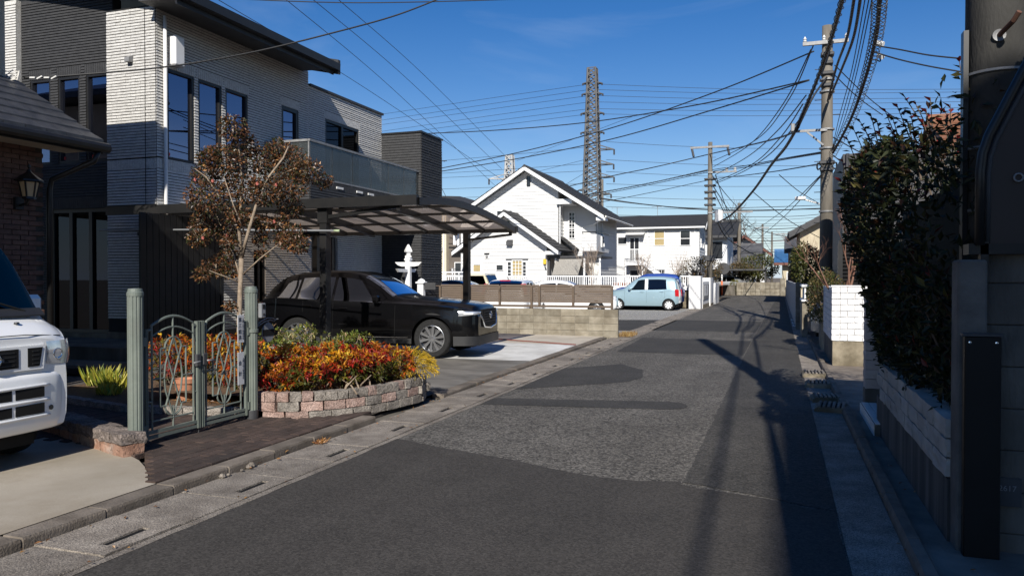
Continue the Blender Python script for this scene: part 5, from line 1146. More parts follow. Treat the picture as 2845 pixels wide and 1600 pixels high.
lb = put('landing', MB().box(-11.62,-10.2,YF-1.2,YF-.02,2.55,2.75), K['white_paint'], FL)
put('handrail', MB().box(-11.62,-10.2,YF-1.2,YF-1.14,3.78,3.84), K['white_paint'], FL)
for k in range(13): x = -11.6+k*.115; put('baluster', MB().box(x-.015,x+.015,YF-1.19,YF-1.15,2.75,3.78), K['white_paint'], FL)
for x in (-11.58,-10.25): put('stair_post', MB().box(x-.05,x+.05,YF-1.18,YF-1.08,.93,2.56), K['white_paint'], FL)
st0, st1 = Vector((-10.2,YF-1.15,2.72)), Vector((-7.9,YF-1.15,.98))
put('stringer', MB().beam(st0,st1,.05,.26), K['white_paint'], FL); put('stringer', MB().beam(st0+Vector((0,.9,0)),st1+Vector((0,.9,0)),.05,.26), K['white_paint'], FL); put('handrail', MB().beam(st0+Vector((0,0,1.08)),st1+Vector((0,0,.95)),.05,.05), K['white_paint'], FL)
for k in range(1,11):
    p = st0.lerp(st1,k/11); put('stair_tread', MB().box(p.x-.13,p.x+.13,YF-1.12,YF-.28,p.z-.02,p.z+.02), K['white_dull'], FL)
    put('baluster', MB().box(p.x-.015,p.x+.015,YF-1.17,YF-1.14,p.z,p.z+1.02), K['white_paint'], FL)
put('downpipe', MB().tube([(-6.3,YF-.06,5.4),(-6.3,YF-.06,2.4),(-6.5,YF-.1,2.2)], .04, 6), K['white_paint'], FL); put('downpipe', MB().tube([(-10.0,YF-.06,5.4),(-10.0,YF-.06,3.2)], .03, 6), K['white_paint'], FL)
put('wall_lamp', MB().box(-9.95,-9.85,YF-.08,YF-.016,4.85,5.0), K['white_dull'], FL)
for (x, y) in ((-9.6,YF+2.5),(-13.0,YF+2.5)):
    a_ = tag(put('roof_aerial', MB().tube([(x,y,6.6),(x,y,7.5)], .02, 5).tube([(x-.5,y,7.45),(x+.5,y,7.45)], .015, 4).tube([(x-.4,y-.2,7.45),(x-.4,y+.2,7.45)], .012, 4).tube([(x,y-.25,7.45),(x,y+.25,7.45)], .012, 4), K['steel']), 'thin television aerial on the flats roof, ' + ('right one' if x > -11 else 'left one'), 'aerial')
# ------------------------------------------------------------ cream and brown house at the left of the gabled one
CH = empty('cream_house', (-21,48,.5), label='cream and brown rendered house seen under the carport roof', cat='house')
K['cream'] = mat('cream', (.58,.51,.39), .8, (.63,.56,.44), 1.5, bump=.1, bscale=50); K['brown_render'] = mat('brown_render', (.11,.092,.078), .8, (.135,.115,.098), 1.5, bump=.1, bscale=50)
put('wall', MB().box(-25,-21.0,47,53,.0,6.2), K['cream'], CH); put('wall', MB().box(-20.99,-18.0,47.4,53,.0,6.2), K['brown_render'], CH)
rb = MB(); rb.add([(-25.6,46.4,6.2),(-17.5,46.4,6.2),(-17.5,53.6,6.2),(-25.6,53.6,6.2),(-23.1,49.5,7.35),(-21.5,50.5,7.35)], [(0,1,5,4),(1,2,5),(2,3,4,5),(3,0,4),(3,2,1,0)]); put('roof', rb, K['roof_black'], CH)
PC = Plane((0,47),(1,0),(0,-1)); PCb = Plane((0,47.4),(1,0),(0,-1))
farwin(PC, CH, -22.55,-22.05,1.3,2.62, hsplit=[.45]); farwin(PC, CH, -22.55,-21.9,4.55,5.2); farwin(PCb, CH, -20.5,-19.6,1.0,2.55, split=[.5])
put('downpipe', MB().tube([(-21.15,46.95,6.1),(-21.15,46.95,.9)], .05, 8), K['white_paint'], CH); put('downpipe', MB().tube([(-21.45,46.95,2.8),(-21.45,46.95,.9)], .025, 6), K['white_dull'], CH)
put('meter', MB().cham(-21.42,-21.25,46.86,46.98,3.3,3.62,.03), K['white_dull'], CH); put('wall_lamp', MB().cham(-20.75,-20.62,47.26,47.39,1.95,2.2,.02), K['white_paint'], CH)
put('laundry_balcony', MB().box(-20.6,-18.6,46.5,47.38,3.5,3.6), K['black_metal'], CH); put('laundry_pole', MB().tube([(-20.8,46.45,4.45),(-18.6,46.45,4.45)], .025, 6), K['steel'], CH)
for k, w_ in enumerate((.22,.18,.2,.16,.2)):
    x = -20.25+k*.26; put('laundry', MB().grid([[(x+w_*t, 46.45+.03*math.sin(t*9+k), z) for t in (0,.25,.5,.75,1)] for z in (4.43,4.1,3.72-.08*(k%2))]), K['white_paint'], CH, True)
ae = empty('roof_aerial', (-22.6,49.8,7.3), label='guyed aerial mast on the dark roof left of the white gable', cat='aerial')
put('mast', MB().tube([(-22.6,49.8,7.2),(-22.6,49.8,10.0)], .03, 6), K['dark_grey'], ae)
for (dx, dy) in ((.35,0),(-.35,.1),(0,-.35)): put('guy', MB().tube([(-22.6,49.8,7.9),(-22.6+dx,49.8+dy,7.25)], .02, 4), K['dark_grey'], ae)
put('antenna', MB().tube([(-23.3,49.8,9.8),(-22.2,49.8,9.8)], .025, 5).tube([(-23.2,49.5,9.8),(-23.2,50.1,10.0)], .02, 4).tube([(-23.2,49.8,9.4),(-23.1,49.8,10.3)], .02, 4).tube([(-22.5,49.5,9.8),(-22.5,50.1,9.8)], .02, 4), K['dark_grey'], ae)
# ------------------------------------------------------------ white picket railing on the retaining wall, and the white gate wall
RW = empty('retaining_wall', (-10,40.9,0), label='grey block retaining wall under the white railing', cat='wall')
rbm = MB().cham(-.194,.194,-.06,.06,-.094,.094,.004).mesh('block', K['conc_stain'])
put('core', MB().box(-24,-4.3,40.86,40.98,-.05,.93), K['conc_dark'], RW)
for r in range(5):
    for k in range(30): copyof('block', rbm, TR(-4.5-k*.392-(.19 if r % 2 else 0), 40.84, .08+r*.19), RW)
RL = empty('white_railing', (-12,40.7,.95), label='long white picket railing above the gravel lot', cat='railing')
put('top_rail', MB().box(-20.5,-4.3,40.66,40.72,1.62,1.68), K['white_paint'], RL); put('bottom_rail', MB().box(-20.5,-4.3,40.66,40.72,1.08,1.13), K['white_paint'], RL)
pk = MB().box(-.02,.02,-.015,.015,1.13,1.62).mesh('picket', K['white_paint'])
for k in range(135): copyof('picket', pk, TR(-4.36-k*.12, 40.69, 0), RL)
put('kerb_band', MB().box(-20.5,-4.3,40.62,40.78,.93,1.06), K['white_paint'], RL)
fp_ = mat('pots', (.24,.085,.05), .8, (.3,.12,.07), 4)
for k in range(5): tag(put('flower_pot', MB().lathe([(.05,1.06),(.075,1.25),(.085,1.25),(.085,1.3),(.06,1.3),(0,1.28)], (-8.35+k*.19,40.86,0), 12), fp_), 'small terracotta pot in the row behind the white railing', 'pot', 'pots behind the white railing')
GWm = empty('gate_wall', (-3.9,42,0), label='white rendered gate wall with a notice, beside the road', cat='wall')
put('pillar', MB().cham(-4.32,-3.74,39.6,40.6,-.02,1.66,.01), K['white_wall'], GWm)
put('wall', MB().box(-3.86,-3.72,40.605,44.5,-.02,1.36), K['white_wall'], GWm); put('pillar', MB().box(-4.1,-3.66,44.51,46.7,-.02,1.57), K['white_wall'], GWm); put('pillar', MB().box(-4.0,-3.58,47.3,50,-.02,1.25), K['white_wall'], GWm)
put('plinth', MB().box(-3.87,-3.71,40.7,44.4,-.03,.18).box(-4.0,-3.64,44.6,46.6,-.03,.12), K['conc_stain'], GWm)
nb = put('notice_board', MB().box(-3.72,-3.69,40.9,43.9,.42,1.22), K['grey_plastic'], GWm)
nt = put('notice_sheet', MB().box(-3.69,-3.685,41.3,43.2,.62,1.18), K['white_paint'], nb)
text_mesh('lettering', 'お知らせ\nここに車を\nとめないで\nください', .15, ink, Matrix.Translation((-3.683,42.25,.9)) @ RX, nt, .8)
put('name_slab', MB().box(-4.0,-3.9,44.9,46.3,1.3,1.5), K['dark_grey'], GWm)
# ------------------------------------------------------------ utility poles and pylons
def upole(name, x, y, h, r0, r1, lab, steps=True, bands=()):
    o = empty(name, (x,y,0), label=lab, cat='utility pole', group='utility poles')
    put('shaft', MB().tube([(x,y,-.1),(x,y,h*.5),(x,y,h)], [r0,(r0+r1)/2,r1], 20), K['conc_pole'], o, True)
    if steps:
        z = 3.2; k = 0
        while z < h-.8:
            s = 1 if k % 2 else -1; put('step_bolt', MB().tube([(x+s*.1,y-.02,z),(x+s*.34,y-.02,z)], .012, 5), K['dark_grey'], o); z += .45; k += 1
    for z in bands: put('band', MB().lathe([(r0*1.0,z),(r0*1.06,z+.004),(r0*1.06,z+.05),(r0,z+.054)], (x,y,0), 20), K['steel'], o)
    return o
PA = upole('utility_pole', 1.30, 24.4, 8.95, .20, .145, 'tall concrete utility pole with crossarm beside the photinia hedge', True, (3.5,5.35,5.9,7.0,7.35))
put('crossarm', MB().box(.62,1.86,24.18,24.26,8.38,8.48), K['steel'], PA)
for x in (.68,1.2,1.8): put('insulator', MB().lathe([(.035,0),(.06,.03),(.03,.06),(.06,.09),(.03,.12),(.02,.16)], (x,24.22,8.48), 10), K['white_dull'], PA)
put('side_arm', MB().box(.38,1.3,24.2,24.27,5.86,5.93), K['steel'], PA); put('side_arm_strut', MB().beam((.75,24.23,5.86),(1.2,24.23,5.45),.05,.05), K['steel'], PA)
put('splice_box', MB().cham(.30,.42,24.12,24.3,5.88,6.12,.02), K['steel'], PA)
for z, w in ((8.1,.26),(7.85,.22),(7.55,.25),(7.2,.24),(4.95,.3),(4.75,.26)): put('clamp', MB().cham(1.3-w*.7,1.3+w*.7,24.18,24.5,z-.05,z+.05,.02), K['dark_grey'], PA)
put('cable_coil', MB().tube([(1.3+.27*math.cos(a*1.0),24.3-.1*math.sin(a),4.85+.09*math.sin(a*3)) for a in [k*.3 for k in range(60)]], .025, 5), K['wire'], PA)
put('street_lamp', MB().beam((1.1,24.3,3.75),(.55,24.1,3.92),.04,.04).cham(.42,.72,24.0,24.18,3.86,3.96,.02), K['white_dull'], PA)
PBp = upole('utility_pole', -4.1, 49.4, 10.0, .185, .13, 'concrete utility pole with a transformer can beside the flats', True)
put('crossarm', MB().box(-5.3,-2.95,49.2,49.3,9.62,9.74), K['steel'], PBp); put('crossarm', MB().box(-4.2,-2.5,49.2,49.28,8.05,8.15), K['steel'], PBp); put('crossarm', MB().box(-4.2,-1.55,49.2,49.28,4.95+.6,5.05+.6), K['steel'], PBp)
for x in (-5.2,-3.05): put('insulator', MB().tube([(x,49.25,9.6),(x+.12,49.1,9.1)], .07, 8), K['dark_grey'], PBp)
for x in (-3.1,-2.6): put('insulator', MB().lathe([(.06,0),(.1,.05),(.06,.1),(.1,.15),(.03,.2)], (x,49.24,8.15), 8), K['white_dull'], PBp)
put('transformer', MB().lathe([(.22,0),(.26,.03),(.26,.7),(.2,.74),(.05,.78)], (-3.55,49.3,5.0), 16), K['white_dull'], PBp, 40)
for z in (7.7,7.3,6.9,6.5,6.1): put('clamp', MB().cham(-4.45,-3.75,49.2,49.6,z-.06,z+.06,.03), K['dark_grey'], PBp)
put('cable_box', MB().cham(-4.4,-3.8,49.15,49.6,2.6,2.95,.05), K['dark_grey'], PBp)
PCp = upole('utility_pole', -3.75, 79, 8.9, .2, .14, 'concrete utility pole beyond the junction, left of the far lane end', False)
PDp = upole('utility_pole', -2.3, 116, 9.2, .2, .14, 'far utility pole in front of the pine, second farthest', False); put('crossarm', MB().box(-3.2,-1.4,115.8,115.9,8.6,8.75), K['steel'], PDp)
PEp = upole('utility_pole', -1.15, 132, 9.0, .2, .14, 'farthest utility pole with crossarm near the blue roof', False); put('crossarm', MB().box(-1.2,1.6,131.8,131.9,8.5,8.65), K['steel'], PEp); put('crossarm', MB().box(-1.2,1.0,131.8,131.9,7.4,7.5), K['steel'], PEp)
p_ = AT(1674,520,120); PFp = upole('utility_pole', p_.x, p_.y, p_.z+1.2, .22, .15, 'small distant pole at the foot of the big pylon', False)
def pylon(name, x, y, h, wb, wt, arms, lab, m, nb=26, arm_dir=(1,0)):
    o = empty(name, (x,y,0), label=lab, cat='pylon'); 
    def wz(z): return lerp(wb, wt, (z/h)**.8)/2
    th = wb*.035
    for sx in (-1,1):
        for sy in (-1,1): put('leg', MB().tube([(x+sx*wz(z),y+sy*wz(z),z) for z in [h*k/8 for k in range(9)]], th*1.25, 5), m, o)
    mb = MB(); zs = [h*(k/nb) for k in range(nb+1)]
    for a, b in zip(zs, zs[1:]):
        for (s0, s1) in (((-1,-1),(1,-1)),((1,-1),(1,1)),((1,1),(-1,1)),((-1,1),(-1,-1))):
            p = lambda s, z: (x+s[0]*wz(z), y+s[1]*wz(z), z)
            mb.tube([p(s0,a),p(s1,b)], th*.8, 4, False); mb.tube([p(s1,a),p(s0,b)], th*.8, 4, False); mb.tube([p(s0,b),p(s1,b)], th*.7, 4, False)
    stuff(put('lattice', mb, m, o))
    d = Vector((*arm_dir,0)).normalized()
    for (z, l, side) in arms:
        for s in side:
            base = Vector((x,y,z)) + d*s*wz(z); tip = Vector((x,y,z)) + d*s*(wz(z)+l); a = MB()
            for k in (-1,1): a.tube([base + Vector((-d.y,d.x,0))*k*wz(z), tip], th*.8, 4)
            a.tube([base + Vector((0,0,l*.3)), tip], th*.8, 4); a.tube([base.lerp(tip,.5), base.lerp(tip,.5)+Vector((0,0,l*.15))], th*.6, 4)
            put('arm', a, m, o); ins = tip + Vector((0,0,-l*.35)); put('insulator', MB().tube([tip, ins], th*1.2, 6), K['dark_grey'], o)
    return o
K['galv'] = mat('galv', (.075,.072,.07), .7, (.12,.117,.114), .5); K['galv_white'] = mat('galv_white', (.36,.36,.355), .6, (.42,.42,.41), .5)
v = math.atan2(-41.0,176); ad = (math.cos(-v), math.sin(-v))
pylon('pylon', -41.6, 177, 50.5, 5.2, 1.9, [(47,1.2,(-1,1)),(44.5,1.3,(-1,1)),(40,1.4,(-1,1)),(31.5,3.6,(1,)),(28,3.4,(1,)),(25,3.4,(1,)),(21,2.6,(1,)),(22,1.6,(-1,)),(17.5,1.8,(-1,)),(35.5,1.3,(-1,1))], 'tall dark lattice pylon rising behind the white gabled house', K['galv'], 34, ad)
pylon('pylon', -92, 262, 45.5, 7.5, 2.2, [(37,6,(-1,1)),(32,6.2,(-1,1)),(27,6.5,(-1,1))], 'small white distant pylon left of the white gable', K['galv_white'], 20, (.94,.33))
# ------------------------------------------------------------ beyond the junction
def fpt(u, v, y): return PY(u, v, y)
FWm = empty('far_wall', (-2,70.3,0), label='low stone wall facing the junction at the end of the lane', cat='wall')
for k in range(9):
    for r in range(4): put('stone', MB().cham(-3.55+k*.4+.004,-3.55+(k+1)*.4-.004,70.2,70.42,r*.29,r*.29+.285,.02), K['block'], FWm)
for x in (-3.62,.12): pass
put('pillar', MB().cham(.08,.48,70.1,70.5,-.02,1.5,.02), K['block'], FWm)
FG = empty('far_gate', (1.2,70.3,0), label='dark iron gate beside the far stone wall', cat='gate')
for k in range(12): put('bar', MB().box(.55+k*.12,.575+k*.12,70.28,70.31,.05,1.55), K['black_metal'], FG)
put('rail', MB().box(.5,1.95,70.27,70.32,1.2,1.26), K['black_metal'], FG); put('panel', MB().box(.5,1.95,70.29,70.30,.1,.75), K['black_metal'], FG)
FK = empty('far_block_wall', (-6,70.4,0), label='dark low wall before the far parked car', cat='wall'); put('wall', MB().box(-9.0,-3.65,70.4,70.55,-.02,.85), K['conc_dark'], FK); put('coping', MB().box(-9.05,-3.6,70.36,70.6,.85,.91), K['conc_kerb'], FK)
sheet('leaf_litter', [(-9,69.02),(-3.9,69.02),(-3.9,70.38),(-9,70.38)], .02, 'soil')
op = empty('marker_post', (-4.7,69.6,0), label='orange and white marker post with a round mirror above it', cat='post')
put('shaft', MB().tube([(-4.75,69.6,0),(-4.75,69.6,1.25)], .07, 10), mat('orange', (.75,.13,.03), .5), op, True); put('sleeve', MB().tube([(-4.75,69.6,1.25),(-4.75,69.6,1.9)], .07, 10), K['white_paint'], op, True)
put('mirror', MB().lathe([(0,-.02),(.5,-.02),(.52,0),(.5,.06),(0,.12)], (-4.6,69.5,2.35), 20, axis='Y'), K['dark_grey'], op)
SED2 = dict(SED); fc, _ = build_car('sedan', 'silver car parked behind the low wall beyond the junction', SED2, (-4.9,74.5,.25), R(175), K['p_silver'], K['alloy'], 8, detail=False)
fcp = empty('far_carport', (-4.6,75,0), label='flat grey carport roof over the far silver car', cat='carport'); put('roof', MB().box(-7.2,-1.0,72.5,77.5,2.2,2.34), K['dark_grey'], fcp)
for x, y in ((-7.0,72.7),(-1.2,72.7),(-7.0,77.3),(-1.2,77.3)): put('post', MB().box(x-.05,x+.05,y-.05,y+.05,0,2.2), K['dark_grey'], fcp)
K['roof_blue'] = mat('roof_blue', (.035,.11,.24), .5, (.05,.15,.31), 3); K['roof_grey'] = mat('roof_grey', (.07,.07,.075), .7, (.1,.1,.105), 3); K['roof_red'] = mat('roof_red', (.32,.065,.03), .7, (.42,.1,.05), 6); K['roof_brown'] = mat('roof_brown', (.18,.075,.035), .7, (.25,.11,.055), 6)
K['wall_tan'] = mat('wall_tan', (.42,.36,.25), .8, (.5,.43,.31), 2); K['wall_grey'] = mat('wall_grey', (.3,.29,.28), .8, (.36,.35,.34), 2); K['wall_dark'] = mat('wall_dark', (.05,.045,.04), .8, (.07,.062,.055), 2); K['wood_red'] = mat('wood_red', (.12,.045,.03), .7, (.16,.06,.04), 4)
def simple_house(name, lab, x0, x1, y0, y1, ze, zr, wallm, roofm, axis='X', over=.6, z0=0, wins=(), pw=None, cat='house', ribs=0):
    o = empty(name, ((x0+x1)/2,(y0+y1)/2,z0), label=lab, cat=cat)
    mx_, my_ = (x0+x1)/2, (y0+y1)/2
    if axis == 'X':
        put('wall', MB().prism([(x0,y0,z0),(x0,y1,z0),(x0,y1,ze),(x0,my_,zr-.1),(x0,y0,ze)], (x1-x0,0,0)), K[wallm], o)
        k = (zr-ze)/(my_-y0); zz = ze-over*k
        slope(o, (x0-over,y0-over,zz),(x1+over,y0-over,zz),(x0-over,my_,zr),(x1+over,my_,zr), 8, .12, roofm); slope(o, (x0-over,y1+over,zz),(x1+over,y1+over,zz),(x0-over,my_,zr),(x1+over,my_,zr), 3, .12, roofm)
        put('fascia', MB().box(x0-over,x1+over,y0-over-.06,y0-over,zz-.12,zz+.1), K['wood_red'] if roofm in ('roof_blue','roof_red') else K['dark_grey'], o)
        put('ridge', MB().box(x0-over,x1+over,my_-.15,my_+.15,zr+.06,zr+.3), K[roofm], o)
        if ribs:
            for i in range(ribs):
                x = lerp(x0-over,x1+over,(i+.5)/ribs); put('roof_rib', MB().beam((x,y0-over,zz+.16),(x,my_,zr+.16),.06,.06), K[roofm], o)
    else:
        put('wall', MB().prism([(x0,y0,z0),(x1,y0,z0),(x1,y0,ze),(mx_,y0,zr-.1),(x0,y0,ze)], (0,y1-y0,0)), K[wallm], o)
        k = (zr-ze)/(mx_-x0); zz = ze-over*k
        for xe in (x0-over, x1+over):
            slope(o, (xe,y0-over,zz),(xe,y1+over,zz),(mx_,y0-over,zr),(mx_,y1+over,zr), 8, .12, roofm)
            put('barge_board', MB().prism([(xe,y0-over-.02,zz-.2),(mx_,y0-over-.02,zr-.2),(mx_,y0-over-.02,zr+.1),(xe,y0-over-.02,zz+.1)], (0,-.06,0)), K['dark_grey'] if roofm != 'roof_black' else K['wood_red'], o)
    P = Plane((0,y0),(1,0),(0,-1))
    for (a,b,c,d,pn) in wins: farwin(P, o, a,b,c,d,pane=pn,f=.08)
    return o
# houses left of the lane end
simple_house('far_house', 'white house with dark roof and curtained windows behind the near left pole', -9.6,-4.6,66+8,84,5.6,7.0,'white_wall','roof_black','X',.9,0,[(-5.9,-5.0,3.3,4.9,'pane_dark'),(-8.3,-6.6,3.2,4.9,'pane_dark')])
simple_house('far_house', 'low white gable with brown barge boards over grey tiled roof', -6.0,-1.6,92,100,4.7,6.3,'white_wall','roof_black','Y',.8)
simple_house('far_house', 'dark grey tiled single storey house behind the far carport', -8.5,-2.5,84,91,2.9,5.0,'wall_grey','roof_grey','X',.8)
simple_house('far_house', 'distant house with grey roof left of the white gable', -13,-8.5,92,100,5.2,6.8,'white_wall','roof_grey','X',.7)
bh = simple_house('blue_roof_house', 'small house with blue tiled roof at the end of the lane', .25,4.8,74,79,3.05,3.95,'wall_tan','roof_blue','X',.7,0,[(.7,1.9,.3,2.0,'pane_dark')],ribs=14)
# right-hand houses
simple_house('eaves_house', 'cream house with deep dark sloping eave on the right', 1.12,7.5,47,56,4.35,6.1,'wall_tan','roof_grey','Y',.6,0,[(3.0,3.7,2.9,4.3,'pane_dark')])
simple_house('small_roof_house', 'brown eaved annex with yellow lattice window behind the evergreen', .65,3.2,58,64,3.55,4.35,'wood_red','roof_grey','X',.3,0,[(.75,1.5,2.7,3.3,'pane_blind')])
simple_house('red_roof_house', 'white wall with a red tiled roof between pole and dark house', 1.9,5.5,29,33,2.75,4.2,'white_wall','roof_red','X',.35)
simple_house('brown_roof_house', 'house with orange brown shingle roof above the hedge', 4.6,11,23,30,4.85,6.25,'wall_grey','roof_brown','X',.35)
DH = empty('dark_house', (3.5,20.5,0), label='dark grey house with black louvred lower wall behind the bare tree', cat='house')
put('wall', MB().box(1.36,7,19.05,22.5,0,4.4), mat('panel_grey', (.028,.027,.03), .6, (.036,.035,.038), 2), DH)
for k in range(26): put('louvre', MB().prism([(1.30,19.04,.15+k*.085),(1.30,18.98,.16+k*.085),(1.30,19.04,.215+k*.085)], (5.6,0,0)), K['black_metal'], DH)
put('band', MB().box(1.28,7,18.99,19.05,2.36,2.44), K['black_metal'], DH); put('corner_trim', MB().box(1.26,1.36,18.97,19.07,.05,2.36), K['black_metal'], DH); put('downpipe', MB().tube([(1.45,19.0,2.44),(1.45,19.0,4.4)], .04, 6), K['dark_grey'], DH)
# ------------------------------------------------------------ right-hand side: walls, pillar, pole, boards
WB = empty('painted_block_wall', (1.2,15.5,0), label='white painted block wall on a stained concrete base, right of the road', cat='wall')
put('base', MB().box(.90,1.5,14.76,14.98,-.02,.47), K['conc_stain'], WB); put('base', MB().box(.90,1.1,14.985,17.5,-.02,.47), K['conc_dark'], WB)
wp = mat('painted_block', (.68,.67,.655), .8, (.75,.74,.73), 5, bump=.6, bscale=40, rnd=.05, dirt=(.5,.48,.45), dlo=.62, dhi=.95)
put('core', MB().box(.905,1.48,14.77,14.93,.47,1.42).box(.905,1.05,14.94,17.45,.47,1.42), K['conc_white'], WB)
for r in range(9):
    z = .475+r*.106; off = 0 if r % 2 else .12; x = .88
    cuts = [.88,1.02] + ([1.26,1.49] if r % 2 else [1.14,1.38,1.49])
    for a, b in zip(cuts, cuts[1:]): copyof('block', rockblock('block', b-a-.008, .05, .098, wp, r*10+int(a*50), .0035), Matrix.Translation(((a+b)/2,14.765,z+.05)), WB)
    for k in range(7): copyof('block', rockblock('block', .05, .372, .098, wp, r*17+k, .0035), Matrix.Translation((.905,14.98+k*.38,z+.05)), WB)
put('coping', MB().box(.87,1.5,14.74,14.95,1.43,1.455), wp, WB)
PP = empty('block_pillar', (1.05,9.9,0), label='slim pillar of pinkish blocks on a concrete foot beside the hedge', cat='pillar')
put('foot', MB().cham(.95,1.17,9.82,10.05,-.02,.30,.01), K['conc_dark'], PP)
pkm = mat('pink_block', (.52,.42,.36), .9, (.62,.52,.45), 5, bump=.5, bscale=40, rnd=.08)
for k in range(10): copyof('block', rockblock('block', .215,.225,.107,pkm,k+300,.004), Matrix.Translation((1.06,9.935,.355+k*.111)), PP)
TS = empty('tiled_step', (1.0,8.9,0), label='small white tiled step between the pillar and the low wall', cat='step')
put('body', MB().box(.90,1.16,8.35,9.75,0,.14), K['conc_dark'], TS)
tl = MB().cham(.003,.077,.003,.097,0,.01,.002).mesh('tile', K['white_dull']); tl2 = MB().cham(-.008,0,.003,.097,.003,.067,.002).mesh('tile', K['white_dull'])
for j in range(14):
    for i in range(3): copyof('tile', tl, TR(.905+i*.08,8.35+j*.1,.14), TS)
    for i in range(2): copyof('tile', tl2, TR(.899,8.35+j*.1,.01+i*.068), TS)
HW = empty('hedge_wall', (1.0,6.7,0), label='low wall of white blocks on stained concrete under the hedge', cat='wall')
put('base', MB().box(.95,1.12,5.15,8.65,-.02,.40), mat('conc_streak', (.045,.042,.038), .92, (.15,.142,.13), 2.2, bump=.4, bscale=40, stretch=(3,3,.25), lo=.42, hi=.75), HW)
wb2 = mat('worn_block', (.36,.335,.295), .9, (.48,.45,.40), 4, bump=.6, bscale=45, rnd=.08, dirt=(.22,.205,.185), dlo=.5, dhi=.9)
for r in range(3):
    y = 5.16 + (.2 if r % 2 else 0); first = True
    ys_ = ([5.16] if r % 2 else []) + [y+k*.4 for k in range(9)]
    for a, b in zip(ys_, ys_[1:]):
        if b > 8.75: break
        copyof('block', rockblock('block', .17,b-a-.008,.112,wb2,r*31+int(a*7),.005), Matrix.Translation((1.025,(a+b)/2,.46+r*.12)), HW)
put('planter_soil', MB().box(1.12,2.6,5.2,9.8,0,.7), K['soil'], HW)
# near concrete fence wall and its end post
NW = empty('panel_wall', (2,5.2,0), label='dark concrete panel wall at the right edge of the picture', cat='wall')
for r in range(8): put('panel', MB().cham(1.12,4.2,5.05,5.13,r*.238-.1,r*.238+.135-.1+.1,.006), K['conc_dark'], NW)
put('end_post', MB().cham(.965,1.115,4.99,5.16,-.02,1.70,.012), mat('post_conc', (.10,.092,.08), .9, (.16,.148,.13), 4, bump=.3, bscale=50, dirt=(.07,.066,.06), dscale=2.5), NW)
BP = empty('black_cover', (1.06,4.9,0), label='tall black cover panel with two bolts before the concrete post', cat='panel')
put('panel', MB().cham(.985,1.165,4.90,4.96,.0,1.27,.006), mat('cover_black', (.004,.004,.004), .5, (.006,.006,.006), 4, spec=.3), BP); put('cap', MB().box(.975,1.175,4.895,4.965,1.27,1.285), K['dark_grey'], BP)
for x in (1.01,1.14): put('bolt', MB().lathe([(.008,0),(.008,-.006),(0,-.008)], (x,4.90,1.235), 10, axis='Y'), K['chrome'], BP)
SPt = empty('wall_tag', (1.2,4.98,.5), label='little dark tag fixed low on the panel wall', cat='tag'); put('plate', MB().box(1.16,1.30,5.030,5.048,.30,.46), K['dark_grey'], SPt)
text_mesh('lettering', '2617', .045, K['grey_plastic'], Matrix.Translation((1.23,5.029,.40)) @ Matrix.Rotation(R(90),4,'X'), SPt)
NP = empty('utility_pole', (1.335,5.78,0), label='thick dark concrete utility pole at the right edge of the picture', cat='utility pole', group='utility poles')
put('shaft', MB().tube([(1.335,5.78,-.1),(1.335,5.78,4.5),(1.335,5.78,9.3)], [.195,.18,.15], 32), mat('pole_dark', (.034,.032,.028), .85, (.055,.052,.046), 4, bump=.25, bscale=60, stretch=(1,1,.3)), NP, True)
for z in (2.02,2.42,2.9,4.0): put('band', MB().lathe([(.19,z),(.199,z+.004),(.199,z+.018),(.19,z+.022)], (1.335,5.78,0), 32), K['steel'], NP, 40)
put('step_bolt', MB().tube([(1.30,5.60,3.12),(1.34,5.44,3.16),(1.36,5.40,3.2)], .016, 8), mat('rust', (.11,.05,.03), .8), NP); put('bolt_socket', MB().lathe([(.02,0),(.038,-.004),(.038,.01),(.02,.012)], (1.30,5.59,3.12), 16, axis='Y'), K['steel'], NP)
put('cable_guard', MB().box(1.125,1.155,5.70,5.78,1.6,3.2), K['black_metal'], NP)
NB = empty('gable_board', (1.5,5.0,1.75), label='brown board in a black gabled frame before the near pole', cat='notice board')
fr = [(1.075,1.78),(1.075,2.20),(1.085,2.30),(1.115,2.40),(1.36,2.92),(1.55,3.32),(1.8,3.32),(2.05,2.92),(2.30,2.40),(2.34,2.2),(2.34,1.78)]
put('frame', MB().tube([(x,5.0,z) for x,z in fr], .026, 8), K['black_metal'], NB, True); put('frame', MB().tube([(1.0+ (x-1.0)*.985+.045,5.03,z-.02) for x,z in fr], .016, 8), K['dark_grey'], NB, True)
put('board', MB().prism([(x,5.04,z) for x,z in fr], (0,.02,0)), mat('board_brown', (.022,.013,.010), .45, (.03,.018,.014), 2), NB)
put('eyelet', MB().tube([(1.27+.022*math.cos(a),5.03,2.16+.022*math.sin(a)) for a in [2*math.pi*k/20 for k in range(21)]], .006, 6), K['steel'], NB, True)
for x in (1.1,2.3): put('stay', MB().box(x-.02,x+.02,5.0,5.06,1.68,1.8), K['black_metal'], NB)
put('sill', MB().box(1.02,4.2,5.0,5.14,1.73,1.79), K['black_metal'], NB)
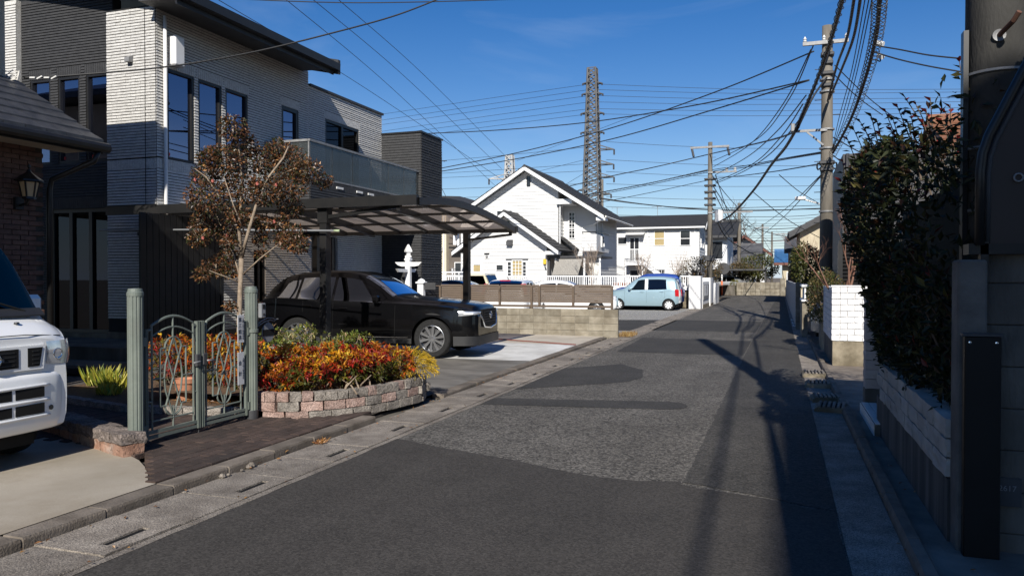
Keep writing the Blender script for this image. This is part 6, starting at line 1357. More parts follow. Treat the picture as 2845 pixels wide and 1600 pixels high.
# gutter ramps lying in the right gutter
def ramp(x, y, rz, tilt, lab):
    o = empty('kerb_ramp', (x,y,.01), rz, lab, 'kerb ramp', rot=(tilt,0,rz))
    mb = MB(); W_, D_, H_ = .37, .26, .075
    mb.prism([(-W_/2,-D_/2,0),(W_/2,-D_/2,0),(W_/2,-D_/2,H_*.5),(W_/2-.03,-D_/2,H_*.85),(-W_/2+.03,-D_/2,H_*.85),(-W_/2,-D_/2,H_*.5)], (0,D_,0)); put('body', mb, K['conc_stain'] if tilt > 0 else K['conc_gutter'], o, world=False)
    for k in range(6): u = -.13+k*.052; put('rib', MB().cham(u-.016,u+.016,-D_/2+.015,D_/2-.015,H_*.85,H_*.85+.02,.004), K['conc_gutter'], o, world=False)
    for k in range(5): u = -.104+k*.052; put('slot', MB().box(u-.009,u+.009,-D_/2+.04,D_/2-.04,H_*.85+.001,H_*.85+.004), K['black_matte'], o, world=False)
ramp(.535,13.25,R(4),R(7),'slotted concrete kerb ramp, farthest of the four in the gutter'); ramp(.545,12.0,R(-2),R(6),'slotted concrete kerb ramp, second farthest in the gutter'); ramp(.58,10.65,R(7),R(3),'slotted concrete kerb ramp, third farthest, half in shade'); ramp(.60,9.9,R(-8),R(8),'tilted slotted kerb ramp nearest the camera in the right gutter')
for k, y in enumerate((26.5,28,30)):
    mb = MB().box(.42,.68,y,y+.7,.005,.03); o = tag(put('gutter_grate', mb, K['conc_white']), 'pale gutter grate lying farther down the right gutter, ' + ('nearest','middle','farthest')[k] + ' of three', 'grate')
    for j in range(5): put('slot', MB().box(.46,.64,y+.08+j*.12,y+.12+j*.12,.031,.033), K['black_matte'], o)
# walls and pillars farther along the right side
YP = empty('tan_pillar', (.55,25,0), label='slim tan block pillar at the roadside before the white rail', cat='pillar')
for k in range(7): copyof('block', rockblock('block', .15,.3,.2,K['block'],k+500,.004), Matrix.Translation((.55,25.1,.1+k*.205)), YP)
GWl = empty('roadside_wall', (.55,36,0), label='long grey block wall running along the far right roadside', cat='wall')
for k in range(19): put('panel', MB().cham(.50,.60,25.5+k*2.0,27.48+k*2.0,-.02,1.38,.01), K['wall_grey'], GWl)
WRl = empty('white_rail', (.75,23.6,0), label='short white balustrade on a low block wall beside the shrub', cat='railing')
put('wall', MB().box(.58,.72,21.9,24.0,-.02,.9), K['block'], WRl); put('top_rail', MB().box(.57,.75,22.0,23.9,1.34,1.4), K['white_paint'], WRl); put('bottom_rail', MB().box(.57,.75,22.0,23.9,.95,1.0), K['white_paint'], WRl)
for k in range(10): put('baluster', MB().box(.64,.68,22.05+k*.2,22.09+k*.2,1.0,1.34), K['white_paint'], WRl)
sc, _ = build_car('hatchback', 'pale silver car nosing out of a drive behind the white wall', KEI, (2.42,20.2,.03), math.pi, K['p_silver'], K['alloy'], 8)
SBW = empty('short_block_wall', (.95,18.8,0), label='low bare block wall end beside the silver car', cat='wall'); put('wall', MB().box(.86,1.25,18.0,18.9,-.02,.62), K['block'], SBW)
# the neighbour behind the photographer, whose shadow lies over the right side
simple_house('apartment_block', 'tall apartment block behind the camera on the right, outside the frame', 5.13,16.0,-26,-11.6,13.6,15.2,'wall_tan','roof_grey','Y',.4)
# ------------------------------------------------------------ overhead cables
def cable(name, pts, r, lab, grp=None, m='wire', seg=9, coil=None, cat='cable'):
    ext = [p for p in pts if isinstance(p, Vector)]; pts = [p for p in pts if not isinstance(p, Vector)]
    P = [p if isinstance(p, Vector) else AT(p[0]*DD, p[1]*DD, p[2]) for p in pts]; out = []
    n = len(P)
    for i in range(n-1):
        a, b, c, d = P[max(i-1,0)], P[i], P[i+1], P[min(i+2,n-1)]
        for k in range(seg):
            t = k/seg; out.append(.5*((2*b)+(c-a)*t+(2*a-5*b+4*c-d)*t*t+(-a+3*b-3*c+d)*t**3))
    out.append(P[-1])
    if ext:                                          # carry on, gently sagging, to the next pole behind the camera
        e, f = ext[0], out[0]; pre = []
        for k in range(24):
            t = k/24; q = e.lerp(f, t); q.z -= .35*4*t*(1-t)*.5; pre.append(q)
        out = pre + out
    o = tag(put(name, MB().tube(out, r, 5), K[m], smooth=True), lab, cat, grp)
    if coil:
        R_, turns = coil; h = []; N = len(out)-1; out = out[24:] if ext else out; N = len(out)-1; tot = turns*10
        for k in range(tot+1):
            f = k/tot*N; i = min(int(f), N-1); p = out[i].lerp(out[i+1], f-i); a = 2*math.pi*k/10
            h.append(p + Vector((math.cos(a)*R_, 0, math.sin(a)*R_*.9-R_*.3)))
        put('lashing_wire', MB().tube(h, r*.2, 4), K['wire'], o)
    return o
g1 = 'cables from overhead to the tall pole'; g2 = 'long cables from the tall pole to the left'; g3 = 'high voltage lines of the big pylon'; g4 = 'high voltage lines running to the white pylon'; g5 = 'thin wires above the lane end'; g6 = 'cables between the tall pole and the transformer pole'; g7 = 'service wires right of the tall pole'
cable('cable_bundle', [(2122,-12,12),(2090,100,15.5),(2052,210,19),(2022,280,21.4),(2003,325,22.3)], .04, 'thickest black cable bundle dropping from the top edge past the tall pole', g1, coil=(.055,26))
cable('cable_bundle', [Vector((2.75,-14,8.9)),Vector((2.25,2,7.3)),(2150,-12,13),(2132,90,15.5),(2104,170,19),(2082,255,22.3)], .03, 'black cable curving down onto the tall pole, middle of the top three', g1)
cable('cable_bundle', [(2166,-12,13),(2147,95,15.8),(2115,180,19),(2086,250,22.3)], .03, 'black cable curving down onto the tall pole, right of the top three', g1)
cable('cable_bundle', [(2095,105,22),(2060,190,21.5),(2030,260,21.8),(2008,322,22.3)], .035, 'short thick cable bundle running down beside the tall pole to its side arm', g1)
cable('cable_bundle', [(2080,195,22.3),(2048,240,22),(2018,300,22.1),(2004,330,22.3)], .028, 'short lower cable bundle from the tall pole to its side arm', g1)
cable('lashed_cable', [Vector((2.6,-14,6.6)),Vector((2.45,2,5.6)),(2213,-12,11),(2204,90,13),(2176,200,16),(2140,300,19.2),(2095,385,22.2)], .035, 'cable with looped lashing wire running down right of the tall pole', g1, coil=(.11,48))
for k, (a, b) in enumerate(((2178,2128),(2188,2135),(2196,2142),(2222,2160))):
    cable('wire', [(a,-12,11),(b+14,180,15.5),(b-18,300,19.5),(2093,380,22.2)], .009, ('leftmost','second','third','rightmost')[k] + ' thin wire beside the lashed cable right of the tall pole', g1)
# onwards from the side arm into the distance
cable('cable_bundle', [(2003,325,22.3),(1975,372,25),(1940,415,28),(1893,482,33),(1840,540,39),(1803,561,44)], .05, 'heavy cable sweeping from the side arm down towards the flats', g6)
cable('cable', [(1806,562,44),(1830,600,50),(1880,632,58),(1925,655,66),(1962,690,80)], .04, 'cable sagging from the heavy cable down to the far lane', g6)
for k, pts in enumerate(([(2047,130,22.5),(1800,232,28),(1540,322,35),(1300,385,40),(1055,434,43)], [(2035,203,22.5),(1800,275,28),(1540,350,35),(1300,400,40),(1055,440,43)], [(2035,202,22.5),(1750,265,29),(1480,308,36),(1250,328,40),(1055,337,43)])):
    cable('cable', pts, .024, ('upper','lower','flattest')[k] + ' of three long cables from the tall pole to the dark tower', g2)
for k, (u0, v0, m1, m2, u3, v3) in enumerate(((2046,115,(1985,250,27),(1905,350,36),1795,405),(2040,125,(1968,265,27),(1885,365,36),1795,420),(2028,240,(1955,330,27),(1880,395,36),1800,440),(2020,262,(1960,350,27),(1890,415,36),1800,458),(2012,300,(1940,385,28),(1870,432,37),1800,462))):
    cable('cable', [(u0,v0,22.4),m1,m2,(u3,v3,48)], .02, ('topmost','second','middle','fourth','lowest')[k] + ' of five sagging cables from tall pole to transformer pole', g6)
cable('cable', [(2003,330,22.3),(1960,347,25),(1880,367,34),(1790,387,47.5),(1650,420,50),(1500,452,53),(1230,520,58)], .03, 'cable hung with loops from side arm past the transformer pole', g6, coil=None)
for k, (v0, v1) in enumerate(((383,428),(386,432),(412,452))):
    cable('cable', [(2066,v0,22.4),(1960,v0+18,29),(1870,v1-10,38),(1790,v1,48),(1640,v1+32,52),(1480,v1+62,56),(1250,v1+95,60)], .02, ('upper','middle','lower')[k] + ' of three cables from the middle of the tall pole to the left', g6)
cable('cable', [(1780,428,48),(1640,460,50),(1500,486,53),(1330,512,56),(1200,530,58)], .028, 'lashed cable crossing in front of the white gable', g6, coil=(.09,60))
cable('cable', [(1510,500,70),(1600,512,70),(1750,526,72),(1900,530,74),(2080,524,70),(2200,522,70)], .05, 'thick level cable crossing the lane above the flats roof')
cable('cable', [(1510,498,72),(1640,516,72),(1760,524,74),(1900,522,76),(2080,516,72),(2200,512,72)], .03, 'thinner level cable just above the thick crossing cable')
# street-end wires
rw_ = random.Random(21)
for k in range(16):
    v = 541+k*7.4+rw_.uniform(-2,2); d = rw_.uniform(80,130); a = rw_.uniform(-6,6); u0 = 1795 if k % 3 else 1500
    if v > 640: u0 = 1800
    cable('wire', [(u0,v+a,d),(1930,v+6,d),(2070,v-a*.6,d)], .022 if k % 4 else .04, 'thin level wire above the far end of the lane', g5)
WL = ['upper of two thin wires falling left from the street lamp height of the tall pole','lower of two thin wires falling left from the street lamp height of the tall pole','thin wire falling right from the heavy sweeping cable','thin wire slanting right behind the tall pole above the eaves house','upper wire from transformer pole to the pole beyond the junction','second wire from transformer pole to the pole beyond the junction','third wire from transformer pole to the pole beyond the junction','upper wire from the pole beyond the junction to the far pole','wire from the pole beyond the junction to the farthest pole','lower wire from the pole beyond the junction to the far pole','wire from the pole beyond the junction to the right','steep wire dropping from the transformer pole into the lane end','lowest steep wire from the transformer pole','short wire between the two farthest poles','lower thin wire sloping right from the top of the tall pole','upper thin wire sloping right from the top of the tall pole','upper thin wire sloping from mid pole into the hedge','lower thin wire sloping from mid pole into the hedge']
for wi, (u0,v0,d0,u1,v1,d1) in enumerate(((2066,440,22.4,1870,600,75),(2064,445,22.4,1860,640,75),(1893,482,33,2065,600,40),(1960,440,30,2066,515,45),(1790,440,48,1858,525,78),(1795,470,48,1858,560,78),(1795,480,48,1858,600,78),(1858,530,78,1920,590,115),(1858,545,78,1940,610,130),(1858,575,78,1920,640,115),(1858,560,78,2060,600,60),(1800,440,48,1850,590,78),(1790,520,48,1850,620,78),(1920,600,115,1945,640,131),(2100,190,24,2220,290,30),(2100,165,24,2300,330,34),(2094,345,24,2330,440,30),(2094,390,24,2220,470,30))):
    sag = abs(u1-u0)*.06
    cable('wire', [(u0,v0,d0),((u0+u1)/2,(v0+v1)/2+sag,(d0+d1)/2),(u1,v1,d1)], .018 if d0 < 40 else .03, WL[wi], 'thin slanting service wires')
# wires to the right of the tall pole
so = cable('cable', [(2198,115,14.5),(2260,125,14),(2340,140,13.5),(2440,150,13)], .014, 'service cable leaving the lashed cable to the right, upper one', g7)
for k, v in enumerate((100,132)): put('insulator', MB().tube([AT((2205+6*k)*DD,(v+8)*DD,14.5),AT((2222-2*k)*DD,(v+12)*DD,14.4)], .05, 8), K['white_dull'], so)
put('loop', MB().tube([AT((2203+10*math.sin(t)*1.2)*DD,(128+22*t/3.1+14*math.sin(t))*DD,14.5) for t in [k*.3 for k in range(12)]], .012, 5), K['wire'], so)
cable('cable', [(2200,132,14.5),(2260,150,14),(2340,168,13.5),(2440,185,13)], .014, 'service cable leaving the lashed cable to the right, lower one', g7)
# service drop to the brick house
sd_ = cable('cable', [(1128,-12,13.5),(1000,38,13.2),(850,80,12.8),(640,131,12.3),(430,167,11.8),(180,190,11.4),(60,196,11.2)], .014, 'service cable crossing the grey house to the brick house roof')
for k in range(4): put('splice', MB().tube([AT((75+k*18)*DD,(196+3*(k%2))*DD,11.2),AT((88+k*18)*DD,(196-4*(k%2))*DD,11.2)], .012, 6), K['white_dull'], sd_)
put('cable_tangle', MB().tube([AT((20+30*math.sin(k*.9))*DD,(195+14*math.cos(k*1.7)-k*.4)*DD,11.1) for k in range(22)], .007, 5), K['curtain'], sd_)
cable('cable', [(470,-8,40),(900,8,42),(1400,-4,44)], .03, 'black cable grazing the top edge of the picture')
# high voltage lines
for k, (u0, u1, v1) in enumerate(((545,1300,478),(720,1248,470),(788,1262,425),(852,1278,400))):
    cable('transmission_line', [(u0-10,-8,120),(lerp(u0,u1,.5),lerp(0,v1,.47),190),(u1,v1,262)], .06, ('leftmost','second','third','rightmost')[k] + ' power line slanting from the top edge to the white pylon', g4, m='wire')
for k, (v0, vl, vr) in enumerate(((212,291,231),(226,306,238),(241,317,252),(257,334,262),(274,344,277),(287,357,289))):
    if k < 6:
        cable('transmission_line', [(1484,v0,181),(1250,lerp(v0,vl,.42),200),(940,vl,230)], .045, 'faint power line from the big pylon to the left', g3)
        cable('transmission_line', [(1498,v0,181),(1900,lerp(v0,vr,.5)+4,178),(2440,vr-6,176)], .045, 'faint power line from the big pylon to the right', g3)
for (v0, v1) in ((357,383),(402,425),(432,452),(463,470),(495,505),(520,530)):
    cable('transmission_line', [(1525,v0,181),(1850,lerp(v0,v1,.5)+3,178),(2440,v1-8,176)], .045, 'faint lower power line from the big pylon to the right', g3)
for (v0, v1) in ((370,410),(430,450),(462,478),(488,500),(500,540),(412,440)):
    cable('transmission_line', [(1480,v0,181),(1280,lerp(v0,v1,.5),190),(1050,v1,215)], .045, 'faint lower power line from the big pylon to the left', g3)
for (u0,v0,u1,v1) in ((1300,405,1600,290),(1320,440,1480,400),(1330,520,1480,430)):
    cable('transmission_line', [(u0,v0,262),(u1,v1,200)], .05, 'power line from the white pylon towards the big pylon', g4)
# ------------------------------------------------------------ plants
K['leaf'] = leafmat('leaf', .42, .12); K['leaf_gloss'] = leafmat('leaf_glossy', .5, .12, .3); K['leaf_thin'] = leafmat('leaf_thin', .5, .35, .3)
K['bark'] = mat('bark', (.20,.15,.105), .9, (.32,.25,.18), 14, bump=.5, bscale=60); K['bark_red'] = mat('bark_red', (.12,.05,.03), .8, (.22,.12,.08), 7, bump=.4, bscale=40); K['bark_pale'] = mat('bark_pale', (.26,.20,.16), .9, (.36,.29,.23), 9); K['twig'] = mat('twig', (.09,.065,.045), .9, (.15,.11,.08), 9)
RG = random.Random(77)
def rvec(rg): 
    while True:
        v = Vector((rg.uniform(-1,1),rg.uniform(-1,1),rg.uniform(-1,1)))
        if .05 < v.length < 1: return v.normalized()
def leaf(mb, p, d, n, L, W, col, fold=.25):
    d = d.normalized(); s = d.cross(n); s = s.normalized() if s.length > 1e-4 else d.orthogonal().normalized(); n = s.cross(d)
    mb.col = col; b = p + d*L*.45
    mb.add([p, b+s*W*.5+n*W*fold, p+d*L-n*L*.08, b-s*W*.5+n*W*fold], [(0,1,2),(0,2,3)])
def pick(rg, cols):
    t = rg.random()*sum(w for w, _ in cols)
    for w, c in cols:
        t -= w
        if t <= 0: break
    k = rg.uniform(.75,1.25); return tuple(min(1, x*k) for x in c)
def cloud(mb, rg, c, r, n, L, W, cols, up=.4, shell=.5, droop=.2, sq=1.0):
    c = Vector(c); r = Vector((r,r,r)) if isinstance(r, (int,float)) else Vector(r)
    for _ in range(n):
        v = rvec(rg); k = shell + (1-shell)*rg.random()**.6; p = c + Vector((v.x*r.x*k, v.y*r.y*k, v.z*r.z*k))
        d = (v*.7 + rvec(rg)*.8 + Vector((0,0,-droop))).normalized(); nn = (Vector((0,0,1))*up + rvec(rg)*.7 + v*.4)
        l = L*rg.uniform(.65,1.2); leaf(mb, p, d, nn, l, W*l/L*rg.uniform(.8,1.15), pick(rg, cols))
def sprays(mb, rg, c, r, n, L, W, cols, k=5, droop=.35, patch=None):
    """tufts of leaves radiating from twig ends; a tuft shares one colour"""
    c = Vector(c); r = Vector(r)
    for _ in range(n):
        v = rvec(rg); q = .45+.55*rg.random()**.5; p = c + Vector((v.x*r.x*q, v.y*r.y*q, v.z*r.z*q)); col = pick(rg, cols if patch is None else patch(p, v))
        if patch is not None and v.z < -.1 and rg.random() < .45: continue
        ax_ = (v + Vector((0,0,.5)) + rvec(rg)*.5).normalized()
        for j in range(k):
            d = (ax_*.5 + rvec(rg) + Vector((0,0,-droop))).normalized(); cc = tuple(min(1, x*rg.uniform(.8,1.2)) for x in col)
            leaf(mb, p, d, Vector((0,0,1))+rvec(rg)*.5, L*rg.uniform(.6,1.15), W*rg.uniform(.8,1.1), cc)
def twigs(mb, rg, base, c, r, n, rad=.006):
    c = Vector(c)
    for _ in range(n):
        v = rvec(rg); e = c + Vector((v.x*r[0],v.y*r[1],v.z*r[2]))*.85; b = Vector(base) + Vector((rg.uniform(-.05,.05),rg.uniform(-.05,.05),0)); m = b.lerp(e,.5) + rvec(rg)*.05
        mb.tube([b,m,e], [rad,rad*.8,rad*.4], 5)
NAN = [(2.4,(.62,.30,.015)),(2.6,(.46,.12,.012)),(2.4,(.28,.04,.012)),(2.2,(.13,.016,.010)),(2.6,(.07,.065,.012)),(1,(.72,.44,.03)),(1.4,(.045,.022,.010))]
NANR = [(1.2,(.58,.26,.015)),(3,(.42,.075,.012)),(3,(.30,.022,.014)),(1.6,(.15,.015,.012)),(1,(.10,.08,.015)),(.5,(.7,.42,.03))]
YEL = [(3,(.58,.31,.018)),(1.2,(.66,.41,.035)),(1.5,(.46,.18,.013))]; ORA = [(3,(.38,.10,.010)),(2,(.46,.17,.013)),(1.4,(.25,.04,.010))]; REDL = [(3,(.30,.022,.014)),(2,(.20,.015,.012)),(1,(.42,.06,.014))]; GRN = [(3,(.06,.062,.012)),(2,(.10,.095,.015)),(1,(.05,.03,.012)),(1,(.16,.12,.02))]
from mathutils import noise as mnoise
def patchcol(red):
    def f(p, v):
        n = mnoise.noise(Vector((p.x*4.5,p.y*4.5,p.z*5.0))) + v.z*.30 - .09 - (.24 if red else 0)
        return YEL if n > .30 else ORA if n > .02 else (REDL if (red or n > -.16) else GRN) if n > -.34 else GRN
    return f
spots = [(-5.30,7.32,.30,.62,0),(-5.02,7.45,.31,.70,0),(-4.80,7.75,.30,.76,0),(-4.66,8.10,.30,.72,1),(-4.56,8.50,.30,.74,1),(-5.45,7.75,.33,.80,0),(-5.15,8.10,.33,.82,0),(-4.92,8.55,.32,.78,1),(-5.85,7.55,.34,.86,0),(-6.30,7.65,.34,.92,0),(-6.85,7.75,.36,.88,0),(-7.45,7.9,.36,.86,0)]
words = ['leftmost by the gate post','second along the planter front','third along the planter front','fourth along the planter front, reddest','last before the yellow cypress','behind the leftmost front one','middle of the back row','right end of the back row','behind the gate, right','behind the right gate leaf','behind the left gate leaf','behind the gate, far left']
for k, (x, y, r, zt, red) in enumerate(spots):
    zb = .29 if x > -5.6 else .17; o = empty('nandina_shrub', (x,y,zb), label='red and yellow leaved nandina shrub, ' + words[k], cat='shrub', group='nandina shrubs')
    mb = MB(); h = (zt-zb)/2; c = (x,y,zb+h*1.12); rg = random.Random(k+1)
    sprays(mb, rg, c, (r*1.1,r*1.1,h*.9), 230, .070, .027, NAN, 5, .35, patchcol(red)); sprays(mb, rg, c, (r,r,h*.85), 150, .042, .016, NAN, 5, .35, patchcol(red))
    put('foliage', mb, K['leaf_thin'], o); tw = MB(); twigs(tw, rg, (x,y,zb-.02), c, (r,r,h), 16); put('stems', tw, K['twig'], o)
# bare twisted stems under the nandinas
tw = MB(); rg = random.Random(5)
for k in range(16):
    x, y = rg.uniform(-4.9,-4.42), rg.uniform(7.5,8.7); a = rg.uniform(0,6.28); l = rg.uniform(.12,.3)
    tw.tube([(x,y,.29),(x+.1*math.cos(a)*l*3,y+.1*math.sin(a)*l*3,.38),(x+math.cos(a)*l,y+math.sin(a)*l,.40+.1*rg.random())], [.013,.010,.004], 5)
stuff(tag(put('bare_stems', tw, K['bark'], smooth=True), 'bare twisted stems under the nandina shrubs'))
mb = MB(); rg = random.Random(6)
for k in range(2600):
    x, y = rg.uniform(-6.6,-4.36), rg.uniform(7.0,9.0)
    if x > -5.45 and y < interp(x, [(-5.45,7.1),(-4.98,7.2),(-4.6,7.55),(-4.46,7.8),(-4.35,8.2)]): continue
    leaf(mb, Vector((x,y,(.295 if x > -5.45 else .18)+rg.uniform(0,.02))), Vector((rg.uniform(-1,1),rg.uniform(-1,1),rg.uniform(-.1,.3))), Vector((0,0,1))+rvec(rg)*.5, rg.uniform(.025,.05), .016, pick(rg, [(3,(.22,.10,.035)),(2,(.30,.15,.05)),(1,(.12,.05,.02))]))
stuff(tag(put('leaf_litter', mb, K['leaf']), 'brown fallen leaves covering the planter soil'))
# golden thread cypress at the planter's end
GC = empty('golden_cypress', (-4.45,8.95,.3), label='golden yellow thread cypress drooping over the end of the planter', cat='shrub'); mb = MB(); rg = random.Random(8)
for k in range(330):
    v = rvec(rg); v.z = abs(v.z)*.8; p = Vector((-4.42,8.82,.40)) + Vector((v.x*.20,v.y*.26,v.z*.22)); q = p.copy(); d = (v + Vector((.25,-.1,.25))).normalized(); col = pick(rg, [(3,(.62,.40,.03)),(2,(.50,.34,.03)),(1,(.30,.24,.03))])
    for j in range(7):
        leaf(mb, q, (d+rvec(rg)*.6).normalized(), rvec(rg), .045, .010, col); q = q + d*.022; d = (d + Vector((0,0,-.22))).normalized()
put('foliage', mb, K['leaf_thin'], GC); tw = MB(); twigs(tw, rg, (-4.6,8.6,.3), (-4.42,8.82,.45), (.2,.25,.15), 14, .007); put('stems', tw, K['bark_pale'], GC)
# green azaleas behind the nandinas
for k, (x, y, r, zt) in enumerate(((-5.75,8.45,.37,1.0),(-5.25,8.75,.34,.93),(-6.25,8.5,.34,.96))):
    o = empty('azalea_bush', (x,y,.2), label='olive green azalea bush behind the nandinas, ' + ('beside the gate post','towards the dark car','farther left')[k], cat='shrub', group='azalea bushes'); mb = MB(); rg = random.Random(30+k)
    sprays(mb, rg, (x,y,.62), (r,r,zt-.62), 330, .058, .019, [(3,(.10,.12,.02)),(2,(.16,.16,.03)),(1,(.22,.19,.05)),(1,(.30,.24,.12))], 6, .0); put('foliage', mb, K['leaf'], o); tw = MB(); twigs(tw, rg, (x,y,.2), (x,y,.65), (r,r,.3), 18, .007); put('stems', tw, K['bark_pale'], o)
# yellow-green strap-leaved clumps left of the gate
for k, (x, y) in enumerate(((-8.0,7.55),(-8.45,7.75),(-7.7,7.2))):
    o = empty('strap_plant', (x,y,.17), label='clump of yellow green strap leaves left of the gate, ' + ('middle one','back left one','low front one')[k], cat='plant', group='strap leaved clumps'); mb = MB(); rg = random.Random(50+k)
    for j in range(110):
        a = rg.uniform(0,6.28); l = rg.uniform(.15,.34)*(.6 if k == 2 else 1); p = Vector((x+rg.uniform(-.14,.14),y+rg.uniform(-.1,.1),.17)); d = Vector((math.cos(a)*.7,math.sin(a)*.7,1)); leaf(mb, p, d, Vector((math.cos(a),math.sin(a),.3)), l, .03, pick(rg, [(2,(.42,.40,.05)),(2,(.20,.26,.04)),(1,(.55,.48,.10))]), .1)
    put('leaves', mb, K['leaf_thin'], o)
# ------------------------------------------------------------ camellia tree in the yard
CT = empty('camellia_tree', (-6.9,8.6,.17), label='slender brown leaved camellia tree in front of the grey house', cat='tree')
B = Vector((-6.9,8.6,0)); RV = Vector((.9445,.3286,0)); FV = Vector((-.3286,.9445,0)); S1 = .00538
def cp(u, v, dep=0.0): return B + RV*((u-600)*S1) + FV*dep + Vector((0,0,EYE+(697-v)*S1))
tr = MB()
tr.tube([B+Vector((0,0,.15)), cp(600,800), cp(603,720), cp(606,650)], [.042,.036,.033,.032], 10)
limbs = [([(606,650,0),(598,560,.02),(607,470,.05),(600,380,.02),(592,310,0)],.026),([(606,650,0),(625,590,-.05),(648,520,-.08),(680,450,-.1),(715,400,-.05),(725,370,0)],.026),([(603,700,0),(580,640,.1),(555,590,.15),(530,540,.2),(510,470,.2)],.014),([(600,560,0),(560,500,-.1),(530,450,-.15),(505,430,-.2)],.014),([(607,470,0),(570,420,.1),(560,370,.15)],.010),([(648,520,0),(700,490,.15),(750,460,.2),(800,440,.2)],.014),([(610,690,0),(660,650,-.1),(700,620,-.12),(750,595,-.15)],.013),([(603,710,0),(570,695,-.1),(535,680,-.15)],.010),([(680,450,0),(740,420,.1),(775,400,.1)],.010),([(620,600,0),(600,520,-.2),(580,450,-.25)],.012),([(600,780,0),(585,770,.0),(572,768,.0)],.006)]
for pts, r in limbs:
    q = [cp(*p) for p in pts]; tr.tube(q, [lerp(r, r*.35, i/(len(q)-1)) for i in range(len(q))], 7)
clumps = [(590,325,42),(600,360,40),(565,410,55),(500,435,38),(640,400,48),(715,400,55),(770,430,42),(800,450,26),(530,500,58),(600,470,55),(670,480,52),(735,470,45),(495,560,40),(550,580,40),(740,600,42),(700,600,28),(525,670,38),(560,680,26),(600,545,36),(650,560,28),(720,520,35),(690,370,34),(540,400,30),(620,770,18),(580,770,16),(655,640,16),(500,600,30),(560,640,26),(500,690,24),(765,620,26),(640,600,24),(690,560,26),(585,610,24)]
CAM = [(3,(.058,.030,.013)),(2.6,(.10,.042,.018)),(2.6,(.034,.036,.011)),(1.2,(.17,.070,.026)),(.4,(.34,.17,.06))]
fo = MB(); rg = random.Random(99)
for (u, v, r) in clumps:
    c = cp(u, v, rg.uniform(-.3,.3)); rr = r*S1*.9; n = int(560*(r/45)**2)+50
    cloud(fo, rg, c, (rr*1.05,rr*1.05,rr*.85), n, .052, .026, CAM, .5, .25, .15)
    for j in range(5): v3 = rvec(rg); tr.tube([c-v3*rr*.2, c+v3*rr*.45, c+v3*rr*.9], [.006,.0045,.002], 4)
    for j in range(1 + r//30): 
        if rg.random() < .22:
            p = c + rvec(rg)*rr*.9; fo.col = (.62,.16,.14)
            for t in range(6): a = t*1.05; leaf(fo, p, Vector((math.cos(a),-.3,math.sin(a))), Vector((0,-1,0)), .028, .026, (.45,.13,.10))
put('trunk', tr, K['bark'], CT, True); put('crown', fo, K['leaf'], CT)
# ------------------------------------------------------------ photinia hedge over the low wall
PH = empty('photinia_hedge', (1.6,7.5,.7), label='dense dark photinia hedge with large leaves above the low white wall', cat='hedge'); mb = MB(); rg = random.Random(123)
xl_ = [(.65,.98),(.8,.93),(1.1,.88),(1.5,.78),(1.9,.66),(2.3,.59),(2.6,.64),(2.85,.82),(3.0,1.05)]
PHO = [(4,(.015,.022,.006)),(2.5,(.026,.031,.008)),(1.5,(.05,.040,.012)),(1.0,(.036,.016,.008)),(.12,(.13,.020,.014)),(.35,(.08,.07,.018))]
for k in range(9500):
    y = rg.uniform(5.55,9.55); zm = lerp(2.5,2.98,(y-5.5)/4); z = .72 + (zm-.72)*rg.random(); x0 = interp(z, xl_) + .22*abs(y-8.0)/2*(1 if y > 8 else .35) + .06*math.sin(y*5+z*3); 
    q = rg.random(); 
    if q < .62: x = x0 + abs(rg.gauss(0,.10))
    elif q < .8: x = rg.uniform(x0, 2.4); y = 5.55 + abs(rg.gauss(0,.15))
    else: x = rg.uniform(x0, 2.4); z = zm - .35 + rg.uniform(-.1,.4) - .2*((x-1.5)/1.0)**2
    out = Vector((-1 if q < .62 else -.2, -.5, .5)); d = (out*.6 + rvec(rg) + Vector((0,0,.2))).normalized()
    leaf(mb, Vector((x,y,z)), d, Vector((-.4,-.5,.8))+rvec(rg)*.7, rg.uniform(.055,.10), rg.uniform(.026,.042), pick(rg, PHO), .18)
put('foliage', mb, K['leaf_gloss'], PH)
st_ = MB(); sh = MB()
shoots = [(2130,345,7.6),(2160,300,7.3),(2190,285,7.2),(2225,275,7.0),(2255,262,6.9),(2300,255,6.8),(2340,245,6.7),(2390,262,6.5),(2412,142,6.4),(2365,300,6.6),(2210,330,7.1),(2280,300,6.9),(2320,300,6.7),(2150,400,7.5),(2240,320,7.0),(2400,330,6.5),(2180,350,7.2),(2270,235,6.9),(2140,430,7.7),(2420,300,6.3),(2145,320,7.4),(2175,325,7.3),(2205,300,7.1),(2245,295,7.0),(2290,280,6.8),(2330,275,6.7),(2375,275,6.6),(2310,330,6.8),(2260,340,7.0),(2350,340,6.6),(2400,370,6.4),(2120,400,7.7),(2115,450,7.8),(2130,480,7.8)]
for (u, v, dep) in shoots:
    top = AT(u*DD, v*DD, dep); base = top + Vector((.14+rg.uniform(-.08,.18), rg.uniform(-.1,.2), -.62)); n = 16 if v < 200 else 13
    if v < 200: base.z -= .4
    mid = base.lerp(top,.5)+rvec(rg)*.03; st_.tube([base,mid,top],[.008,.006,.003],5)
    for k in range(n):
        t = .25+.75*k/n; p = base.lerp(top,t); a = k*2.4; d = Vector((math.cos(a),math.sin(a),.25+.5*(t>.85))); red = t > .88 and rg.random() < .6
        leaf(sh, p, d, Vector((0,0,1))+rvec(rg)*.3, rg.uniform(.085,.125)*(.8 if t > .85 else 1), .046, (.20,.022,.02) if red else pick(rg, PHO[:4]), .18)
for k in range(40):
    y, z = rg.uniform(5.8,9.2), rg.uniform(.7,1.2); st_.tube([(1.5,y,.6),(1.2,y,z),(interp(z+.5,xl_)+.1,y+rg.uniform(-.2,.2),z+.6)],[.012,.009,.004],5)
stuff(put('shoots', sh, K['leaf_gloss'], PH)); put('stems', st_, K['twig'], PH)
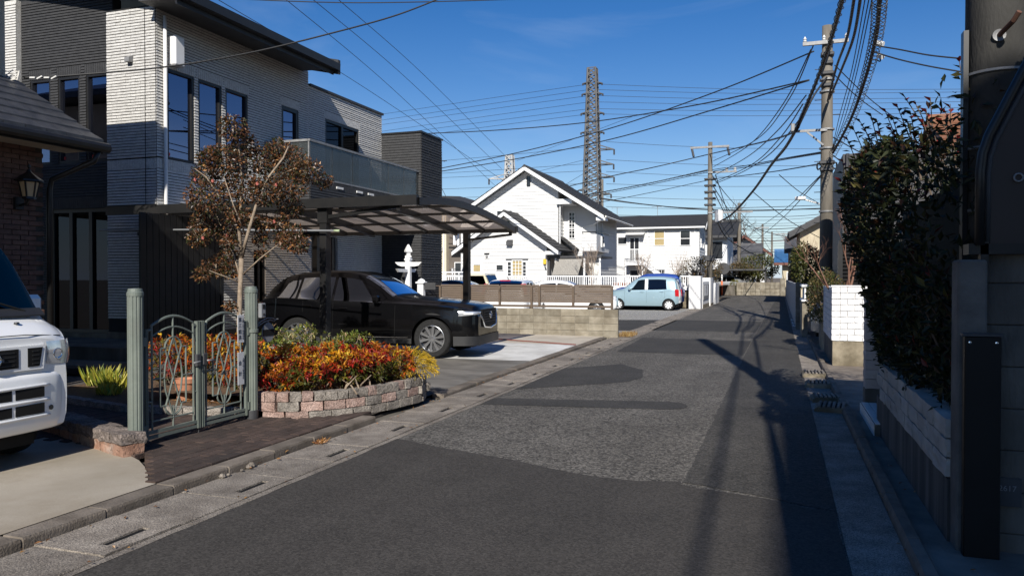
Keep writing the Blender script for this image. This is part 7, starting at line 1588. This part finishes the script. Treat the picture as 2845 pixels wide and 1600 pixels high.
put('inner_block', MB().box(1.25,2.3,5.9,9.2,.72,2.3), mat('hedge_core', (.012,.014,.006), .95, (.02,.022,.01), 8), PH)  # plain dark block filling the hedge behind its leaves
# ------------------------------------------------------------ other trees and bushes
def bush(name, lab, c, r, n, L, W, cols, m='leaf', trunk=True, grp=None, cat='shrub', shell=.55, seed=1, tr_m='twig'):
    c = Vector(c); o = empty(name, (c.x,c.y,0), label=lab, cat=cat, group=grp); mb = MB(); rg = random.Random(seed)
    cloud(mb, rg, c, r, n, L, W, cols, .3, shell, .1)
    for j in range(9):
        v = rvec(rg); cloud(mb, rg, c + Vector((v.x*r[0],v.y*r[1],v.z*r[2]))*.8, Vector(r)*.38, n//16, L, W, cols, .3, .3)
    put('crown', mb, K[m], o)
    if trunk: t = MB(); t.tube([(c.x,c.y,-.05),(c.x+.03,c.y,c.z*.6),(c.x,c.y,c.z)], [max(.03,r[0]*.12),r[0]*.09,r[0]*.04], 7); twigs(t, rg, (c.x,c.y,c.z-r[2]*.8), c, r, 10, r[0]*.03); put('trunk', t, K[tr_m], o)
    return o
EVG = [(3,(.045,.058,.014)),(2,(.075,.08,.02)),(1.5,(.11,.10,.025)),(1,(.03,.035,.01))]; BRN = [(3,(.07,.055,.02)),(2,(.11,.08,.03)),(1,(.05,.045,.015)),(1,(.16,.09,.04))]
bush('evergreen_tree', 'round dark evergreen tree beside the lane on the right', (1.0,33,2.05), (.62,.7,.85), 2200, .13, .055, EVG, cat='tree', seed=3)
bush('dark_shrub', 'dense dark clipped shrub behind the white painted wall', (.98,18.2,1.15), (.42,.85,.58), 2600, .06, .03, BRN+EVG, seed=4)
bush('clipped_hedge', 'tall clipped green hedge beside the tall pole', (1.25,22.2,1.25), (.5,1.3,.55), 2200, .07, .035, EVG, seed=14)
bush('pine', 'dark cloud pruned pine at the far end of the lane', (-2.0,80,2.6), (2.0,1.6,1.3), 1500, .28, .10, EVG, cat='tree', seed=5)
bush('far_bush', 'olive bush at the left end of the far wall', (-3.75,70.9,.75), (.45,.5,.65), 700, .13, .05, [(2,(.16,.15,.03)),(2,(.08,.09,.02)),(1,(.28,.22,.05))], seed=6)
bush('far_bush', 'reddish brown hedge beside the transformer pole', (-5.4,57,2.0), (1.6,1.6,1.1), 1500, .16, .07, BRN, seed=7); bush('far_bush', 'brown bush below the far houses beside the marker post', (-7.3,72.5,1.5), (1.5,1.0,1.1), 1200, .18, .07, BRN, seed=8)
bush('far_bush', 'red leaved bush behind the iron gate', (1.6,72,1.1), (.7,.5,.8), 600, .13, .05, [(2,(.22,.05,.04)),(2,(.10,.06,.03))], seed=9); bush('far_bush', 'brown shrub in front of the pine', (-3.6,77.5,2.2), (1.3,.9,.9), 800, .2, .08, BRN, seed=10)
gt = MB(); rg = random.Random(12)
for k in range(500): p = Vector((rg.uniform(-4.1,-3.7), rg.uniform(20.2,21.3), .0)); leaf(gt, p, Vector((rg.uniform(-.6,.6),rg.uniform(-.6,.6),.8)), rvec(rg), rg.uniform(.06,.16), .012, pick(rg, [(2,(.30,.19,.07)),(1,(.20,.11,.04)),(1,(.38,.28,.12))]))
stuff(tag(put('dry_grass', gt, K['leaf']), 'dry brown grass tuft at the corner of the block wall'))
gt = MB()
for k in range(90): p = Vector((-4.15+rg.uniform(-.05,.05), 6.35+rg.uniform(-.07,.07), .01)); leaf(gt, p, Vector((rg.uniform(-1,1),rg.uniform(-1,1),.6)), rvec(rg), rg.uniform(.03,.07), .008, pick(rg, [(2,(.40,.20,.06)),(1,(.25,.10,.04))]))
stuff(tag(put('dry_grass', gt, K['leaf']), 'small tuft of dry orange grass in the gutter'))
def grow(mb, rg, p, d, L, r, n, spread=.6, gn=Vector((0,0,.25)), kids=(2,3), bend=.25, ends=None):
    q = [p]; dd = d.copy()
    for k in range(3): dd = (dd + rvec(rg)*bend*.5 + gn*.1).normalized(); q.append(q[-1] + dd*L/3)
    mb.tube(q, [r, r*.88, r*.76, r*.64], 5 if r < .02 else 7, False)
    if n == 0:
        if ends is not None: ends.append(q[-1])
        return
    for k in range(rg.randint(*kids)):
        t = rg.choice((1,2,3)) if k else 3; nd = (dd + rvec(rg)*spread + gn).normalized(); grow(mb, rg, q[t], nd, L*rg.uniform(.62,.85), r*.6, n-1, spread, gn, kids, bend, ends)
def bare(name, lab, base, h, r, n, seed, m='twig', spread=.6, stems=1, lean=(0,0,1), grp=None, kids=(2,3), cat='tree'):
    o = empty(name, base, label=lab, cat=cat, group=grp); rg = random.Random(seed); mb = MB()
    for s in range(stems): grow(mb, rg, Vector(base) + Vector((rg.uniform(-.1,.1)*(stems>1),0,0)), (Vector(lean) + rvec(rg)*(.25 if stems > 1 else .05)).normalized(), h, r, n, spread, kids=kids)
    put('trunk', mb, K[m], o, True); return o
bare('bare_shrub', 'bare pale shrub behind the railing, left of the flats stair', (-9.9,42.2,.93), .9, .035, 4, 1, 'bark_pale', .45, 4, grp='bare shrubs', cat='shrub'); bare('bare_shrub', 'bare pale shrub in front of the flats stair', (-7.35,43.0,.93), .75, .03, 4, 2, 'bark_pale', .5, 3, grp='bare shrubs', cat='shrub'); bare('bare_shrub', 'bare pale shrub before the right end of the flats', (-5.45,43.0,.93), .72, .03, 4, 3, 'bark_pale', .5, 3, grp='bare shrubs', cat='shrub')
bare('bare_tree', 'large bare tree behind the far white gable', (-4.6,103,0), 3.6, .28, 6, 4, 'twig', .75, 1, kids=(2,3)); bare('bare_tree', 'tall bare tree left of the far utility pole', (-9.5,108,0), 3.4, .22, 5, 5, 'twig', .5, 1)
bt = bare('bare_tree', 'bare tree with peeling reddish trunks behind the white block wall', (1.12,15.5,1.2), .55, .026, 6, 6, 'bark_red', .5, 3, (.05,0,1), kids=(2,2))
bare('bare_tree', 'crooked bare tree leaning over the road beside the tall pole', (1.02,15.6,1.2), .42, .030, 7, 9, 'bark_red', .62, 1, (-.45,.1,.8), kids=(2,2))
mb = MB(); rg = random.Random(61)
for k in range(170):
    if k % 2: x, y, z = rg.choice((-4.17,-3.62,-4.1))+rg.uniform(-.04,.04), rg.uniform(3.2,16), .022
    else: x, y, z = rg.choice((.68,.72,1.0,.9))+rg.uniform(-.05,.05), rg.uniform(4.4,13), .04
    leaf(mb, Vector((x,y,z)), Vector((rg.uniform(-1,1),rg.uniform(-1,1),rg.uniform(0,.3))), Vector((0,0,1))+rvec(rg)*.4, rg.uniform(.02,.05), .018, pick(rg, [(2,(.24,.11,.04)),(1,(.34,.18,.06)),(1,(.10,.05,.025))]))
stuff(tag(put('fallen_leaves', mb, K['leaf']), 'scattered dry leaves along the kerbs on both sides'))
